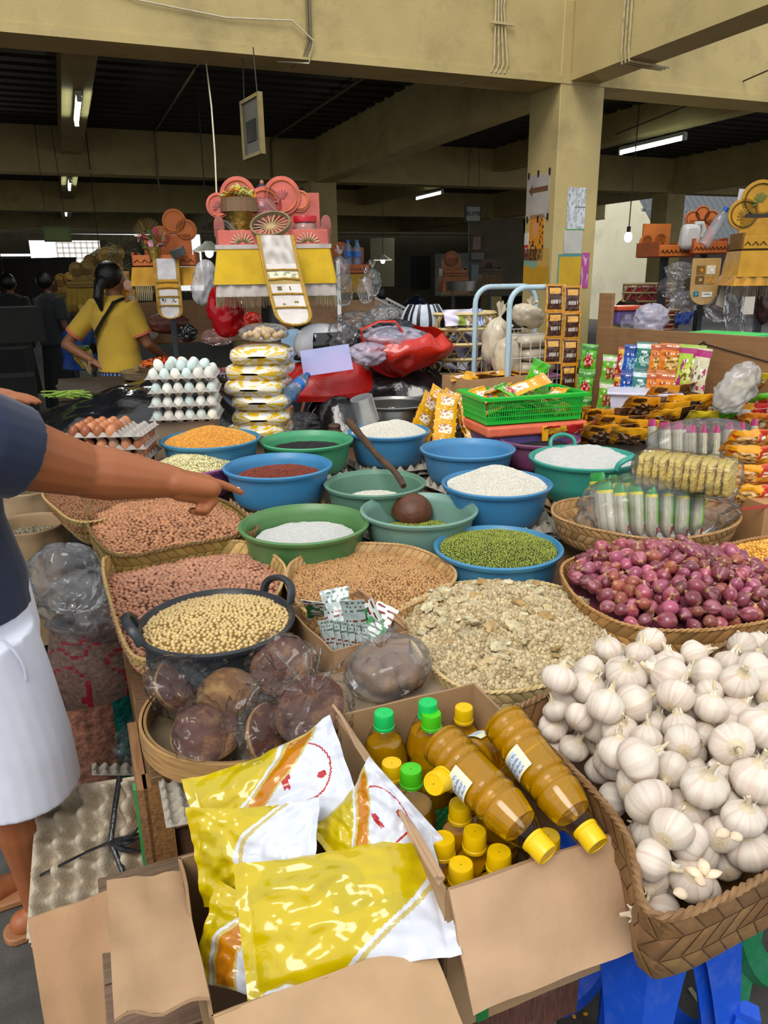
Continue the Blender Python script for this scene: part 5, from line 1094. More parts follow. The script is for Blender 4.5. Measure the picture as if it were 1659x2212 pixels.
for i, (px, py, lb, ar, w, n) in enumerate(hang):
    c0_ = at(px, py, d=4.02-.055*i); h_ = .14 if n > 1 else .22
    for k in range(n):
        c = c0_+Vector((.0-.012*k, -.012*k, (n-1)*h_/2-h_*k)); pk(lb, 'sachet', c, (.06, .0, 1), (.92, -.38+.1*random.random(), 0), w, h_, .016, ar, group=lb if n > 1 else None, nx=20, ny=26)
c = at(1512, 800, d=3.6); pk('second magenta-ended packet seen from its pale side at the end of the row', 'sachet', c, (.1, 0, 1), (.5, -.8, 0), .09, .21, .03, art_pack('cfc9a8', 'a82a70', 'd8d4b8', 16, band=.12))
# white box, green tray
b = MB(); b.box((0, 0, 0), (.30, .18, .10), taper=1.08); b.box((0, 0, .05), (.35, .22, .012)); tag(b.build('plastic_tub', mt('white_plastic', 'c9c9dc', rough=.4), loc=at(1390, 868, d=3.72), rot=(0, 0, -.3), bev=.004), 'white plastic tub with a wide lid under the hung packs', 'tub')
b = MB(); b.box((0, 0, 0), (.36, .2, .018)); b.box((0, 0, -.014), (.33, .17, .014), srgb('cfd8d0')); tag(b.build('flat_green_cover', mt('green_lid', '3fc860', rough=.4), loc=at(1572, 722, d=4.0), rot=(0, 0, -.9), bev=.004), 'light green flat plastic lid on top of the plywood partition', 'lid')
# heap of noodle and sauce packs: pixel, height, direction
hp = [(1215, 905, .93, .3, A_RED, 'red and yellow pack at the left end of the pack heap'), (1240, 912, .92, .4, A_STR, 'yellow pack with brown stripes on the left of the heap'), (1225, 925, .89, .35, A_STR, 'second brown-striped yellow pack below the first'), (1190, 930, .89, .5, A_RED, 'red and dark pack drooping into the purple basin'),
      (1215, 940, .88, .3, A_RED, 'red pack with black end beside the teal basin handle'), (1300, 905, .93, .2, A_BRN, 'brown and mustard pack on the left middle of the heap'), (1330, 920, .90, .15, A_BRN, 'second brown and mustard pack under the left middle one'), (1310, 940, .87, .1, A_BRN, 'long mustard pack just behind the teal basin'),
      (1440, 855, 1.02, .25, A_BRN, 'flat brown foil pack topping the heap'), (1400, 880, .97, .1, A_BRN, 'mustard-edged pack high in the heap'), (1490, 875, .98, .0, A_YEL, 'long mustard pack high on the right of the heap'), (1440, 905, .93, .3, A_BLK, 'black and yellow pack in the middle of the heap'), (1400, 930, .89, -.2, A_BLK, 'black and mustard pack low in the middle of the heap'), (1375, 948, .86, -.1, A_BLK, 'black and mustard pack lowest behind the teal basin'), (1460, 890, .95, .2, A_BLK, 'yellow-cornered pack behind the noodle pack'),
      (1530, 910, .93, .15, A_GY, 'yellow and green noodle pack with a bowl picture'), (1590, 905, .935, -.3, A_WR, 'white and red pack with blue lettering at the right of the heap'), (1625, 895, .96, -.2, A_RED, 'red-orange noodle pack at the right frame edge'), (1640, 915, .93, .1, A_ORG, 'orange noodle pack below the red-orange one at the frame edge'), (1620, 850, 1.03, .1, A_GY, 'yellow-green box-like pack at the frame edge'), (1650, 830, 1.08, .3, A_GY, 'upper yellow pack with a blue mark at the frame edge'), (1655, 870, 1.0, .0, A_GRN, 'bright green pack at the frame edge')]
for px, py, z, a, ar, lb in hp:
    pk(lb, 'food pack', at(px, py, z), (math.cos(a), math.sin(a), .05*math.sin(px)), (math.sin(a)*.75, -math.cos(a)*.75, .75), .18, .26, .055, ar, name='food_pack', nx=26, ny=36, wr=.008, mat=NOOD)
mound('dark plastic sheet under the heap of food packs', [(.75, 3.55), (1.1, 3.2), (1.6, 2.9), (1.95, 3.0), (1.66, 3.5), (1.3, 4.0), (1.0, 4.0)], .72, lambda x, y, q: .13*(1-q**3), name='dark_sheet', mat=mt('dark_sheet', '2b2722', rough=.5, var=.3), wr=.01, cat='sheet')
plain_bag('white rice bag leaning on the plywood partition at the right', at(1592, 838, d=3.35), (.075, .06, .12), 71, MILK, (0, .6, 0), wr=.4)
# pink-capped vermicelli packs, noodle block bag, glass noodles
VERM = mt('vermicelli', None, rough=.35, var=.25, sc=60., stretch=(12, 12, 1), coat=.5, bump=.2, bsc=60)
def tubepack(label, c, along, R, L, cols, group=None, flat=.5, name='vermicelli_pack'):
    b = MB(); b.grid(lambda s, q: (R*math.cos(s*2*PI)*(1-.12*abs(2*q-1)**8), R*flat*math.sin(s*2*PI)*(1-.85*abs(2*q-1)**6), (q-.5)*L), 22, 18, cu=True, colf=cols); o = b.build(name, VERM, ang=180); m = Vector(along).to_track_quat('Z', 'X').to_matrix().to_4x4(); m.translation = c; o.matrix_world = m @ rz(random.uniform(-.2, .2)+PI/2*0); return tag(o, label, 'noodle pack', group)
c1 = lambda s, q: srgb('b03870') if q > .84 else (srgb('b8c848') if .1 < s < .3 and q > .3 else srgb('b5b096') if int(s*22) % 2 else srgb('c9c5b2'))
for i in range(9): tubepack('magenta-capped vermicelli pack standing in the row behind the noodle block bag', at(1410+i*27, 968-4*abs(i-4)+4*(i % 2), .89), (.05*(i-4)*.3, .2, 1), .033, .19, c1, 'magenta-capped vermicelli packs')
plain_bag('clear bag around the magenta-capped vermicelli packs', at(1515, 955, .90), (.25, .09, .10), 81, CLEARB, (0, 0, .2), wr=.12)
c2 = lambda s, q: srgb('1f8a3a') if q > .82 else (srgb('e0d030') if q > .76 else (srgb('6cc030') if .05 < s < .3 and q > .25 else (srgb('b82a2a') if .05 < s < .3 and q < .2 else (srgb('a9a58e') if int(s*22) % 3 == 0 else srgb('c2beaa')))))
for i in range(14):
    r_ = i // 7; k = i % 7; tubepack(['green-capped glass noodle pack in the front row of the clear bag', 'green-capped glass noodle pack in the back row of the clear bag'][r_], at(1308+k*33, 1096+(4 if k % 2 else 0)+2*k, .85)+Vector((.0, .075*r_, .01*r_)), (.03*(k-3), .28, 1), .041, .175, c2, ['glass noodle packs, front row', 'glass noodle packs, back row'][r_])
plain_bag('large clear bag wrapped round the green-capped glass noodle packs', at(1415, 1098, .85), (.27, .14, .12), 82, film('clear_bag2', 'd8dae6', body=.06, rough=.09, wr=14., bump=.9, gloss=.2), (0, 0, .1), wr=.16)
NB = mt('noodle_block', 'cdb45e', rough=.6, var=.22, sc=50., bump=.8, bsc=110)
A, Bq = at(1385, 1005, .985), at(1585, 1040, .97); dn = (Bq-A).normalized(); t = thing('noodle_block_bag', 'clear bag of yellow dried noodle blocks lying on the glass noodle packs', 'noodle bag', (A+Bq)/2, (0, 0, math.atan2(dn.y, dn.x))); L = (Bq-A).length
for i in range(12):
    b = MB(); b.grid(lambda s, q: (.5*L/12*1.05*math.copysign(abs(math.cos(s*2*PI))**.5, math.cos(s*2*PI))+.004*nz(q*7, s*5, i+3.), .066*abs(math.sin(s*2*PI))**.6*(1 if math.sin(s*2*PI) > 0 else -1)*(1-abs(2*q-1)**14)**.5+.004*nz(s*9, q*14, i), (q-.5)*.11+.004*nz(s*8, i)), 18, 16, cu=True)
    b.build('noodle_block', NB, t, loc=(-L/2+L*(i+.5)/12, .004*(-1)**i, .003*(i % 3)), rot=(0, .05*(-1)**i, 0), ang=180)
b = MB(); b.grid(lambda s, q: (lambda e: ((q-.5)*(L+.06), .085*e*abs(math.cos(s*2*PI))**.6*math.copysign(1, math.cos(s*2*PI)), .064*e*abs(math.sin(s*2*PI))**.6*math.copysign(1, math.sin(s*2*PI))))((1-abs(2*q-1)**10)**.5*(1+.04*nz(s*6, q*12, 4))), 36, 24, cu=True); b.build('plastic_bag', film('clear_bag3', 'e0dccc', body=.04, rough=.07, wr=20., bump=.6, gloss=.2), t, ang=180)
for i, (px, py, z, a, lb) in enumerate(((1620, 950, .96, .2, 'topmost orange noodle pack in the stack at the frame edge'), (1625, 985, .93, -.1, 'second orange and red noodle pack in the stack at the frame edge'), (1622, 1025, .90, .1, 'third orange noodle pack with a yellow face in the stack at the frame edge'), (1625, 1070, .85, .0, 'lowest flat noodle pack in the stack at the frame edge'))):
    pk(lb, 'food pack', at(px, py, z), (math.cos(a), math.sin(a), 0), (math.sin(a)*.6, -math.cos(a)*.6, .8), .12, .22, .05, A_NOO, name='food_pack', nx=26, ny=36, wr=.008, mat=NOOD)
b = MB(); b.box((0, 0, 0), (.34, .22, .20), srgb('b08458')); o = b.build('cardboard_carton', CARD, loc=at(1680, 1120, .75), rot=(0, 0, AZ-.1)); tag(o, 'brown carton with a red round stamp at the frame edge', 'carton')
RED_ = mt('red_ink', 'b0483a', rough=.7)
b = MB(); b.tube([(.017*math.cos(i/20*6.283), 0, .017*math.sin(i/20*6.283)) for i in range(20)], .0012, 4, closed=True); b.tube([(.012*math.cos(i/20*6.283), 0, .012*math.sin(i/20*6.283)) for i in range(20)], .0008, 4, closed=True)
for k in range(4): b.box((0, 0, .007-.0045*k), (.016, .001, .0018))
b.box((0, 0, .075), (.30, .001, .012)); b.build('printed_stamp', RED_, o, loc=(-.12, -.1115, .02))
# ================= people
def capsule(b, p0, r0, p1, r1, n=14, e=(1, 1), axis=None):
    "tapered limb piece with rounded ends"
    A, Bq = Vector(p0), Vector(p1); d = (Bq-A); L = d.length; d.normalize(); P = []; R = []
    for i in range(4): a = i/4*PI/2; P.append(A-d*r0*math.cos(a)); R.append(max(.0008, r0*math.sin(a)))
    for i in range(5): q = i/4; P.append(A.lerp(Bq, q)); R.append(r0+(r1-r0)*q)
    for i in range(1, 5): a = i/4*PI/2; P.append(Bq+d*r1*math.sin(a)); R.append(max(.0008, r1*math.cos(a)))
    b.tube(P, R, n)
def chain(b, pts):
    for i in range(len(pts)-1): capsule(b, pts[i][0], pts[i][1], pts[i+1][0], pts[i+1][1])
def rings(b, R, n=28, cap=True):
    "loft of ellipses: (centre, a, b, yaw)"
    v = []; 
    for c, a, bb, yw in R:
        for j in range(n):
            t = 2*PI*j/n; x, y = a*math.cos(t), bb*math.sin(t); v.append((c[0]+x*math.cos(yw)-y*math.sin(yw), c[1]+x*math.sin(yw)+y*math.cos(yw), c[2]+(c[3] if len(c) > 3 else 0)*(x*math.cos(yw)-y*math.sin(yw))+(c[4] if len(c) > 4 else 0)*(x*math.sin(yw)+y*math.cos(yw))))
    k = len(R); f = [(i*n+j, i*n+(j+1) % n, (i+1)*n+(j+1) % n, (i+1)*n+j) for i in range(k-1) for j in range(n)]
    if cap: f += [tuple(range(n-1, -1, -1)), tuple(range((k-1)*n, k*n))]
    b.add(v, f)
def fuse(b, name, mat, parent, vox=.006, sm=4):
    o = b.build(name, mat, parent, ang=180); r = o.modifiers.new('fuse', 'REMESH'); r.mode = 'VOXEL'; r.voxel_size = vox; r.use_smooth_shade = True
    if sm: s = o.modifiers.new('soft', 'SMOOTH'); s.iterations = sm; s.factor = .5
    return o
def SK(name, c): return mt(name, c, rough=.5, var=.06, sc=6., sss=.06, bump=.05, bsc=160)
def CLO(name, c, **k): return mt(name, c, rough=.85, var=.06, sc=8., bump=.12, bsc=7., sheen=.15, **k)
def head(b, c, r, yaw, pitch=0.):
    "skull, jaw, nose, ears, lips; looks along yaw"
    f = Vector((math.cos(yaw), math.sin(yaw), 0)); s = Vector((-math.sin(yaw), math.cos(yaw), 0)); c = Vector(c); u = Vector((0, 0, 1))
    b.ell(c, (r*.80, r*.80, r*1.0), 20, 14); capsule(b, c+f*r*.15-u*r*.15, r*.70, c+f*r*.32-u*r*.72, r*.42); capsule(b, c+f*r*.72+u*r*.02, r*.10, c+f*r*.95-u*r*.28, r*.15)
    for sg in (1, -1):
        b.ell(c+s*sg*r*.80-u*r*.12, (r*.13, r*.10, r*.26), 10, 8); b.ell(c+f*r*.66+s*sg*r*.30+u*r*.10, (r*.14, r*.14, r*.10), 10, 8)
    capsule(b, c+f*r*.70-s*r*.2-u*r*.58, r*.09, c+f*r*.70+s*r*.2-u*r*.58, r*.09)
def finger(b, root, dirs, lens, r):
    p = Vector(root); pts = [(p, r)]
    for i, (d, l) in enumerate(zip(dirs, lens)):
        p = p+Vector(d).normalized()*l; pts.append((p, r*(1-.10*(i+1))))
    chain(b, pts)
# --- the man in the navy shirt, pointing
man = thing('person', 'person in navy shirt and white shorts pointing at the peanuts', 'person', (0, 0, 0))
SKIN = SK('skin', '9c5c36'); b = MB()
sh = Vector((-.80, 1.36, 1.335)); el = at(188, 1018, d=1.64); wr = at(372, 1040, d=1.72)
pel = Vector((-.93, 1.47, .90)); che = Vector((-.96, 1.45, 1.24)); nk = Vector((-.95, 1.46, 1.43))
rings(b, [((pel.x, pel.y, .80), .15, .12, .8), ((pel.x, pel.y, .95), .15, .115, .8), ((che.x, che.y, 1.10), .155, .12, .8), ((che.x, che.y, 1.28), .17, .115, .8), ((che.x, che.y, 1.38), .14, .09, .8), ((nk.x, nk.y, 1.44), .06, .06, .8)])
chain(b, [(nk, .058), (Vector((-.94, 1.47, 1.52)), .055)]); head(b, (-.925, 1.485, 1.60), .115, .75)
chain(b, [(che+Vector((0.05, -.03, .10)), .07), (sh, .079), (sh.lerp(el, .5), .075), (el.lerp(sh, .08), .060)])
chain(b, [(el, .060), (el.lerp(wr, .28), .060), (el.lerp(wr, .65), .048), (wr, .037)])
d = (at(465, 1052, d=1.77)-wr).normalized(); up = Vector((0, 0, 1)); sd = d.cross(up).normalized(); up = sd.cross(d)
def hp_(a, c, u): return wr+d*a+sd*c+up*u
for c0_, c1_ in ((-.029, -.031), (-.010, -.011), (.010, .011), (.028, .030)): capsule(b, hp_(.005, c0_*.6, 0), .029, hp_(.086, c1_, .002), .021)
dn = -up
for c_ in (-.014, .012): capsule(b, hp_(.018, c_, -.018), .024, hp_(.078, c_, -.022), .021)
finger(b, hp_(.080, -.028, .008), [d+dn*.12, d+dn*.22, d+dn*.32], [.044, .029, .023], .0118)           # index, stretched out
for c_, l_ in ((-.009, 1.05), (.010, 1.0), (.027, .85)):
    finger(b, hp_(.080, c_, .004), [d*.45+dn*1., dn-d*.5, -d+dn*.05], [.042*l_, .030*l_, .024*l_], .0125)    # curled under
finger(b, hp_(.022, -.034, -.006), [d*.85-sd*.25+dn*.55, d*.8+dn*.25+sd*.2, d*.5+dn*.2+sd*.5], [.040, .032, .026], .014)    # thumb
# left arm raised behind
sl = Vector((-1.10, 1.56, 1.35)); ell = Vector((-1.16, 1.74, 1.16)); wl = at(-35, 850, d=1.93)
chain(b, [(che+Vector((-.05, .05, .10)), .07), (sl, .062), (sl.lerp(ell, .5), .056), (ell, .045)]); chain(b, [(ell, .044), (ell.lerp(wl, .4), .042), (wl, .028)])
dl = (at(75, 862, d=1.95)-wl).normalized(); sl_ = dl.cross(Vector((0, 0, 1))).normalized()
for c_ in (-.027, -.009, .009, .027): capsule(b, wl+sl_*c_*.6, .020, wl+dl*.055+sl_*c_, .013)
for c_, l_ in ((-.027, .9), (-.009, 1.05), (.009, 1.), (.027, .8)): finger(b, wl+dl*.06+sl_*c_, [dl, dl+Vector((0, 0, -.15)), dl+Vector((0, 0, -.3))], [.030*l_, .022*l_, .018*l_], .0095)
finger(b, wl+dl*.02+sl_*.03, [dl+sl_*.8, dl+sl_*.3, dl], [.03, .028, .022], .011)
def legs(b, hip, kn, an, toe, k=1.):
    chain(b, [(hip, .085*k), (hip.lerp(kn, .5), .074*k), (kn, .056*k)]); cf = kn.lerp(an, .30)
    chain(b, [(kn, .055*k), (cf, .054*k), (kn.lerp(an, .68), .038*k), (an, .031*k)])
    f = (toe-an); f.z = 0; f.normalize(); g = Vector((an.x, an.y, .035)); capsule(b, g-f*.035, .033*k, g+f*.05, .034*k); capsule(b, g+f*.05, .033*k, g+f*.14-Vector((0, 0, .012)), .024*k)
    s = Vector((-f.y, f.x, 0))
    for i, o_ in enumerate((-.030, -.014, .0, .014, .028)): capsule(b, g+f*.12+s*o_*.8-Vector((0, 0, .012)), .013, g+f*(.175-.008*abs(i-1))+s*o_-Vector((0, 0, .018)), .010)
h1, k1, a1 = Vector((-.87, 1.42, .86)), Vector((-.865, 1.47, .47)), Vector((-.905, 1.545, .085))
h2, k2, a2 = Vector((-1.02, 1.52, .86)), Vector((-1.05, 1.56, .47)), Vector((-1.09, 1.60, .085))
legs(b, h1, k1, a1, a1+Vector((.8, .5, 0))); legs(b, h2, k2, a2, a2+Vector((.7, .7, 0)))
fuse(b, 'body', SKIN, man, .0045, 3)
nb = MB(); tip = hp_(.080, -.028, .008)+(d+dn*.12).normalized()*.040+(d+dn*.22).normalized()*.027+(d+dn*.32).normalized()*.019; nb.ell((0, 0, 0), (.0075, .0052, .0022), 10, 6); o = nb.build('fingernail', mt('nail', 'd9b8a4', rough=.3), man, ang=180); o.matrix_world = orient(tip+up*.0078-d*.0, sd, d)
b = MB()
rings(b, [((-.925, 1.45, .915, .05), .172, .142, .8), ((-.93, 1.46, 1.0), .172, .140, .8), ((-.955, 1.45, 1.12), .174, .138, .8), ((-.96, 1.45, 1.26), .185, .132, .8), ((-.955, 1.45, 1.37), .165, .10, .8), ((-.95, 1.46, 1.435), .075, .075, .8)])
cu = sh.lerp(el, .47); rings_d = (el-sh).normalized()
b.tube([che+Vector((.02, -.02, .10)), sh-rings_d*.02, sh+rings_d*.06, cu], [.115, .108, .102, .095], 20)
b.tube([che+Vector((-.02, .04, .10)), sl, sl.lerp(ell, .45)], [.09, .085, .08], 20)
fuse(b, 't_shirt', CLO('navy_cloth', '1b2740'), man, .006, 3)
b = MB()
rings(b, [((-.93, 1.47, .76), .160, .150, .8), ((-.93, 1.465, .86), .178, .146, .8), ((-.925, 1.46, .97), .168, .138, .8)])
b.tube([h1+Vector((.0, .03, .02)), Vector((-.855, 1.465, .74)), Vector((-.845, 1.475, .60)), Vector((-.845, 1.48, .475))], [.118, .118, .122, .126], 26)
b.tube([h2+Vector((.02, 0, .02)), Vector((-1.02, 1.55, .74)), Vector((-1.03, 1.56, .475))], [.112, .112, .118], 26)
so = fuse(b, 'shorts', CLO('white_cloth', 'd6dae8'), man, .006, 2)
b = MB(); P = [Vector((-.78+.030*math.sin(i/8*PI), 1.375+.006*i, .92-.022*i)) for i in range(9)]
b.tube(P, .0035, 6); b.build('pocket_seam', CLO('white_cloth', ''), man)
for hp0, an in ((h1, a1), (h2, a2)):
    f = Vector((.85, .53, 0)); b = MB(); pts = [(-.085, .0), (-.07, .034), (-.02, .038), (.05, .044), (.13, .05), (.17, .03), (.18, 0), (.17, -.03), (.13, -.048), (.05, -.042), (-.02, -.038), (-.07, -.034)]
    P, _ = resample(catmull([np.array(q) for q in pts], 80), 40); b.prism([tuple(q) for q in P], .0, .020)
    o = b.build('slipper', mt('tan_rubber', '9a6a45', rough=.6, bump=.1), man, bev=.004); o.location = (an.x, an.y, .002); o.rotation_euler = (0, 0, math.atan2(f.y, f.x))
hm = MB(); hm.ell((-.945, 1.47, 1.635), (.105, .105, .10), 20, 12); hm.build('hair', mt('black_hair', '0e0c0b', rough=.4, bump=.5, bsc=80), man, ang=180)
# --- generic figures for the hall
HAIR = mt('black_hair', '0e0c0b')
def figure(label, x, y, yaw, ht=1.6, skin='8a5838', top='c9a030', low='23304c', pose='stand', cuff=None, arms=None, hair='long', vox=.012, lowfn=None):
    k = ht/1.65; t = thing('person', label, 'person', (x, y, 0), (0, 0, yaw)); b = MB()      # faces local +x
    rings(b, [((0, 0, .82*k), .105*k, .15*k, 0), ((0, 0, .95*k), .10*k, .13*k, 0), ((-.0, 0, 1.12*k), .11*k, .15*k, 0), ((-.01, 0, 1.27*k), .11*k, .17*k, 0), ((-.01, 0, 1.36*k), .08*k, .14*k, 0), ((0, 0, 1.40*k), .05*k, .055*k, 0)])
    chain(b, [(Vector((0, 0, 1.36*k)), .05*k), (Vector((.01, 0, 1.44*k)), .048*k)]); head(b, (.02*k, 0, 1.52*k), .105*k, 0)
    A = arms or {1: ((0, .20, 1.05), (.10, .17, .85)), -1: ((0, -.20, 1.05), (.10, -.17, .85))}
    for sg in (1, -1):
        s0 = Vector((-.01, sg*.155, 1.32))*k; e0, w0 = Vector(A[sg][0])*k, Vector(A[sg][1])*k; chain(b, [(s0, .055*k), (s0.lerp(e0, .5), .048*k), (e0, .038*k), (e0.lerp(w0, .4), .037*k), (w0, .024*k)]); dd = (w0-e0).normalized(); ss = dd.orthogonal()
        for q in (-.022, -.008, .008, .022): finger(b, w0+ss*q*.5, [dd, dd+Vector((0, 0, -.1)), dd+Vector((0, 0, -.3))], [.075*k, .03*k, .022*k], .010*k)
        finger(b, w0+ss*.02, [dd+ss, dd+ss*.3], [.035*k, .03*k], .011*k)
        legs(b, Vector((0, sg*.08, .82))*k, Vector((.01, sg*.09, .45))*k, Vector((-.01, sg*.09, .085)), Vector((.3, sg*.09, .05)), k*.9)
    fuse(b, 'body', SK('skin_'+skin, skin), t, vox*.6, 2); b = MB()
    rings(b, [((0, 0, .86*k), .135*k, .185*k, 0), ((0, 0, .98*k), .128*k, .168*k, 0), ((-.0, 0, 1.12*k), .13*k, .172*k, 0), ((-.01, 0, 1.27*k), .128*k, .188*k, 0), ((-.01, 0, 1.355*k), .10*k, .165*k, 0), ((0, 0, 1.405*k), .062*k, .068*k, 0)])
    for sg in (1, -1):
        s0 = Vector((-.01, sg*.15, 1.32))*k; e0 = Vector(A[sg][0])*k; b.tube([Vector((0, sg*.08, 1.30))*k, s0, s0.lerp(e0, .72)], [.08*k, .078*k, .070*k], 16)
        if cuff:
            cb = MB(); c0_, c1_ = s0.lerp(e0, .68), s0.lerp(e0, .745); cb.tube([c0_, c1_], [.072*k, .071*k], 18); cb.build('cuff', CLO('cuff', cuff), t, ang=60)
    fuse(b, 'shirt', CLO('shirt_'+top, top), t, vox*.7, 2); b = MB()
    b.grid(lambda s, q: ((.12+.05*q)*k*math.cos(s*2*PI)*(1+.04*math.sin(s*60)*q), (.16+.05*q)*k*math.sin(s*2*PI)*(1+.04*math.sin(s*60)*q), (.90-.72*q)*k), 60, 8, cu=True, colf=lowfn or (lambda s, q: srgb(low))); b.build('skirt' if lowfn else 'trousers', mt('lower_cloth', None, rough=.85), t, ang=180)
    b = MB(); b.ell((-.012*k, 0, 1.545*k), (.098*k, .095*k, .10*k), 18, 12)
    if hair == 'long': chain(b, [(Vector((-.09, 0, 1.50))*k, .045*k), (Vector((-.13, 0, 1.46))*k, .034*k), (Vector((-.145, 0, 1.40))*k, .036*k), (Vector((-.13, 0, 1.31))*k, .012*k)])
    b.build('hair', HAIR, t, ang=180); return t
w = at(243, 640, d=5.75)
wt = figure('woman in yellow shirt with orange cuffs and a black strap across her back', w.x, w.y, math.radians(68), ht=1.73, top='c4a034', cuff='d0704a', skin='8c5c3e', arms={1: ((-.14, .36, 1.06), (-.12, .16, .95)), -1: ((.05, -.23, 1.06), (.26, -.22, .93))}, lowfn=lambda s, q: srgb('1c2540') if int(s*60) % 2 else srgb('6f86b4'))
k = 1.73/1.65; b = MB(); P = [Vector((-.02+.0, -.11, 1.385))*k, Vector((-.10, -.09, 1.36))*k, Vector((-.145, -.02, 1.25))*k, Vector((-.145, .08, 1.14))*k, Vector((-.11, .16, 1.06))*k, Vector((.0, .19, 1.0))*k]
b.tube(P, .034, 8, flat=.25); b.build('bag_strap', mt('black_strap', '101114', rough=.6), wt)
w = at(105, 640, d=8.4); figure('person in dark clothes standing in the dim aisle behind the woman', w.x, w.y, math.radians(60), ht=1.70, top='15161a', low='101114', skin='5a3a28', hair='short')
w = at(25, 660, d=9.5); figure('person in black at the dim left edge of the hall', w.x, w.y, math.radians(100), ht=1.68, top='131316', low='0f1012', skin='5a3a28', hair='short')
w = at(622, 690, d=5.4); figure('person in light blue shirt half hidden behind the pink shrine post', w.x, w.y, math.radians(250), ht=1.45, top='7f9fb8', low='2a2a30', skin='9a6a4a', hair='short')
w = at(812, 640, d=8.0); figure('person in a red shirt far behind the clear bags', w.x, w.y, math.radians(200), ht=1.5, top='7a2422', low='222226', skin='7a5238', hair='short')
# ================= offering shrines, lamps, posters, the dim hall
PAINTED = mt('painted_wood', None, rough=.55, var=.14, sc=14., bump=.08, bsc=60, dirt='4a3a2c', dsc=5., damt=.35)
CLOTH = mt('shrine_cloth', None, rough=.7, var=.12, sc=10., bump=.25, bsc=16, dirt='6a5c48', dsc=4., damt=.3, sheen=.2)
GOLD = mt('gold_trim', 'b08a34', rough=.4, var=.35, sc=120., metal=.4, bump=.5, bsc=200)
def disc_lobe(parent, x, z, r, col, ring, petal, y=0.):
    b = MB(); b.prism([(r*math.cos(i/28*2*PI), r*math.sin(i/28*2*PI)) for i in range(28)], -.008, .008, srgb(col), Matrix.Translation((x, y, z)) @ Matrix.Rotation(PI/2, 4, 'X')); b.build('scallop', PAINTED, parent, bev=.002)
    b = MB(); b.tube([(x+r*.80*math.cos(i/24*2*PI), y-.009, z+r*.80*math.sin(i/24*2*PI)) for i in range(24)], r*.09, 5, srgb(ring), closed=True, flat=.4); b.build('painted_ring', PAINTED, parent)
    if petal:
        b = MB()
        for i in range(7): a = PI*(.12+.76*i/6)+.5; b.tube([(x+r*.12*math.cos(a), y-.010, z-r*.25+r*.15*math.sin(a)), (x+r*.42*math.cos(a), y-.011, z-r*.25+r*.6*math.sin(a))], [r*.05, r*.09], 5, srgb(petal), flat=.5)
        b.build('painted_petals', PAINTED, parent)
def fringe(parent, pts, L, col, n=60, name='fringe'):
    b = MB()
    for i in range(n):
        q = i/(n-1)*(len(pts)-1); k = min(len(pts)-2, int(q)); p = Vector(pts[k]).lerp(Vector(pts[k+1]), q-k); l = L*random.uniform(.8, 1.1); b.tube([p, p+Vector((random.uniform(-.004, .004), random.uniform(-.003, .003), -l))], .0011, 3, jit(srgb(col), .2))
    o = b.build(name, CLOTH, parent, stuff=True); return o
def skirt(parent, name, w0, d0, w1, d1, z0, z1, col, pleat=.006, npl=26):
    def fn(s, q):
        t = s*4; k = int(t) % 4; f = t-int(t); w, d = w0+(w1-w0)*q, d0+(d1-d0)*q; c = [(-w, -d), (w, -d), (w, d), (-w, d)]; a, e = c[k], c[(k+1) % 4]; x, y = a[0]+(e[0]-a[0])*f, a[1]+(e[1]-a[1])*f
        nn = [(0, -1), (1, 0), (0, 1), (-1, 0)][k]; pl = pleat*q*math.sin(s*npl*2*PI)+.006*q*nz(x*6, y*6, q, 2, w0); return (x+nn[0]*pl, y+nn[1]*pl, z0+(z1-z0)*q)
    b = MB(); b.grid(fn, 128, 8, srgb(col), cu=True); return b.build(name, CLOTH, parent, ang=180), fn
def banner(parent, P, w, rows, thick=.006):
    "hanging embroidered panel: P top->bottom centre line, rounded foot"
    L = len(P)-1
    def fn(s, q, o=0.):
        k = min(L-1, int(q*L)); c = Vector(P[k]).lerp(Vector(P[k+1]), q*L-k); e = 1. if q < .86 else math.sqrt(max(0, 1-((q-.86)/.14)**2))*.85+.15; x = (s-.5)*w*e; return (c.x+x, c.y+.006*nz(s*3, q*6, w)-o, c.z)
    b = MB(); b.grid(lambda s, q: fn(s, q, thick), 24, 48, colf=rows); b.grid(lambda s, q: fn(1-s, q, 0), 24, 48, srgb('8a7648')); b.build('banner', CLOTH, parent, ang=180)
    b = MB()
    for sg in (0, 1): b.tube([Vector(fn(sg, i/40, thick/2)) for i in range(41)], .007*w/.19, 6, srgb('a8863c'))
    b.tube([Vector(fn(i/10, 1., thick/2)) for i in range(11)], .007*w/.19, 6, srgb('a8863c'))
    for q in (.42, .52, .66, .80):
        b.tube([Vector(fn(.06+.88*i/24, q-.015*(1-abs(i/12-1))*(1 if q == .52 else .3), thick+.003)) for i in range(25)], [.005+.002*(i % 2) for i in range(25)], 5, srgb('b8964a'))
    b.build('gold_braid', GOLD, parent)
def row_a(s, q):
    if s < .10 or s > .90: return srgb('a8863c')
    if .43 < q < .50: return srgb('d6d4b8') if nz(s*8, q*30) > -.1 else srgb('9aa080')
    if .50 < q < .56: return srgb('a89050')
    for cx, cz in ((.32, .61), (.66, .60)):
        if abs(s-cx) < .07 and abs(q-cz) < .02 and (int(s*40)+int(q*90)) % 2: return srgb('6a5a34')
    for cx in (.34, .68):
        if .72 < q < .79 and abs(s-cx) < (.79-q)*1.4 and (int(s*44)+int(q*100)) % 2: return srgb('8a7434')
    return srgb('d2cbc6') if q > .35 else mix(srgb('d2cbc6'), srgb('948a80'), max(0, nz(s*5, q*9)+.35))
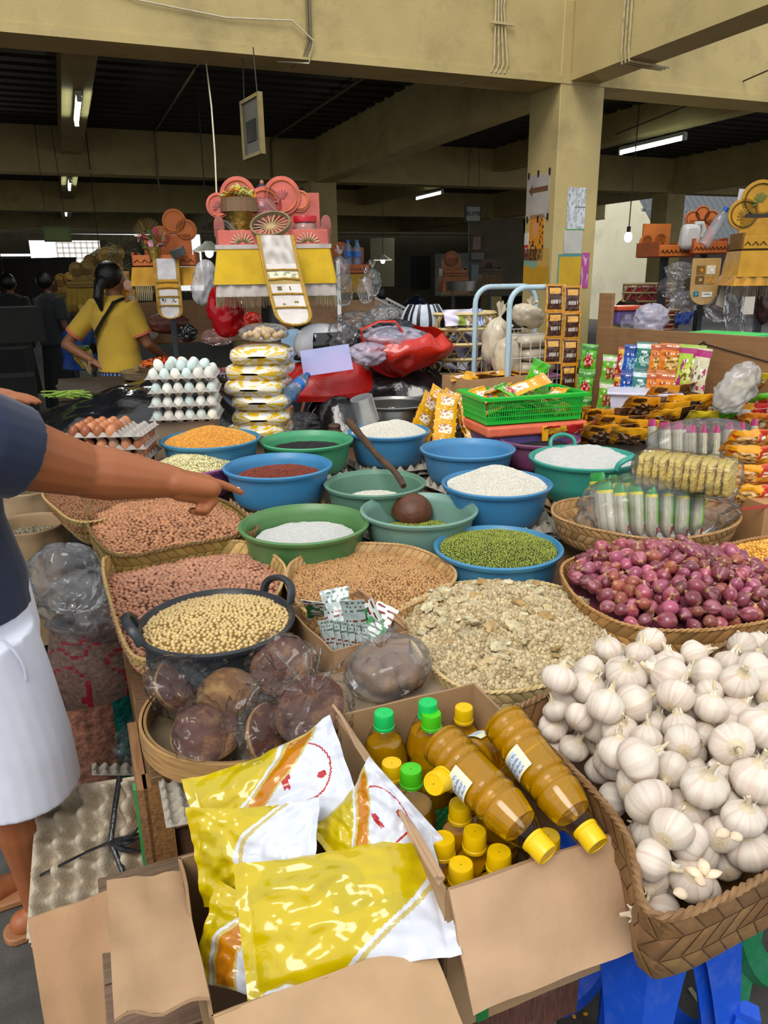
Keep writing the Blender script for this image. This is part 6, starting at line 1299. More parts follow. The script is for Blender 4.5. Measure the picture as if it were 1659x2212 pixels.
def post(parent, p0, p1, w, name='post', col='2f3338'):
    m = mt('steel_post', col, rough=.5, var=.15, metal=.2); A, Bq = Vector(p0), Vector(p1); d = Bq-A; b = MB(); b.box((0, 0, d.length/2), (w, w, d.length)); o = b.build(name, m, parent); o.matrix_local = Matrix.Translation(A) @ d.to_track_quat('Z', 'X').to_matrix().to_4x4(); return o
def px_local(t, px, py, d): return t.matrix_world.inverted() @ at(px, py, d=d)
# --- the pink shrine
D = 4.1; o0 = at(592, 528, d=D); sh_ = thing('offering_shrine', 'pink painted offering shrine with yellow cloth and a white embroidered banner', 'shrine', o0, (0, 0, .06)); bpy.context.view_layer.update()
PK, PD = 'cf6a5c', '8a4a44'
def sbox(parent, nm, c, dm, col, **k): return MB().box(c, dm, srgb(col)).build(nm, PAINTED, parent, **k)
sbox(sh_, 'tray_floor', (0, .13, -.005), (.60, .32, .02), PD); sbox(sh_, 'tray_board', (-.0, -.03, .035), (.59, .02, .075), PK, bev=.003)
for sx in (-1, 1):
    b = MB(); b.prism([(-.17, 0), (.17, 0), (.17, .08), (.12, .13), (.07, .15), (.02, .13), (-.03, .09), (-.17, .085)], -.008, .008, srgb(PD), Matrix.Translation((sx*.298, .13, 0)) @ rz(PI/2) @ Matrix.Rotation(PI/2, 4, 'X')); b.build('side_board', PAINTED, sh_, bev=.003)
    b = MB(); b.prism([(.028*math.cos(i/16*PI), .06+.045*math.sin(i/16*PI)) for i in range(17)]+[(-.028, 0), (.028, 0)], -.01, .01, srgb('9c5a50'), Matrix.Translation((sx*.285, -.02, .04)) @ Matrix.Rotation(PI/2, 4, 'X')); b.build('finial', PAINTED, sh_, bev=.003)
for cx in (-.165, .185):
    b = MB()
    for i in range(9): a = PI*(.03+.94*i/8); b.tube([(cx+.028*math.cos(a), -.041, .008+.016*math.sin(a)), (cx+.062*math.cos(a), -.042, .008+.052*math.sin(a))], [.004, .0075], 6, srgb('7a8a5a') if 0 else srgb('d6cfae'), flat=.5)
    b.build('painted_petals', PAINTED, sh_)
    b = MB(); [b.tube([(cx+.012*math.cos(a), -.0415, .008+.010*math.sin(a)), (cx+.034*math.cos(a), -.0425, .008+.026*math.sin(a))], .004, 5, srgb('6f8a4a'), flat=.5) for a in [PI*(.03+.94*i/8) for i in range(9)]]; b.build('painted_stems', PAINTED, sh_)
BY = .24
b = MB(); b.box((.0, BY, .14), (.50, .016, .28), srgb('bf6256')); b.box((.27, BY, .06), (.06, .016, .08), srgb(PK)); b.build('crest_board', PAINTED, sh_, bev=.003)
for x, z, r, pt in ((-.265, .20, .062, 'dcb0b0'), (-.18, .29, .098, None), (.06, .27, .12, 'd68a80'), (.16, .21, .06, None), (.155, .185, .09, 'd69a98')): pass
for px, py, rp, pt in ((478, 448, 24, 'd49a9a'), (520, 428, 36, None), (612, 428, 37, 'd08a88'), (650, 436, 19, None), (648, 440, 23, 'd49aa0'), (575, 448, 36, 'd08890')):
    q = px_local(sh_, px, py, D+.25); disc_lobe(sh_, q.x, q.z, rp/1630*(D+.25)*1.05, PK if rp > 20 else 'd8795c', 'd98a4c', pt, BY-.004*(py % 5))
sbox(sh_, 'cloth_rail', (0, -.045, -.012), (.62, .012, .022), 'c2b6b0')
sk, fn1 = skirt(sh_, 'white_cloth', .295, .17, .325, .19, -.02, -.27, 'c2b8b2', .007, 40); sk.location = (0, .13, 0)
sk, fn = skirt(sh_, 'yellow_cloth', .302, .176, .332, .198, -.02, -.205, 'd2ab0c', .004, 22); sk.location = (0, .13, 0)
fringe(sh_, [(-.325, -.064, -.265), (.325, -.064, -.265)], .06, '9a8a6a', 120); fringe(sh_, [(.325, -.064, -.265), (.325, .3, -.265)], .06, '9a8a6a', 50); fringe(sh_, [(-.325, -.064, -.265), (-.325, .3, -.265)], .06, '9a8a6a', 50)
P = [px_local(sh_, x, y, D-.16-.01*i) for i, (x, y) in enumerate(((594, 508), (602, 548), (613, 600), (627, 655), (640, 702)))]; banner(sh_, P, .185, row_a)
post(sh_, px_local(sh_, 606, 775, D+.1)+Vector((0.01, 0, -.55)), px_local(sh_, 585, 640, D+.1)+Vector((0, 0, .12)), .042, 'post')
# bamboo lid, gold bucket, offering basket, jar, bag on the pink shrine
b = MB(); c = at(585, 488, d=D-.05); P = [(.105*math.cos(i/40*2*PI), .105*math.sin(i/40*2*PI), 0) for i in range(40)]
for z in (0, .008, .016): b.tube([(x, y, z) for x, y, _ in P], .006, 6, jit(srgb('7a6a4c'), .2), closed=True)
for i in range(9): a = i/9*PI; b.tube([(.105*math.cos(a), .105*math.sin(a), .0), (-.105*math.cos(a), -.105*math.sin(a), .0)], .003, 4, srgb('b09a6a'), flat=.4)
tag(b.build('bamboo_ring', BAMB, loc=c, rot=(.65, -.1, 0)), 'small weathered bamboo hoop tray leaning on the pink shrine front', 'tray')
p = at(520, 492, d=D+.06); b = MB(); b.lathe([(.001, 0), (.060, 0), (.075, .165), (.078, .17), (.074, .168), (.058, .006), (.001, .005)], 36, wob=lambda r, z, t: r*(1+.012*math.sin(9*t+z*60))); tag(b.build('gold_bucket', mt('embossed_gold', 'b39a4a', rough=.3, var=.3, sc=20, metal=.8, bump=.6, bsc=40), loc=(p.x, p.y, o0.z+.006), ang=60), 'embossed gold bucket on the left of the pink shrine', 'bucket')
ob = thing('offering_basket', 'small leaf-sided offering basket of petals and green slices on the gold bucket', 'offering', (p.x+.0, p.y, o0.z+.172)); ob.scale = (1.15, 1.15, 1.15)
for i in range(18): a = i/18*2*PI; b = MB(); b.box((0, 0, .03), (.032, .004, .062), jit(srgb('7a5c3e'), .2)); o = b.build('leaf_slat', PAINTED, ob); o.matrix_local = rz(a) @ Matrix.Translation((0, -.088, 0)) @ Matrix.Rotation(-.12, 4, 'X')
b = MB(); b.lathe([(.001, .05), (.085, .055), (.08, .0), (.001, 0)], 24, srgb('6a5a3a')); b.build('core', PAINTED, ob)
PET_ = mt('petals', None, rough=.6, var=.15, sc=40.)
for nm_, col, n_, r_ in (('flower_petal', 'd88a1c', 26, .016), ('green_slice', 'b9b860', 18, .018), ('pandan_shred', '5a7a3a', 26, .014)):
    for i in range(n_):
        a = random.random()*6.28; q = .078*random.random()**.5; b = MB()
        if nm_ == 'green_slice': b.tube([(r_*math.cos(j/8*5), r_*math.sin(j/8*5), 0) for j in range(9)], .005, 5, jit(srgb(col), .15))
        elif nm_ == 'pandan_shred': b.tube([(-r_*1.5, 0, 0), (0, .004, .006), (r_*1.5, 0, 0)], .003, 4, jit(srgb(col), .2), flat=.4)
        else: b.ell((0, 0, 0), (r_, r_*.7, .004), 8, 5, jit(srgb(col), .15))
        b.build(nm_, PET_, ob, loc=(q*math.cos(a), q*math.sin(a), .066+.045*(1-q/.08)+random.uniform(0, .01)), rot=(random.uniform(-.8, .8), random.uniform(-.8, .8), random.random()*6))
p = at(660, 500, d=D+.05); j = thing('plastic_jar', 'clear plastic jar with a red screw lid on the pink shrine', 'jar', (p.x, p.y, o0.z+.006)); j.scale = (1.2, 1.2, 1.35)
b = MB(); b.lathe([(.001, 0), (.052, 0), (.058, .008), (.058, .062), (.05, .072), (.047, .076), (.047, .09)], 36); b.build('jar_body', film('jar_film', 'd8cfc4', body=.18, rough=.05, wr=4, bump=.05, gloss=.3), j, ang=50)
b = MB(); b.lathe([(.001, .104), (.050, .104), (.053, .100), (.053, .080), (.049, .080)], 36); b.build('red_lid', mt('red_lid', 'b41424', rough=.35), j, ang=40)
for i in range(2): o = MB().tube([(0, 0, 0), (.01-.02*i, 0, .10)], .003, 6).build('incense_stick', mt('red_stick', 'b01a1e', rough=.6), loc=at(603+i*5, 480, d=D+.1)); tag(o, 'red incense stick in the clear bag on the pink shrine', 'incense', 'incense sticks')
plain_bag('clear pinkish bag with a fibre bundle on the pink shrine', at(568, 462, d=D+.1), (.085, .06, .085), 91, film('pink_clear', 'dca0a0', body=.14, rough=.1, wr=16., bump=.7, gloss=.2), wr=.12)
b = MB(); b.ell((0, 0, 0), (.03, .022, .016), 12, 8, srgb('1d222c')); b.ell((0, 0, .022), (.012, .012, .016), 10, 6, srgb('a8705c')); tag(b.build('small_bundle', PAINTED, loc=at(566, 404, d=D+.2)), 'small dark wrapped bundle on top of the pink shrine back', 'bundle')
tag(MB().grid(lambda s, q: ((s-.5)*.11, .02*nz(s*3, q*3), -.02-.09*q*abs(s-.2)-.03*s), 12, 8, srgb('6f6860')).build('grey_rag', CLOTH, loc=at(488, 462, d=D-.02), ang=180), 'grey rag hanging at the left corner of the pink shrine', 'rag')
# --- other shrines
def shrine(label, px, py, d, w, cols, lobes, yaw=0., ban=None, sk_h=.15, posth=.8, board=(.30, .16), extra=None):
    o0 = at(px, py, d=d); t = thing('offering_shrine', label, 'shrine', o0, (0, 0, yaw)); bpy.context.view_layer.update(); c1, c2, c3, c4 = cols
    sbox(t, 'tray_floor', (0, .10, 0), (w, .26, .02), c2); sbox(t, 'tray_board', (0, -.03, .03), (w, .018, .07), c1, bev=.003)
    for sx in (-1, 1): sbox(t, 'side_board', (sx*w/2, .1, .04), (.016, .26, .09), c2)
    b = MB(); n = 8
    for i in range(n): b.tube([(-w/2+w*(i+.1)/n, -.042, .015), (-w/2+w*(i+.5)/n, -.043, .035), (-w/2+w*(i+.9)/n, -.042, .015)], .004, 5, srgb('2a1a12'), flat=.5)
    b.build('painted_scallops', PAINTED, t)
    sbox(t, 'crest_board', (0, .22, .10), (w*.8, .016, .22), c1)
    for lx, lz, r, pt in lobes: disc_lobe(t, lx*w, lz, r, c1, c4, pt, .22)
    if c3:
        s_, f_ = skirt(t, 'yellow_cloth', w/2+.01, .15, w/2+.03, .17, -.015, -sk_h, c3, .006, 22); s_.location = (0, .1, 0); fringe(t, [(-w/2-.03, -.07, -sk_h), (w/2+.03, -.07, -sk_h)], .05, '9a8450', 60)
    if ban: bw, bl, rows = ban; banner(t, [(0.02, -.09, .04), (.02, -.10, -.08), (.02, -.105, -bl*.6), (.02, -.10, -bl)], bw, rows)
    post(t, (.02, .1, .004-o0.z), (.0, .1, 0), .04, 'post', '2f3338'); return t, o0
row_b = lambda s, q: (srgb('a8803a') if s < .12 or s > .88 else (srgb('d0ccd0') if q < .38 else (srgb('c08c18') if q < .54 else (srgb('4a4438') if (abs(q-.72) < .04 and abs(abs(s-.5)-.22) < .09 and (int(s*30)+int(q*60)) % 2) else srgb('cdc8c6')))))
t, o0 = shrine('orange offering shrine with a yellow skirt and white banner on the left', 357, 572, 5.3, .42, ('c46a2c', '9a4a24', 'bf8a16', 'd9903c'), [(-.1, .2, .07, None), (.14, .30, .085, None), (.33, .24, .075, None)], .12, (.165, .36, row_b), .14, .75)
row_c = lambda s, q: (srgb('c8a45c') if not (.22 < s < .82 and .18 < q < .58) else srgb(['e0d4b0', '8a6a38', 'b8863c', 'd6c8a4'][(int(s*3.4)+2*int(q*5)) % 4])) if not (.12 < s < .85 and .70 < q < .82) else (srgb('d8d8cc') if s > .45 else srgb('2a6aa0' if int(q*60) % 2 else '8ab040'))
shrine('small orange shrine with black scallops and scroll back on the right stall', 1530, 545, 4.9, .20, ('c4682a', 'a04c1e', None, '2a1a12'), [(-.3, .22, .05, None), (0, .25, .05, None), (.3, .22, .05, None)], -.1, None, .1, .8)
t = thing('hanging_plaque', 'hanging oval-footed tan plaque with four small pictures under the orange shrine', 'plaque', at(1522, 608, d=4.8)); bpy.context.view_layer.update()
b = MB(); PL = [(-.088, .14), (.088, .14), (.09, .12), (.088, -.06)]+[(.088*math.cos(a), -.06-.085*math.sin(a)) for a in [i/14*PI for i in range(1, 14)]]+[(-.088, -.06), (-.09, .12)]
b.prism(PL, -.006, .006, srgb('b08e58'), Matrix.Rotation(PI/2, 4, 'X')); b.build('board', mt('plaque_board', None, rough=.3, var=.12, coat=.4), t, bev=.002)
for i, (x, z, c) in enumerate(((-.035, .07, '7a5a34'), (.03, .07, 'd8d0c0'), (-.035, .01, '6a5230'), (.03, .01, 'a8884c'))): MB().box((x, -.0075, z), (.055, .002, .052), srgb(c)).box((x+.005, -.009, z), (.02, .001, .016), srgb(['c88a2a', 'e8e4da', 'b89a60', 'd87a1c'][i])).build('picture', mt('plaque_print', None, rough=.3, var=.3, sc=60), t)
b = MB(); b.box((-.05, -.0078, -.075), (.034, .002, .03), srgb('1f6a96')); b.box((-.048, -.009, -.075), (.014, .001, .012), srgb('8ab040')); b.build('blue_mark', mt('plaque_print', None), t); b = MB(); b.box((.02, -.0078, -.08), (.065, .002, .03), srgb('dcdcd4')); b.box((.02, -.009, -.078), (.04, .001, .004), srgb('1c1c1c')); b.build('white_label', mt('plaque_print', None), t)
shrine('low orange tray shrine with two cut-out peaks left of the scroll shrine', 1455, 552, 5.0, .26, ('b8641e', '8a4420', None, 'b8641e'), [(-.28, .09, .05, None), (.12, .10, .05, None)], .25, None, .1, .8)
t, o0 = shrine('large mustard yellow shrine with scalloped tiers and fringe at the right frame edge', 1668, 535, 4.4, .34, ('c08c1e', '7a5a24', 'b8860f', '5a4a1c'), [(-.35, .20, .09, 'b89a4c'), (-.1, .28, .11, '7a9a5a'), (.35, .28, .11, 'c8b060')], -.15, None, .16, .9)
s_, f_ = skirt(t, 'fringed_cloth', .20, .16, .22, .18, -.15, -.21, 'b8821a', .008, 26); s_.location = (0, .1, 0); fringe(t, [(-.22, -.09, -.21), (.22, -.09, -.21)], .07, '6a5a3c', 70)
b = MB(); b.box((0, 0, 0), (.16, .004, .14), srgb('d8d8dc')); tag(b.build('white_card', LBL, loc=at(1620, 436, d=4.62), rot=(.05, .06, 0)), 'white card propped on top of the mustard shrine', 'card')
b = MB(); b.box((0, 0, 0), (.18, .012, .02), srgb('2c241c')); tag(b.build('dark_strip', PAINTED, loc=at(1645, 466, d=4.25)), 'dark wooden strip across the mustard shrine front', 'strip')
shrine('small orange and yellow shrine with two water bottles far behind the helmet', 765, 588, 6.6, .26, ('b8622a', '8a4420', 'b88a1c', 'c8883c'), [(-.4, .16, .10, None)], .1, None, .17, .7)
for i in range(2):
    t = thing('water_bottle', 'clear water bottle standing on the small far shrine' if i else 'left clear water bottle standing on the small far shrine', 'bottle', at(753+i*19, 572, d=6.6)); b = MB(); b.lathe([(.001, 0), (.036, 0), (.037, .05), (.034, .055), (.037, .06), (.037, .13), (.014, .175), (.014, .19)], 20); b.build('bottle_body', film('blue_pet', ''), t); b = MB(); b.lathe([(.016, .188), (.016, .205), (.001, .206)], 16); b.build('cap', mt('blue_cap', ''), t); b = MB(); b.lathe([(.0375, .065), (.0375, .11)], 20); b.build('label', mt('blue_label', ''), t)
# jug and bottle by the scroll shrine
p = at(1487, 530, d=4.95); t = thing('jerrycan', 'whitish plastic jerrycan with a handle beside the scroll shrine', 'jerrycan', p, (0, .05, 0)); b = MB(); b.box((0, 0, .05), (.13, .10, .16), taper=.9); b.build('can', mt('milky_plastic', 'b0b0ac', rough=.35, var=.06), t, bev=.03)
b = MB(); b.tube([(.02, 0, .13), (.07, 0, .135), (.085, 0, .10), (.075, 0, .05)], .018, 8); b.build('handle', mt('milky_plastic', ''), t)
p = at(1535, 520, d=4.75); t = thing('water_bottle', 'tilted empty clear bottle with a blue cap in the scroll shrine', 'bottle'); t.matrix_world = Matrix.Translation(at(1520, 530, d=4.75)) @ Matrix.Rotation(.5, 4, 'Y'); b = MB(); b.lathe([(.001, 0), (.036, 0)]+[(.036*(1-.06*(i % 2)), .01+i*.012) for i in range(14)]+[(.03, .19), (.014, .22), (.014, .23)], 20); b.build('bottle_body', film('clear_dim', 'b8bcc8', body=.25, rough=.08, wr=10, bump=.3, gloss=.3), t, ang=60); b = MB(); b.lathe([(.016, .226), (.017, .25), (.001, .252)], 16); b.build('cap', mt('blue_cap', ''), t)
# offering flowers on the left shrine
def leaf_fan(label, c, R, col, cat='offering', n=30, thr=1., yaw=0., col2=None):
    t = thing('palm_leaf_fan', label, cat, c, (0, 0, yaw))
    for i in range(n):
        a = PI*(-.1+1.2*i/(n-1)); b = MB(); b.tube([(.2*R*math.cos(a), -.01*(i % 2), .2*R*math.sin(a)), (.8*R*math.cos(a), 0, .8*R*math.sin(a)), (R*math.cos(a+.05), .01, R*math.sin(a+.05))], [R*.05, R*.06, R*.02], 4, jit(srgb(col2 if col2 and i % 3 == 0 else col), .2), flat=.25); b.build('leaf', PAINTED, t)
    return t
leaf_fan('dry palm-leaf fan offering on top of the left orange shrine', at(318, 505, d=5.28), .11, 'a08850', n=34)
t = thing('flower_offering', 'offering of dry leaves, red cloth and flowers on the left orange shrine', 'offering', at(330, 520, d=5.2))
for i in range(26):
    a = random.random()*6.28; q = .10*random.random()**.5; b = MB(); b.ell((0, 0, 0), (.035, .02, .004), 8, 5, jit(srgb(random.choice(['6f6a34', '8a8448', '9a9258', '8a2030', '5a6a38', 'c890a0'])), .2)); b.build('petal', PET_, t, loc=(q*math.cos(a), .3*q*math.sin(a), random.uniform(-.06, .06)), rot=(random.random()*3, random.random()*3, random.random()*6))
b = MB(); b.lathe([(.001, 0), (.035, 0), (.05, .08), (.048, .08), (.03, .005)], 20); tag(b.build('gold_cup', mt('embossed_gold', ''), loc=at(335, 560, d=5.25)), 'small gold cup on the left orange shrine', 'cup')
b = MB(); b.lathe([(.001, 0), (.05, 0), (.055, .05), (.052, .05), (.001, .04)], 24, srgb('4a4c4a')); tag(b.build('enamel_pot', mt('enamel', None, rough=.3), loc=at(388, 553, d=5.2), rot=(.2, -.3, 0)), 'small grey pot with a green rim on the left orange shrine', 'pot')
for i in range(9):
    p = at(294+i*4, 620, d=5.15); b = MB(); b.tube([(0, 0, .02), (.004, 0, -.03), (-.002, 0, -.09)], [.003, .006, .004], 5, srgb('cfc498'), flat=.5); tag(b.build('hanging_tassel', PAINTED, loc=p), 'pale carved palm-leaf tassel hanging under the left orange shrine', 'tassel', 'palm-leaf tassels')
plain_bag('white plastic bag hanging from the right end of the left orange shrine', at(440, 610, d=4.9), (.07, .05, .14), 101, film('white_bag', 'd8d8da', body=.45, rough=.2, wr=12, bump=.8, gloss=.2), (0, .25, 0), wr=.25, name='hanging_bag')
plain_bag('translucent red plastic bag hanging below the pink shrine cloth', at(487, 672, d=4.5), (.10, .06, .15), 102, film('red_clear', 'c01820', body=.55, rough=.12, wr=10, bump=.9, gloss=.25, tintc='e86060'), (0, -.1, 0), wr=.2, name='hanging_bag')
plain_bag('second small red bag seen behind the pink shrine post', at(545, 695, d=4.8), (.06, .05, .06), 103, mt('red_film', ''), wr=.2)
for px, py, d, lb, sd in ((735, 590, 4.6, 'long clear bag hanging beside the pink shrine', 104), (742, 625, 4.7, 'clear tied bag under the long clear bag', 105), (790, 625, 5.6, 'clear tied bag hanging from the small far shrine', 106), (805, 610, 5.7, 'second clear tied bag hanging from the small far shrine', 107)): plain_bag(lb, at(px, py, d=d), (.06, .05, .10), sd, GREYB, tie=True, neck=.5, wr=.2, flare=.3, name='hanging_bag')
# --- lamps
TUBE_E = mt('lit_tube', 'f4fff0', emis='eefff2', est=14., var=0)
def tube_lamp(label, A, Bq, en, plates=False):
    d = (Bq-A); t = thing('fluorescent_lamp', label, 'lamp', (A+Bq)/2); t.matrix_world = Matrix.Translation((A+Bq)/2) @ rz(math.atan2(d.y, d.x)); L = d.length
    b = MB(); b.tube([(-L/2, 0, 0), (L/2, 0, 0)], .016, 10); b.build('tube', TUBE_E, t)
    b = MB(); b.box((0, 0, .045), (L*1.02, .05, .035)); b.build('housing', mt('lamp_housing', 'c8cfc0', rough=.4), t)
    for s in (-1, 1): MB().box((s*L*.51, 0, .015), (.03, .04, .07)).build('socket', mt('lamp_housing', ''), t)
    if plates:
        for s in (-1, 1): MB().box((0, s*.085, .085), (L*.9, .07, .006)).build('lit_beam_patch', mt('lit_patch_cream', 'e6e0b0', rough=.4), t)  # pale plates paint in the lamplit patches of the beam underside
    l = bpy.data.lights.new('tube_light', 'AREA'); l.shape = 'RECTANGLE'; l.size = L; l.size_y = .03; l.energy = en; l.color = (.92, 1, .92); lo = bpy.data.objects.new('tube_light', l); C.objects.link(lo); lo.parent = t; lo.location = (0, 0, -.03)
for px, (u, v0, lb) in enumerate(((.33, 7.5, 'bright fluorescent lamp nearest on the narrow ceiling beam'), (.32, 13.6, 'second fluorescent lamp along the narrow ceiling beam'), (.30, 19.5, 'third fluorescent lamp along the narrow ceiling beam'))): tube_lamp(lb, uv(u, v0, 3.03), uv(u, v0+1.15, 3.03), 16, True)
tube_lamp('fluorescent lamp on the right bay beam right of the postered pillar', uv(6.25, 6.9, 2.92), uv(6.28, 7.95, 2.92), 16); tube_lamp('distant fluorescent lamp left of the postered pillar', uv(6.25, 12.6, 2.92), uv(6.28, 13.7, 2.92), 16)
BULB = mt('lit_bulb', 'fff2d8', emis='fff0d0', est=25., var=0)
def pendant(label, px, py, d, cordlen, shade=None, en=6):
    c = at(px, py, d=d); cordlen = max(.2, 3.36-c.z); t = thing('pendant_bulb', label, 'lamp', c); b = MB(); b.ell((0, 0, 0), (.035, .035, .045), 14, 9); b.build('bulb', BULB, t, ang=180); b = MB(); b.tube([(0, 0, .04), (0, 0, .09)], .018, 8); b.build('socket', mt('black_socket', '15140f'), t); b = MB(); b.tube([(0, 0, .09), (.01, 0, .09+cordlen)], .005, 5); b.build('cord', mt('cord', '2a2420'), t)
    if shade: b = MB(); b.lathe([(.03, .09), (.05, .07), (.15, .01), (.152, .008), (.05, .064), (.028, .084)], 28); b.build('shade', mt('lamp_shade', shade, rough=.5), t)
    l = bpy.data.lights.new('bulb_light', 'POINT'); l.energy = en; l.color = (1, .9, .7); l.shadow_soft_size = .04; lo = bpy.data.objects.new('bulb_light', l); C.objects.link(lo); lo.parent = t; lo.location = (0, 0, -.06)
pendant('bare lit bulb with a small white shade far behind the clear bags', 827, 563, 12., 1.0, 'c8c8b8', 10); pendant('lit bulb on a looping wire by the bright doorway right of the pillar', 1357, 512, 6.9, .5, None, 8); pendant('dark cone pendant lamp in front of the bright lattice window', 216, 553, 10., 1.0, '24211c', 8); pendant('pale cone lamp at the left of the pink shrine', 452, 545, 6.5, .9, '5a6a58', 0); pendant('two small lit bulbs at the dim left frame edge', 8, 600, 11., .6, None, 8)
# --- signs, papers on the pillar
PAP = mt('paper', None, rough=.65, var=.08, sc=6., dirt='6a604c', dsc=5, damt=.3)
MP = uv(0, 0).to_3d(); FR = Matrix.Translation(uv(3.66-.19, 5.31-.2)) @ rz(AZ)      # left front corner of the pillar
def on_front(label, x, z, w, h, fn, name='poster', nx=24, ny=32, M=FR):
    b = MB(); b.grid(lambda s, q: (x+(s-.5)*w, -.004, z+(q-.5)*h), nx, ny, colf=fn); b.box((x, -.002, z), (w, .003, h), fn(.5, .99)); o = b.build(name, PAP, ang=180); o.matrix_world = M; return tag(o, label, 'paper')
LF = Matrix.Translation(uv(3.66-.19, 5.31+.2)) @ rz(AZ-PI/2)       # left face, x runs to the front corner
def zz(px, py): return (at(px, py, d=5.45)).z
def arrow(s, q):
    if .60 < q < .72 and .22 < s < .95: return srgb('6a4428')
    if abs(q-.66) < (s-.06)*.75 and s < .26: return srgb('6a4428')
    return srgb('a8a098')
z = lambda y, d=5.5: H+d*(-.3007-(y-1106)/1630*.9537)
on_front('taped paper with a brown left-pointing arrow on the pillar', .17, z(425, 5.62), .30, .31, arrow, 'arrow_sign', 40, 40, LF)
for i, (dx, dz) in enumerate(((-.13, .16), (.0, .165), (.15, .165), (-.13, -.155), (.02, -.16), (.15, -.15))): o = MB().box((0, 0, 0), (.018, .004, .045), srgb('121210')).build('tape_piece', PAP); o.matrix_world = LF @ Matrix.Translation((.17+dx, -.007, z(425, 5.62)+dz)); tag(o, 'small black tape piece holding the arrow paper', 'tape', 'black tape pieces on the arrow paper')
on_front('orange poster with black figures below the arrow paper', .175, z(515, 5.62), .20, .34, lambda s, q: srgb('1c1812') if (nz(s*9, q*16, 2) > .16 and (q < .45 or s > .7)) else (srgb('c88a5a') if ((s-.4)**2/.04+(q-.68)**2/.03 < 1) else srgb('c8801a')), M=LF)
on_front('small red and white sticker left of the orange poster', .035, z(530, 5.7), .06, .18, lambda s, q: srgb('a82a2a') if q < .5 and (s-.5)**2+(q-.25)**2*4 > .06 else srgb('c8c2b8'), 'sticker', M=LF)
on_front('worn yellow poster with brown and green pictures low on the pillar left face', .19, z(585, 5.62), .36, .30, lambda s, q: srgb('b88a18') if q < .55+.1*nz(s*4, 1) else (srgb('5a3a24') if s < .5 and q > .72 else (srgb('7a9a88') if s < .55 else srgb('b8944a'))), M=LF)
def gridp(s, q):
    if q < .03: return srgb('3a9a28')
    if abs(s-.42) < .012 or (s > .42 and abs(q-.55) < .008) or abs(q-.93) < .006: return srgb('6f7478')
    return srgb('a8acac') if nz(s*5, q*8, 5) > .12 else (srgb('c2c8cc') if nz(s*9, q*9) < .25 else srgb('8f959a'))
on_front('grey laminated map-like sheet with a green foot on the pillar front', .19, z(453), .165, .30, gridp, 'laminated_sheet'); on_front('blank white paper below the laminated sheet on the pillar', .18, z(525), .165, .17, lambda s, q: srgb('b4b4ac'))
on_front('yellow board with a teal edge low on the pillar front', .16, z(595), .21, .27, lambda s, q: srgb('3f8a88') if s < .06 or q > .95 else (srgb('4a3a10') if (q < .2 and int(q*60) % 4 == 0 and s < .5) else srgb('c09a18')), 'yellow_board'); on_front('torn magenta poster edge beside the yellow board', .305, z(590), .07, .26, lambda s, q: srgb('a8488a') if nz(s*3, q*3) < .25 else srgb('c89ac0'), 'poster')
# hanging signs
def hang_sign(label, px, py, d, w, h, col, frame, yaw, top, txt=None, tilt=0.):
    c = at(px, py, d=d); top = max(.2, (3.4 if d > 6 else 2.9)-c.z-h/2); t = thing('hanging_sign', label, 'sign', c, (0, tilt, yaw)); b = MB(); b.box((0, 0, 0), (w, .012, h), srgb(col)); b.build('board', mt('sign_board', None, rough=.6, var=.2, sc=5, dirt='3a3424', dsc=4, damt=.5), t)
    b = MB()
    for s in (-1, 1): b.box((s*w/2, 0, 0), (.02, .03, h+.02), srgb(frame)); b.box((0, 0, s*h/2), (w, .03, .02), srgb(frame))
    b.build('frame', PAINTED, t); b = MB()
    for s in (-1, 1): b.tube([(s*w*.38, 0, h/2), (s*w*.3, 0, h/2+top)], .004, 5)
    b.build('wire', mt('cord', ''), t)
    if txt:
        cu = bpy.data.curves.new('letters', 'FONT'); cu.body = txt; cu.size = h*.42; cu.extrude = .001; cu.align_x = 'CENTER'; cu.align_y = 'CENTER'; o = bpy.data.objects.new('letters', cu); C.objects.link(o); bpy.context.view_layer.update(); me = bpy.data.meshes.new_from_object(o.evaluated_get(bpy.context.evaluated_depsgraph_get())); bpy.data.objects.remove(o); o = bpy.data.objects.new('sign_text', me); C.objects.link(o); o.parent = t; o.location = (0, -.008, 0); o.rotation_euler = (PI/2, 0, 0); me.materials.clear(); me.materials.append(mt('sign_ink', '15140f', rough=.7))
    return t
hang_sign('old framed board hanging tilted from the front beam', 545, 275, 4.7, .30, .32, '5a564c', '8a7a4a', -1.05, .42, tilt=.0)
o = MB().box((0, -.009, -.02), (.16, .003, .12), srgb('15130f')).build('torn_patch', PAP); o.parent = [x for x in bpy.data.objects if x.name == 'hanging_sign'][0]
hang_sign('green rounded sign hanging in front of the dark tarpaulin', 124, 506, 9.5, .30, .16, '66743a', '55622e', AZ, .28)
hang_sign('dim hanging signboard with the dark letters BUMB', 1022, 462, 11.5, .26, .22, '8f8f88', '2a2820', AZ, .3, 'BUMB')
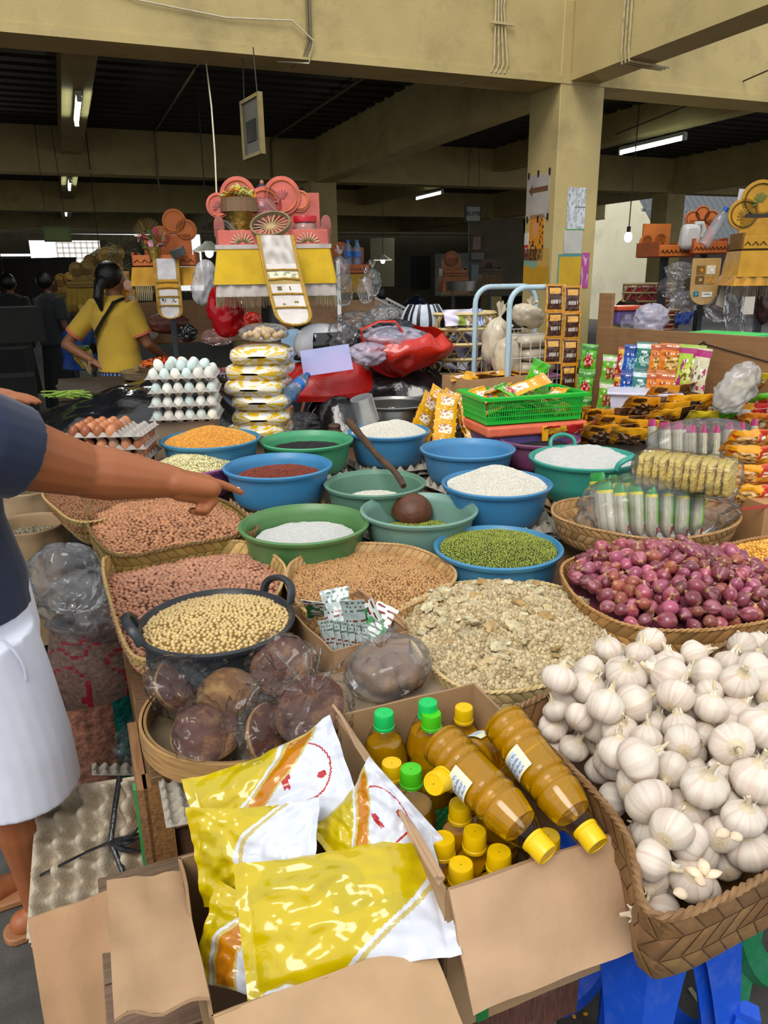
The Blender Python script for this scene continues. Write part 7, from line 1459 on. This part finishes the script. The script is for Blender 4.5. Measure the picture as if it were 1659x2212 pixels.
# conduits and wires
COND = mt('conduit', 'b5a67c', rough=.6, var=.12, dirt='6a5c3c', dsc=20)
def wire(label, pts, r, mat, name='wire', cat='cable', group=None): b = MB(); b.tube(pts, r, 6); return tag(b.build(name, mat), label, cat, group)
vf = 5.105
for i in range(4): u = 2.92+.035*i; wire('thin cream conduit in the bundle of four on the front beam', [uv(u, vf, 3.6), uv(u-.015*i, vf, 3.3), uv(u, vf, 2.96), uv(u-.02, vf, 2.91), uv(u-.10-.01*i, vf+.05, 2.885), uv(u-.16, vf+.25, 2.88)], .008, COND, 'conduit', 'conduit', 'conduits on the front beam')
b = MB(); b.box((2.97, vf-.012, 3.20), (.18, .012, .016)); struct(b, 'trim_1', COND, 'bracket of the conduit bundle')
for i in range(3): v = 4.55-.035*i; wire('cream conduit bending under the beam that comes forward', [uv(3.54, v, 3.6), uv(3.54, v, 3.2), uv(3.54, v, 2.95), uv(3.55, v, 2.885), uv(3.68, v+.01, 2.88), uv(3.90, v+.03, 2.88)], .008, COND, 'conduit', 'conduit', 'conduits on the forward beam')
for i in range(2): wire('dark conduit dropping down the front beam above the hanging board', [uv(1.60+.018*i, vf, 3.6), uv(1.60+.018*i, vf, 2.98), uv(1.57+.018*i, vf+.0, 2.9), uv(1.55, vf+.2, 2.88)], .007, mt('grey_conduit', '6f6448', rough=.6), 'conduit', 'conduit', 'dark conduits above the hanging board')
WHC = mt('white_cable', 'c4bda0', rough=.5)
wire('slack white cable along the face of the front beam', [uv(-.2, vf, 3.18), uv(.3, vf-.01, 3.2), uv(.6, vf, 3.10), uv(1.1, vf, 3.06), uv(1.5, vf-.01, 3.08), uv(1.63, vf-.02, 2.98), uv(1.6, vf-.0, 2.86), uv(1.42, vf+.1, 2.88)], .005, WHC); A, Bq = at(445, 135, d=4.75), at(468, 425, d=4.3); wire('thin white cable hanging down to the pink shrine', [A, A.lerp(Bq, .35)+Vector((.012, 0, 0)), A.lerp(Bq, .7)+Vector((.01, 0, 0)), Bq], .005, WHC)
wire('dark cable crossing under the right bay', [at(1659, 152, d=5.6), at(1480, 230, d=7), at(1330, 290, d=8)], .006, mt('cord', '')); wire('conduit pair running along the deck to the second beam', [uv(2.9, 5.4, 3.38), uv(2.9, 11.1, 3.38), uv(2.9, 11.18, 3.3), uv(2.9, 11.18, 2.9)], .014, mt('grey_conduit', '')); wire('thin pipe under the dark deck', [uv(1.35, 5.4, 3.38), uv(1.35, 11.1, 3.38), uv(1.35, 11.18, 2.85), uv(1.45, 11.3, 2.2)], .012, mt('grey_conduit', ''))
# ================= the dim hall: stalls far behind
DK = mt('dark_fabric', None, rough=.85, var=.25, sc=6., bump=.2, bsc=10)
def cloth_sheet(label, px, d, col, name='tarpaulin', cat='tarpaulin', wav=.03, mat=None, th=.012):
    "hanging sheet between four photo corners (tl, tr, br, bl)"
    q = [at(x, y, d=dd) for (x, y), dd in zip(px, d if hasattr(d, '__len__') else [d]*4)]; n = (q[1]-q[0]).cross(q[3]-q[0]).normalized()
    fn = lambda s, t, o=0: tuple(q[0].lerp(q[1], s).lerp(q[3].lerp(q[2], s), t)+n*(wav*nz(s*3, t*2, d if not hasattr(d, '__len__') else d[0], 1.7)+o))
    b = MB(); b.grid(fn, 24, 12, srgb(col)); b.grid(lambda s, t: fn(1-s, t, -th), 24, 12, srgb(col))
    for e in range(4): b.grid(lambda s, t, e=e: fn(*[(s, 0), (1, s), (1-s, 1), (0, 1-s)][e], -th*t), 12, 1, srgb(col))
    return tag(b.build(name, mat or DK, ang=180), label, cat)
cloth_sheet('dark tarpaulin hung across the far left stalls', [(0, 560), (165, 556), (160, 690), (0, 640)], 14.5, '1a1512'); cloth_sheet('pale fascia board under the far beam on the left', [(0, 503), (290, 508), (290, 520), (0, 519)], 16.2, '8f886c', 'fascia_board', 'board', .0)
# lattice opening wall outside
LAT = mt('lattice_white', 'e8e2d8', rough=.8, var=.05)
b = MB(); o0, o1 = at(150, 540, d=25), at(260, 600, d=25); c = (o0+o1)/2; t = thing('lattice_screen', 'white lattice screen glowing in the bright far window', 'screen', c, (0, 0, AZ)); w = 2.2
for i in range(13): MB().box((-w/2+w*i/12, 0, .35), (.05, .06, .7)).build('lattice_bar', LAT, t)
for j in range(5): MB().box((0, 0, .02+.16*j), (w, .06, .05)).build('lattice_bar', LAT, t)
MB().box((0, .1, -.35), (w, .08, .6)).build('parapet', LAT, t)
# partition boards behind the left shrine and helmet
for lb, px, d in (('brown plywood partition behind the left orange shrine', [(300, 655), (565, 642), (565, 735), (300, 745)], 6.4), ('brown plywood partition behind the clear bags', [(672, 650), (835, 648), (835, 712), (672, 712)], 6.4)): cloth_sheet(lb, px, d, '8a6a44', 'wooden_partition', 'partition board', .0, PLY, .02)
MB().box((0, 0, 0), (.03, .03, .7)).build('partition_post', DK, loc=at(733, 660, d=6.2)); tag(bpy.data.objects['partition_post'], 'thin dark post in front of the plywood behind the helmet', 'post')
# stall tables behind
for lb, px, py, d, w, dp, hh in (('dark table of the shallot stall behind the black tarpaulin', 420, 790, 5.6, 1.9, .9, .86), ('low dark table of the right stall behind the plywood', 1560, 745, 5.2, 2.2, 1.0, .98), ('dim table deep in the middle of the hall', 900, 690, 8.5, 3., 1., 1.0)):
    c = at(px, py, d=d); t = thing('stall_table', lb, 'table', (c.x, c.y, 0), (0, 0, AZ)); MB().box((0, 0, hh), (w, dp, .04), srgb('3a2e22')).build('top', DK, t); MB().box((0, -dp/2+.02, hh/2), (w, .02, hh-.02), srgb('2c231a')).build('tray_board', DK, t)
    for sx in (-1, 1): MB().box((sx*(w/2-.05), dp/2-.05, hh/2), (.06, .06, hh), srgb('2c231a')).build('leg', DK, t)
# shallots, chillies, bags on the stall behind
ssm = sm[:4]
P0 = at(435, 745, d=5.3)
t = thing('plastic_crate', 'low lilac crate of purple shallots on the stall behind the eggs', 'crate', (P0.x, P0.y, .88), (0, 0, AZ)); b = MB()
for sy in (-1, 1):
    for i in range(16): b.box((-.2+.4*i/15, sy*.13, .035), (.010, .006, .07), srgb('8d86a0'))
    b.box((0, sy*.13, .07), (.42, .012, .012), srgb('9a94ac')); b.box((0, sy*.13, .0), (.42, .012, .012), srgb('9a94ac'))
b.build('slatted_side', PAINTED, t); MB().box((0, 0, .0), (.42, .26, .01), srgb('6a6478')).build('bottom', PAINTED, t)
for i in range(90):
    r = random.uniform(.016, .022); a, e = random.uniform(-.18, .18), random.uniform(-.11, .11); q = rz(AZ) @ Vector((a, e, 0)); o = inst(random.choice(ssm), 'shallot', None, (P0.x+q.x, P0.y+q.y, .93+.07*random.random()*(1-abs(a)/.25)), (random.random()*3, random.random()*3, 0), (r, r, r)); tag(o, 'purple shallot in the lilac crate behind the egg stacks', 'shallot', 'shallots in the lilac crate')
CH = mt('chilli', None, rough=.3, var=.1, coat=.3)
P1 = at(352, 722, d=5.5); b = MB(); b.lathe([(.001, 0), (.17, 0), (.20, .10), (.195, .10), (.001, .05)], 30, srgb('5a4630')); tag(b.build('shallow_basket', PAINTED, loc=(P1.x, P1.y, .88)), 'shallow dark basket of chillies on the stall behind', 'basket')
b = MB(); cm = []
for c in ('c8401c', 'd8701c', 'b02818'): b = MB(); b.tube([(-.03, 0, 0), (-.01, .004, .004), (.02, .002, .0), (.035, -.006, -.002)], [.004, .007, .006, .001], 6, srgb(c)); cm.append(b.mesh('chilli', CH, ang=180))
for i in range(110): a = random.random()*6.28; q = .18*random.random()**.5; tag(inst(random.choice(cm), 'chilli', None, (P1.x+q*math.cos(a), P1.y+q*math.sin(a), .985+.04*(1-q/.18)+.02*random.random()), (random.uniform(-.4, .4), random.uniform(-.4, .4), random.random()*6)), 'small red and orange chilli in the basket on the stall behind', 'chilli', 'chillies in the stall behind')
plain_bag('tied milky bag beside the chilli basket', at(322, 722, d=6.25), (.07, .06, .05), 111, MILK, tie=True, neck=.4, flare=.2); plain_bag('brown net bag behind the chilli basket', at(365, 698, d=5.8), (.16, .10, .08), 112, mt('brown_net', '5a2f22', rough=.5, var=.4, sc=30, bump=.6, bsc=40), wr=.15); plain_bag('crumpled black bag beside the purple shallots', at(405, 720, d=5.4), (.06, .05, .06), 113, TARP, wr=.4); plain_bag('pinkish clear bag behind the purple shallots', at(470, 728, d=5.5), (.12, .08, .06), 114, film('pink_clear', ''), wr=.25)
for px, py, lb in ((292, 762, 'wicker winnowing tray with dry tofu slabs at the woman'), ): 
    p = at(px+30, py, d=5.5); b = MB(); b.lathe([(.001, 0), (.20, 0), (.22, .05), (.215, .05), (.001, .02)], 36, srgb('7a6a50')); tag(b.build('wicker_tray', BAMB, loc=(p.x, p.y, .90)), lb, 'tray')
for i in range(5): p = at(300+i*14, 752, d=5.5); tag(MB().box((0, 0, 0), (.09, .06, .025), jit(srgb('9a7c50'), .15)).build('dried_slab', PAINTED, loc=(p.x, p.y, .965+.01*(i % 2)), rot=(.2, .1, i)), 'flat brown dried slab on the wicker tray by the woman', 'dried food', 'dried slabs on the wicker tray')
# left aisle clutter
p = at(175, 815, d=6.1); b = MB(); b.lathe([(.001, 0), (.17, 0), (.20, .16), (.19, .16), (.001, .10)], 28, srgb('5a4638')); tag(b.build('tall_basket', PAINTED, loc=(p.x, p.y, .62)), 'brown basket at the left of the woman', 'basket'); MB().box((p.x, p.y, .31), (.4, .4, .62), srgb('1f1a16')).build('crate_base', DK); tag(bpy.data.objects['crate_base'], 'dark crate under the brown basket', 'crate')
for i in range(16): q = at(165+i*2.2, 768+(i % 4)*6, d=5.95); b = MB(); b.tube([(-.04, 0, 0), (0, .01, .008), (.05, 0, .002)], [.012, .016, .008], 7, jit(srgb('a8801e'), .2)); tag(b.build('banana', PET_, loc=q, rot=(random.uniform(-.4, .4), random.uniform(.3, 1.2), random.uniform(-.5, .5))), 'small yellow banana in the bunch left of the woman', 'banana', 'banana bunch')
plain_bag('green leafy heap above the bananas', at(178, 757, d=6.0), (.11, .08, .04), 121, mt('leafy', '4a6a1c', rough=.7, var=.4, sc=40, bump=.9, bsc=60), wr=.3)
cloth_sheet('blue tarpaulin draped left of the woman', [(135, 720), (210, 700), (212, 800), (138, 800)], [6.6, 6.4, 6.3, 6.4], '1c3f8a'); cloth_sheet('pale bundle of stalks wrapped in paper left of the woman', [(170, 772), (200, 752), (206, 800), (195, 810)], 5.9, '8a7c58', 'stalk_bundle', 'bundle')
for i in range(22): q = at(118+i*2.4, 848+(i*7) % 12, d=4.3); b = MB(); b.tube([(-.08, 0, 0), (0, .005, .008), (.09, 0, .0)], .004, 5, jit(srgb('7a9a3a'), .2)); tag(b.build('scallion', PET_, loc=q, rot=(0, random.uniform(-.15, .15), random.uniform(-.3, .5))), 'thin green vegetable stem on the left end of the black tarpaulin', 'vegetable', 'scallions on the tarpaulin')
for i, (px, py, hh) in enumerate(((15, 740, .5), (22, 800, .4), (30, 850, .3), (30, 700, .25))): c = at(px, py, d=7.5-i*.6); tag(MB().box((0, 0, 0), (.35, .35, hh), srgb('121310')).build('stacked_box', DK, loc=c, rot=(0, 0, .2*i)), ['dark box in the dim stack at the left edge', 'second dark box in the dim stack at the left edge', 'lowest dark box in the dim stack at the left edge', 'small dark box on top of the dim stack at the left edge'][i], 'box')
# dim shrines behind the woman
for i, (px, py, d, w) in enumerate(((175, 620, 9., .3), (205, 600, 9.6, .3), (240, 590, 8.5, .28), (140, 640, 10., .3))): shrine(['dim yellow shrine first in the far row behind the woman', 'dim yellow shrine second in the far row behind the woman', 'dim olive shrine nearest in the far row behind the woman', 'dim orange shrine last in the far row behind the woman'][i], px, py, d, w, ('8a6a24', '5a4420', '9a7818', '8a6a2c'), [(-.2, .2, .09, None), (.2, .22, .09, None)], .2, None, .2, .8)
leaf_fan('dried leaf bundle hung behind the left orange shrine', at(263, 545, d=6.), .14, '6a6444', n=30, col2='8a8458'); leaf_fan('second dried leaf bundle lower behind the left orange shrine', at(255, 575, d=6.1), .11, '5a5438', n=24, col2='8a6a2c')
for i, (px, py) in enumerate(((268, 600), (275, 625), (282, 640))): q = at(px, py, d=5.9); pk('small yellow packet hanging in a column left of the orange shrine', 'sachet', q, (0, 0, 1), (1, .2, 0), .09, .10, .012, A_YEL, group='yellow packets left of the shrine')
b = MB(); b.lathe([(.001, 0), (.03, .002), (.034, .01), (.02, .012), (.012, .014), (.001, .013)], 20, srgb('c8a08a')); tag(b.build('rosette', PAINTED, loc=at(277, 615, d=5.7), rot=(PI/2, 0, 0)), 'small pale round rosette left of the orange shrine', 'ornament')
# sacks and bags on the aisle floor by the stall
KR = mt('kraft_sack', None, rough=.8, var=.15, sc=5., bump=.5, bsc=9)
def sack(label, px, py, z, R, h, col, content=None, name='paper_sack'):
    p = at(px, py, z); t = thing(name, label, 'sack', (p.x, p.y, z-h)); sd = random.random()*9
    def fn(s, q):
        tt = s*2*PI; k = 1+.07*nz(math.cos(tt)*2, math.sin(tt)*2, q*3, 1.4, sd); 
        if q < .8: r = R*(.86+.2*math.sin(q/.8*PI*.8)); zz = h*q/.8
        else: e = (q-.8)/.2*PI; r = R*(.975+.07*math.sin(e)-.08*(1-math.cos(e))*.5); zz = h+.035*math.sin(e)-(.05 if q > .97 else 0)
        return (r*k*math.cos(tt), r*k*math.sin(tt), zz)
    b = MB(); b.grid(fn, 40, 26, srgb(col), cu=True); b.build('sack', KR, t, ang=180)
    if content: heap(content[0], content[1], content[2], (p.x, p.y), z-.035, R*.86, R*.86, .03, content[3][0], content[3][1])
    return t
G_fish = grain('dried_fish', (.020, .0028, .0022), '8a8068', .0085, '5a5240', rnd=.4, sub=1, tilt=.6)
sack('brown paper sack of small dried fish lower at the left', 62, 1145, .55, .155, .50, '8f7656', ('dried_fish', 'small silvery dried fish in the lower paper sack', 'dried fish', G_fish)); sack('brown paper sack of green-grey dried leaves behind the lower sack', 55, 1065, .62, .16, .58, '9a8262', ('dried_leaf_bits', 'greenish dried leaf bits in the middle paper sack', 'dried leaves', grain('leaf_bits', (.016, .0022, .002), '6f6c44', .0085, '4a4830', rnd=.4, sub=1, tilt=.8))); sack('folded brown paper sack farthest behind the other sacks', 55, 985, .70, .17, .65, 'a08a6a')
p = at(205, 1370, .42); t = thing('plastic_sack', 'big clear sack with red printing standing on the floor behind the person', 'sack', (p.x, p.y, 0)); fnp = lambda s, q: (srgb('6e1c22') if (abs(nz(s*8, q*6, 3)) < .06 and q > .25) or (.40 < s < .95 and abs((q*9) % 1-.5) < .06 and .2 < q < .6) else srgb('5e4a42'))
b = MB(); b.grid(lambda s, q: (lambda tt, k: (.19*k*math.cos(tt), .14*k*math.sin(tt), .48*q))(s*2*PI, (1+.08*nz(s*6, q*3, 1))*(1-.25*q**3)), 60, 40, cu=True, colf=fnp); b.build('contents', mt('sack_print', None, rough=.25, var=.35, sc=70, coat=.3, bump=.4, bsc=50), t, ang=180)
o = bag_mesh(.17, .13, .13, 131, tie=False, wr=.3).build('clear_neck', CLEARB, t, ang=180); o.location = (.02, 0, .52)
p = at(200, 1590, .12); t = thing('plastic_sack', 'clear sack of peanuts with a green stripe lying on the floor', 'sack', (p.x, p.y, 0), (0, 0, .3)); b = MB(); b.grid(lambda s, q: (lambda tt: (.17*math.cos(tt)*(1+.05*nz(s*6, q*4)), .13*math.sin(tt), .30*q))(s*2*PI), 48, 20, cu=True, colf=lambda s, q: srgb('0f6a5a') if .84 < s < .96 else srgb('8a5e4c')); b.build('contents', mt('peanut_sack', None, rough=.25, var=.5, sc=45, coat=.4, bump=.8, bsc=45), t, ang=180)
plain_bag('dim clear bag on the floor under the table side', at(265, 1590, .12), (.11, .09, .10), 133, GREYB, wr=.25)
plain_bag('clear plastic bag hanging against the left end of the stall table', at(150, 1250, .66), (.13, .08, .12), 134, GREYB, wr=.3)
tray('crumpled grey egg tray fallen under the left side of the table', at(268, 1640, .06), (.2, .3, .4), TG, sc=.7); tray('torn grey egg tray under the bamboo tray', at(450, 1722, .60), (.1, .1, AZ), TG, sc=.6)
# right stall behind the plywood
p = at(1397, 650, d=5.6); t = thing('open_weave_basket', 'pale hexagon-weave basket lined with red on the right stall', 'basket', (p.x, p.y, p.z-.12), (0, 0, .2)); hexweave(t, .18, .24, 'a8906a', SPL, 12, .016); b = MB(); b.lathe([(.001, 0), (.165, 0), (.165, .22), (.001, .235)], 30, sy=.8); b.build('red_lining', mt('red_lining', '8a1622', rough=.6), t)
p = at(1432, 690, d=5.0); t = thing('open_weave_basket', 'second small hexagon-weave basket behind the clear bag on the right stall', 'basket', (p.x, p.y, p.z-.06), (0, 0, .2)); hexweave(t, .10, .12, '8a7454', SPL, 9, .012); b = MB(); b.lathe([(.001, 0), (.09, 0), (.09, .11), (.001, .115)], 24, sy=.8); b.build('red_lining', mt('red_lining', ''), t)
t = thing('storage_box', 'purple storage box with an orange lid behind the plywood', 'box', at(1350, 675, d=5.1), (0, 0, .3)); MB().box((0, 0, -.03), (.22, .16, .09)).build('box_body', mt('purple_plastic', ''), t, bev=.008); MB().box((0, 0, .03), (.24, .18, .03)).build('box_lid', mt('orange_red', 'b8452a', rough=.4), t, bev=.006)
for i, (px, py, d, r, lb, m_) in enumerate(((1405, 690, 4.5, (.10, .07, .09), 'large clear lilac bag standing on the plywood edge', film('lilac_bag', '')), (1355, 700, 4.6, (.04, .04, .06), 'small clear bag left of the lilac bag', CLEARB), (1468, 585, 5.0, (.09, .07, .06), 'dark grey bag hanging under the low orange shrine', GREYB), (1450, 620, 5.1, (.08, .07, .07), 'second dark grey bag under the low orange shrine', GREYB), (1475, 655, 5.0, (.09, .07, .08), 'third grey bag beside the tan plaque', GREYB), (1560, 665, 4.9, (.10, .07, .09), 'clear bag at the foot of the plaque post', GREYB), (1590, 640, 4.7, (.06, .05, .22), 'long bundle of grey plastic hanging right of the plaque', GREYB), (1625, 655, 4.6, (.06, .05, .20), 'second long bundle of grey plastic hanging at the frame edge', GREYB), (1655, 640, 4.5, (.05, .05, .16), 'dark brown glossy plastic hanging at the frame edge', mt('brown_film', '3a2422', rough=.2, bump=.8, bsc=20)))): plain_bag(lb, at(px, py, d=d), r, 140+i, m_, wr=.28, name='hanging_bag' if 'hanging' in lb else 'plastic_bag')
cloth_sheet('stiff white paper strip leaning behind the plaque', [(1568, 590), (1582, 586), (1562, 668), (1545, 660)], 4.75, 'a89c8a', 'paper_strip', 'paper', .0); b = MB(); b.box((0, 0, 0), (.06, .004, .10), srgb('b8b0a2')); tag(b.build('price_tag', PAP, loc=at(1618, 660, d=4.4)), 'blank beige card tag hanging at the frame edge', 'tag')
post(thing('stand_post', 'black post under the tan plaque', 'post', at(1508, 705, d=5.0)), (0, 0, -.2), (0, 0, .10), .03, 'post', '14120f'); mound('dark tarpaulin hump in the right stall behind the plywood', [tuple(at(x, y, d=d).xy) for x, y, d in ((1310, 690, 5.2), (1400, 690, 4.9), (1420, 690, 6.3), (1310, 690, 6.6))], 1.1, lambda x, y, q: .32*(1-q**2), wr=.03)
cloth_sheet('blue cloth on the right stall table', [(1460, 678), (1500, 672), (1490, 700), (1455, 702)], 4.9, '1c2f6a', 'blue_cloth', 'cloth')
# outside, right: bright wall, corrugated lean-to roof, little brown hut
rf = MB(); rfn = lambda s, q, o=0: (13.7+8*s, 15.5+1.8*q, 2.2+2*q+.03*math.sin(s*2*PI*40)+o)
rf.grid(lambda s, q: rfn(s, q), 320, 4, srgb('55595d')); rf.grid(lambda s, q: rfn(1-s, q, -.01), 320, 4, srgb('55595d')); struct(rf, 'roof_sheet', mt('grey_roof', None, rough=.5, metal=.3, var=.1), 'grey corrugated lean-to roof outside on the right')
for k in range(3): struct(MB().box((17.7, 15.65+.7*k, 2.27+.78*k), (8, .07, .07)), 'beam', DK, 'dark purlin under the lean-to roof, %s from the eave' % ['first', 'second', 'third'][k])
WO = mt('outside_wall', 'e6dfc0', rough=.8, var=.05, sc=1., dirt='9a927a', dsc=.8, damt=.3)
struct(MB().box((17.2, 23.2, 2.2), (.3, 7., 5.)), 'wall_outside', WO, 'sunlit cream wall outside the open side'); struct(MB().box((21.5, 16.5, 2.1), (.3, 20., 4.4)), 'wall_yard', mt('yard_wall', '3a2c22', rough=.9, var=.2), 'dark brown yard wall under the lean-to roof')
# middle distance behind: cupboards, basin
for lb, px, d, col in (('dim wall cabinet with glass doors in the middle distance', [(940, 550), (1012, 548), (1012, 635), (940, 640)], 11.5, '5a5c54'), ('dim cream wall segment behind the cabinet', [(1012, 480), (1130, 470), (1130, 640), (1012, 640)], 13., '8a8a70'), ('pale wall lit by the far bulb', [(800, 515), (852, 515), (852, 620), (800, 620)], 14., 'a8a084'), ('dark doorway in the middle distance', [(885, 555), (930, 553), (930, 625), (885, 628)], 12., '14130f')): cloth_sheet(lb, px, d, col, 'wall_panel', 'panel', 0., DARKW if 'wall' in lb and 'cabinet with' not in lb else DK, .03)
p = at(995, 628, d=7.5); b = MB(); b.lathe([(.001, 0), (.14, 0), (.15, .09), (.145, .09), (.001, .02)], 30); tag(b.build('metal_pot', mt('dull_metal', ''), loc=p), 'grey metal pot in the middle distance above the bamboo basket', 'pot'); leaf_fan('yellow-green leaf offering in the grey pot', at(998, 618, d=7.5), .09, '7a7a2c', n=16)
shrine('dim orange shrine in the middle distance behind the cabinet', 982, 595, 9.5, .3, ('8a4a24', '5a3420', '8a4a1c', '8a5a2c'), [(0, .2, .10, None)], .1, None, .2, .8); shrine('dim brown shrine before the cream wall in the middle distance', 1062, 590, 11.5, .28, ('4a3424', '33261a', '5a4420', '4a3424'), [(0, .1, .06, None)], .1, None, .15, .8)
for lb, px, py, d, w, h, c in (('framed picture on the dim cream wall', 1030, 525, 12.9, .16, .26, '5a2a24'), ('dark notice board on the dim cream wall', 1032, 553, 12.8, .28, .14, '26241e'), ('blue-grey poster on the dim wall below the notice board', 1026, 590, 12.7, .14, .34, '4a5a66')): tag(MB().box((0, 0, 0), (w, .02, h), srgb(c)).box((0, -.012, 0), (w*.8, .004, h*.8), mix(srgb(c), (.5, .5, .5), .25)).build('wall_picture', PAP, loc=at(px, py, d=d)), lb, 'picture')
mound('dark blue covered heap in the middle distance', [tuple(at(x, y, d=d).xy) for x, y, d in ((850, 680, 8.), (940, 680, 7.8), (945, 680, 9.), (860, 680, 9.2))], 1.0, lambda x, y, q: .35*(1-q**2), mat=mt('navy_tarp', '141b33', rough=.5, var=.3), wr=.04)
# things dropped on the floor and table
o = inst(sm[3], 'shallot', None, at(1088, 2196, .02), (1.5, 0, 0), (.024,)*3); tag(o, 'single pink shallot lying on the floor under the bench', 'shallot'); o = inst(sm[1], 'shallot', None, at(1248, 1222, .66), (1.3, .3, 0), (.017,)*3); tag(o, 'single shallot dropped on the table beside the mung bean basin', 'shallot')
KM = MB(); KM.ell((0, 0, 0), (.0065, .005, .0038), 8, 5, srgb('d89a28')); km = KM.mesh('maize_kernel', mt('kernel_drop', None, rough=.4), ang=180)
for i, (px, py) in enumerate(((1265, 2190), (1155, 2200), (1340, 2053), (1548, 2155), (1600, 2182), (1240, 2195))): tag(inst(km, 'maize_kernel', None, at(px, py, .005), (0, 0, i)), 'single orange maize kernel dropped on the floor', 'maize', 'kernels dropped on the floor')
for i, (px, py) in enumerate(((1380, 2102), (1368, 2110), (1515, 2090), (1530, 2110), (1560, 2120), (1500, 2150))): tag(MB().box((0, 0, .002), (.014+.01*(i % 3), .010, .003), srgb('b8a890')).build('litter_scrap', PAP, loc=at(px, py, .0), rot=(.2, .1, i)), 'pale scrap of skin on the floor by the stool', 'scrap', 'scraps on the floor')
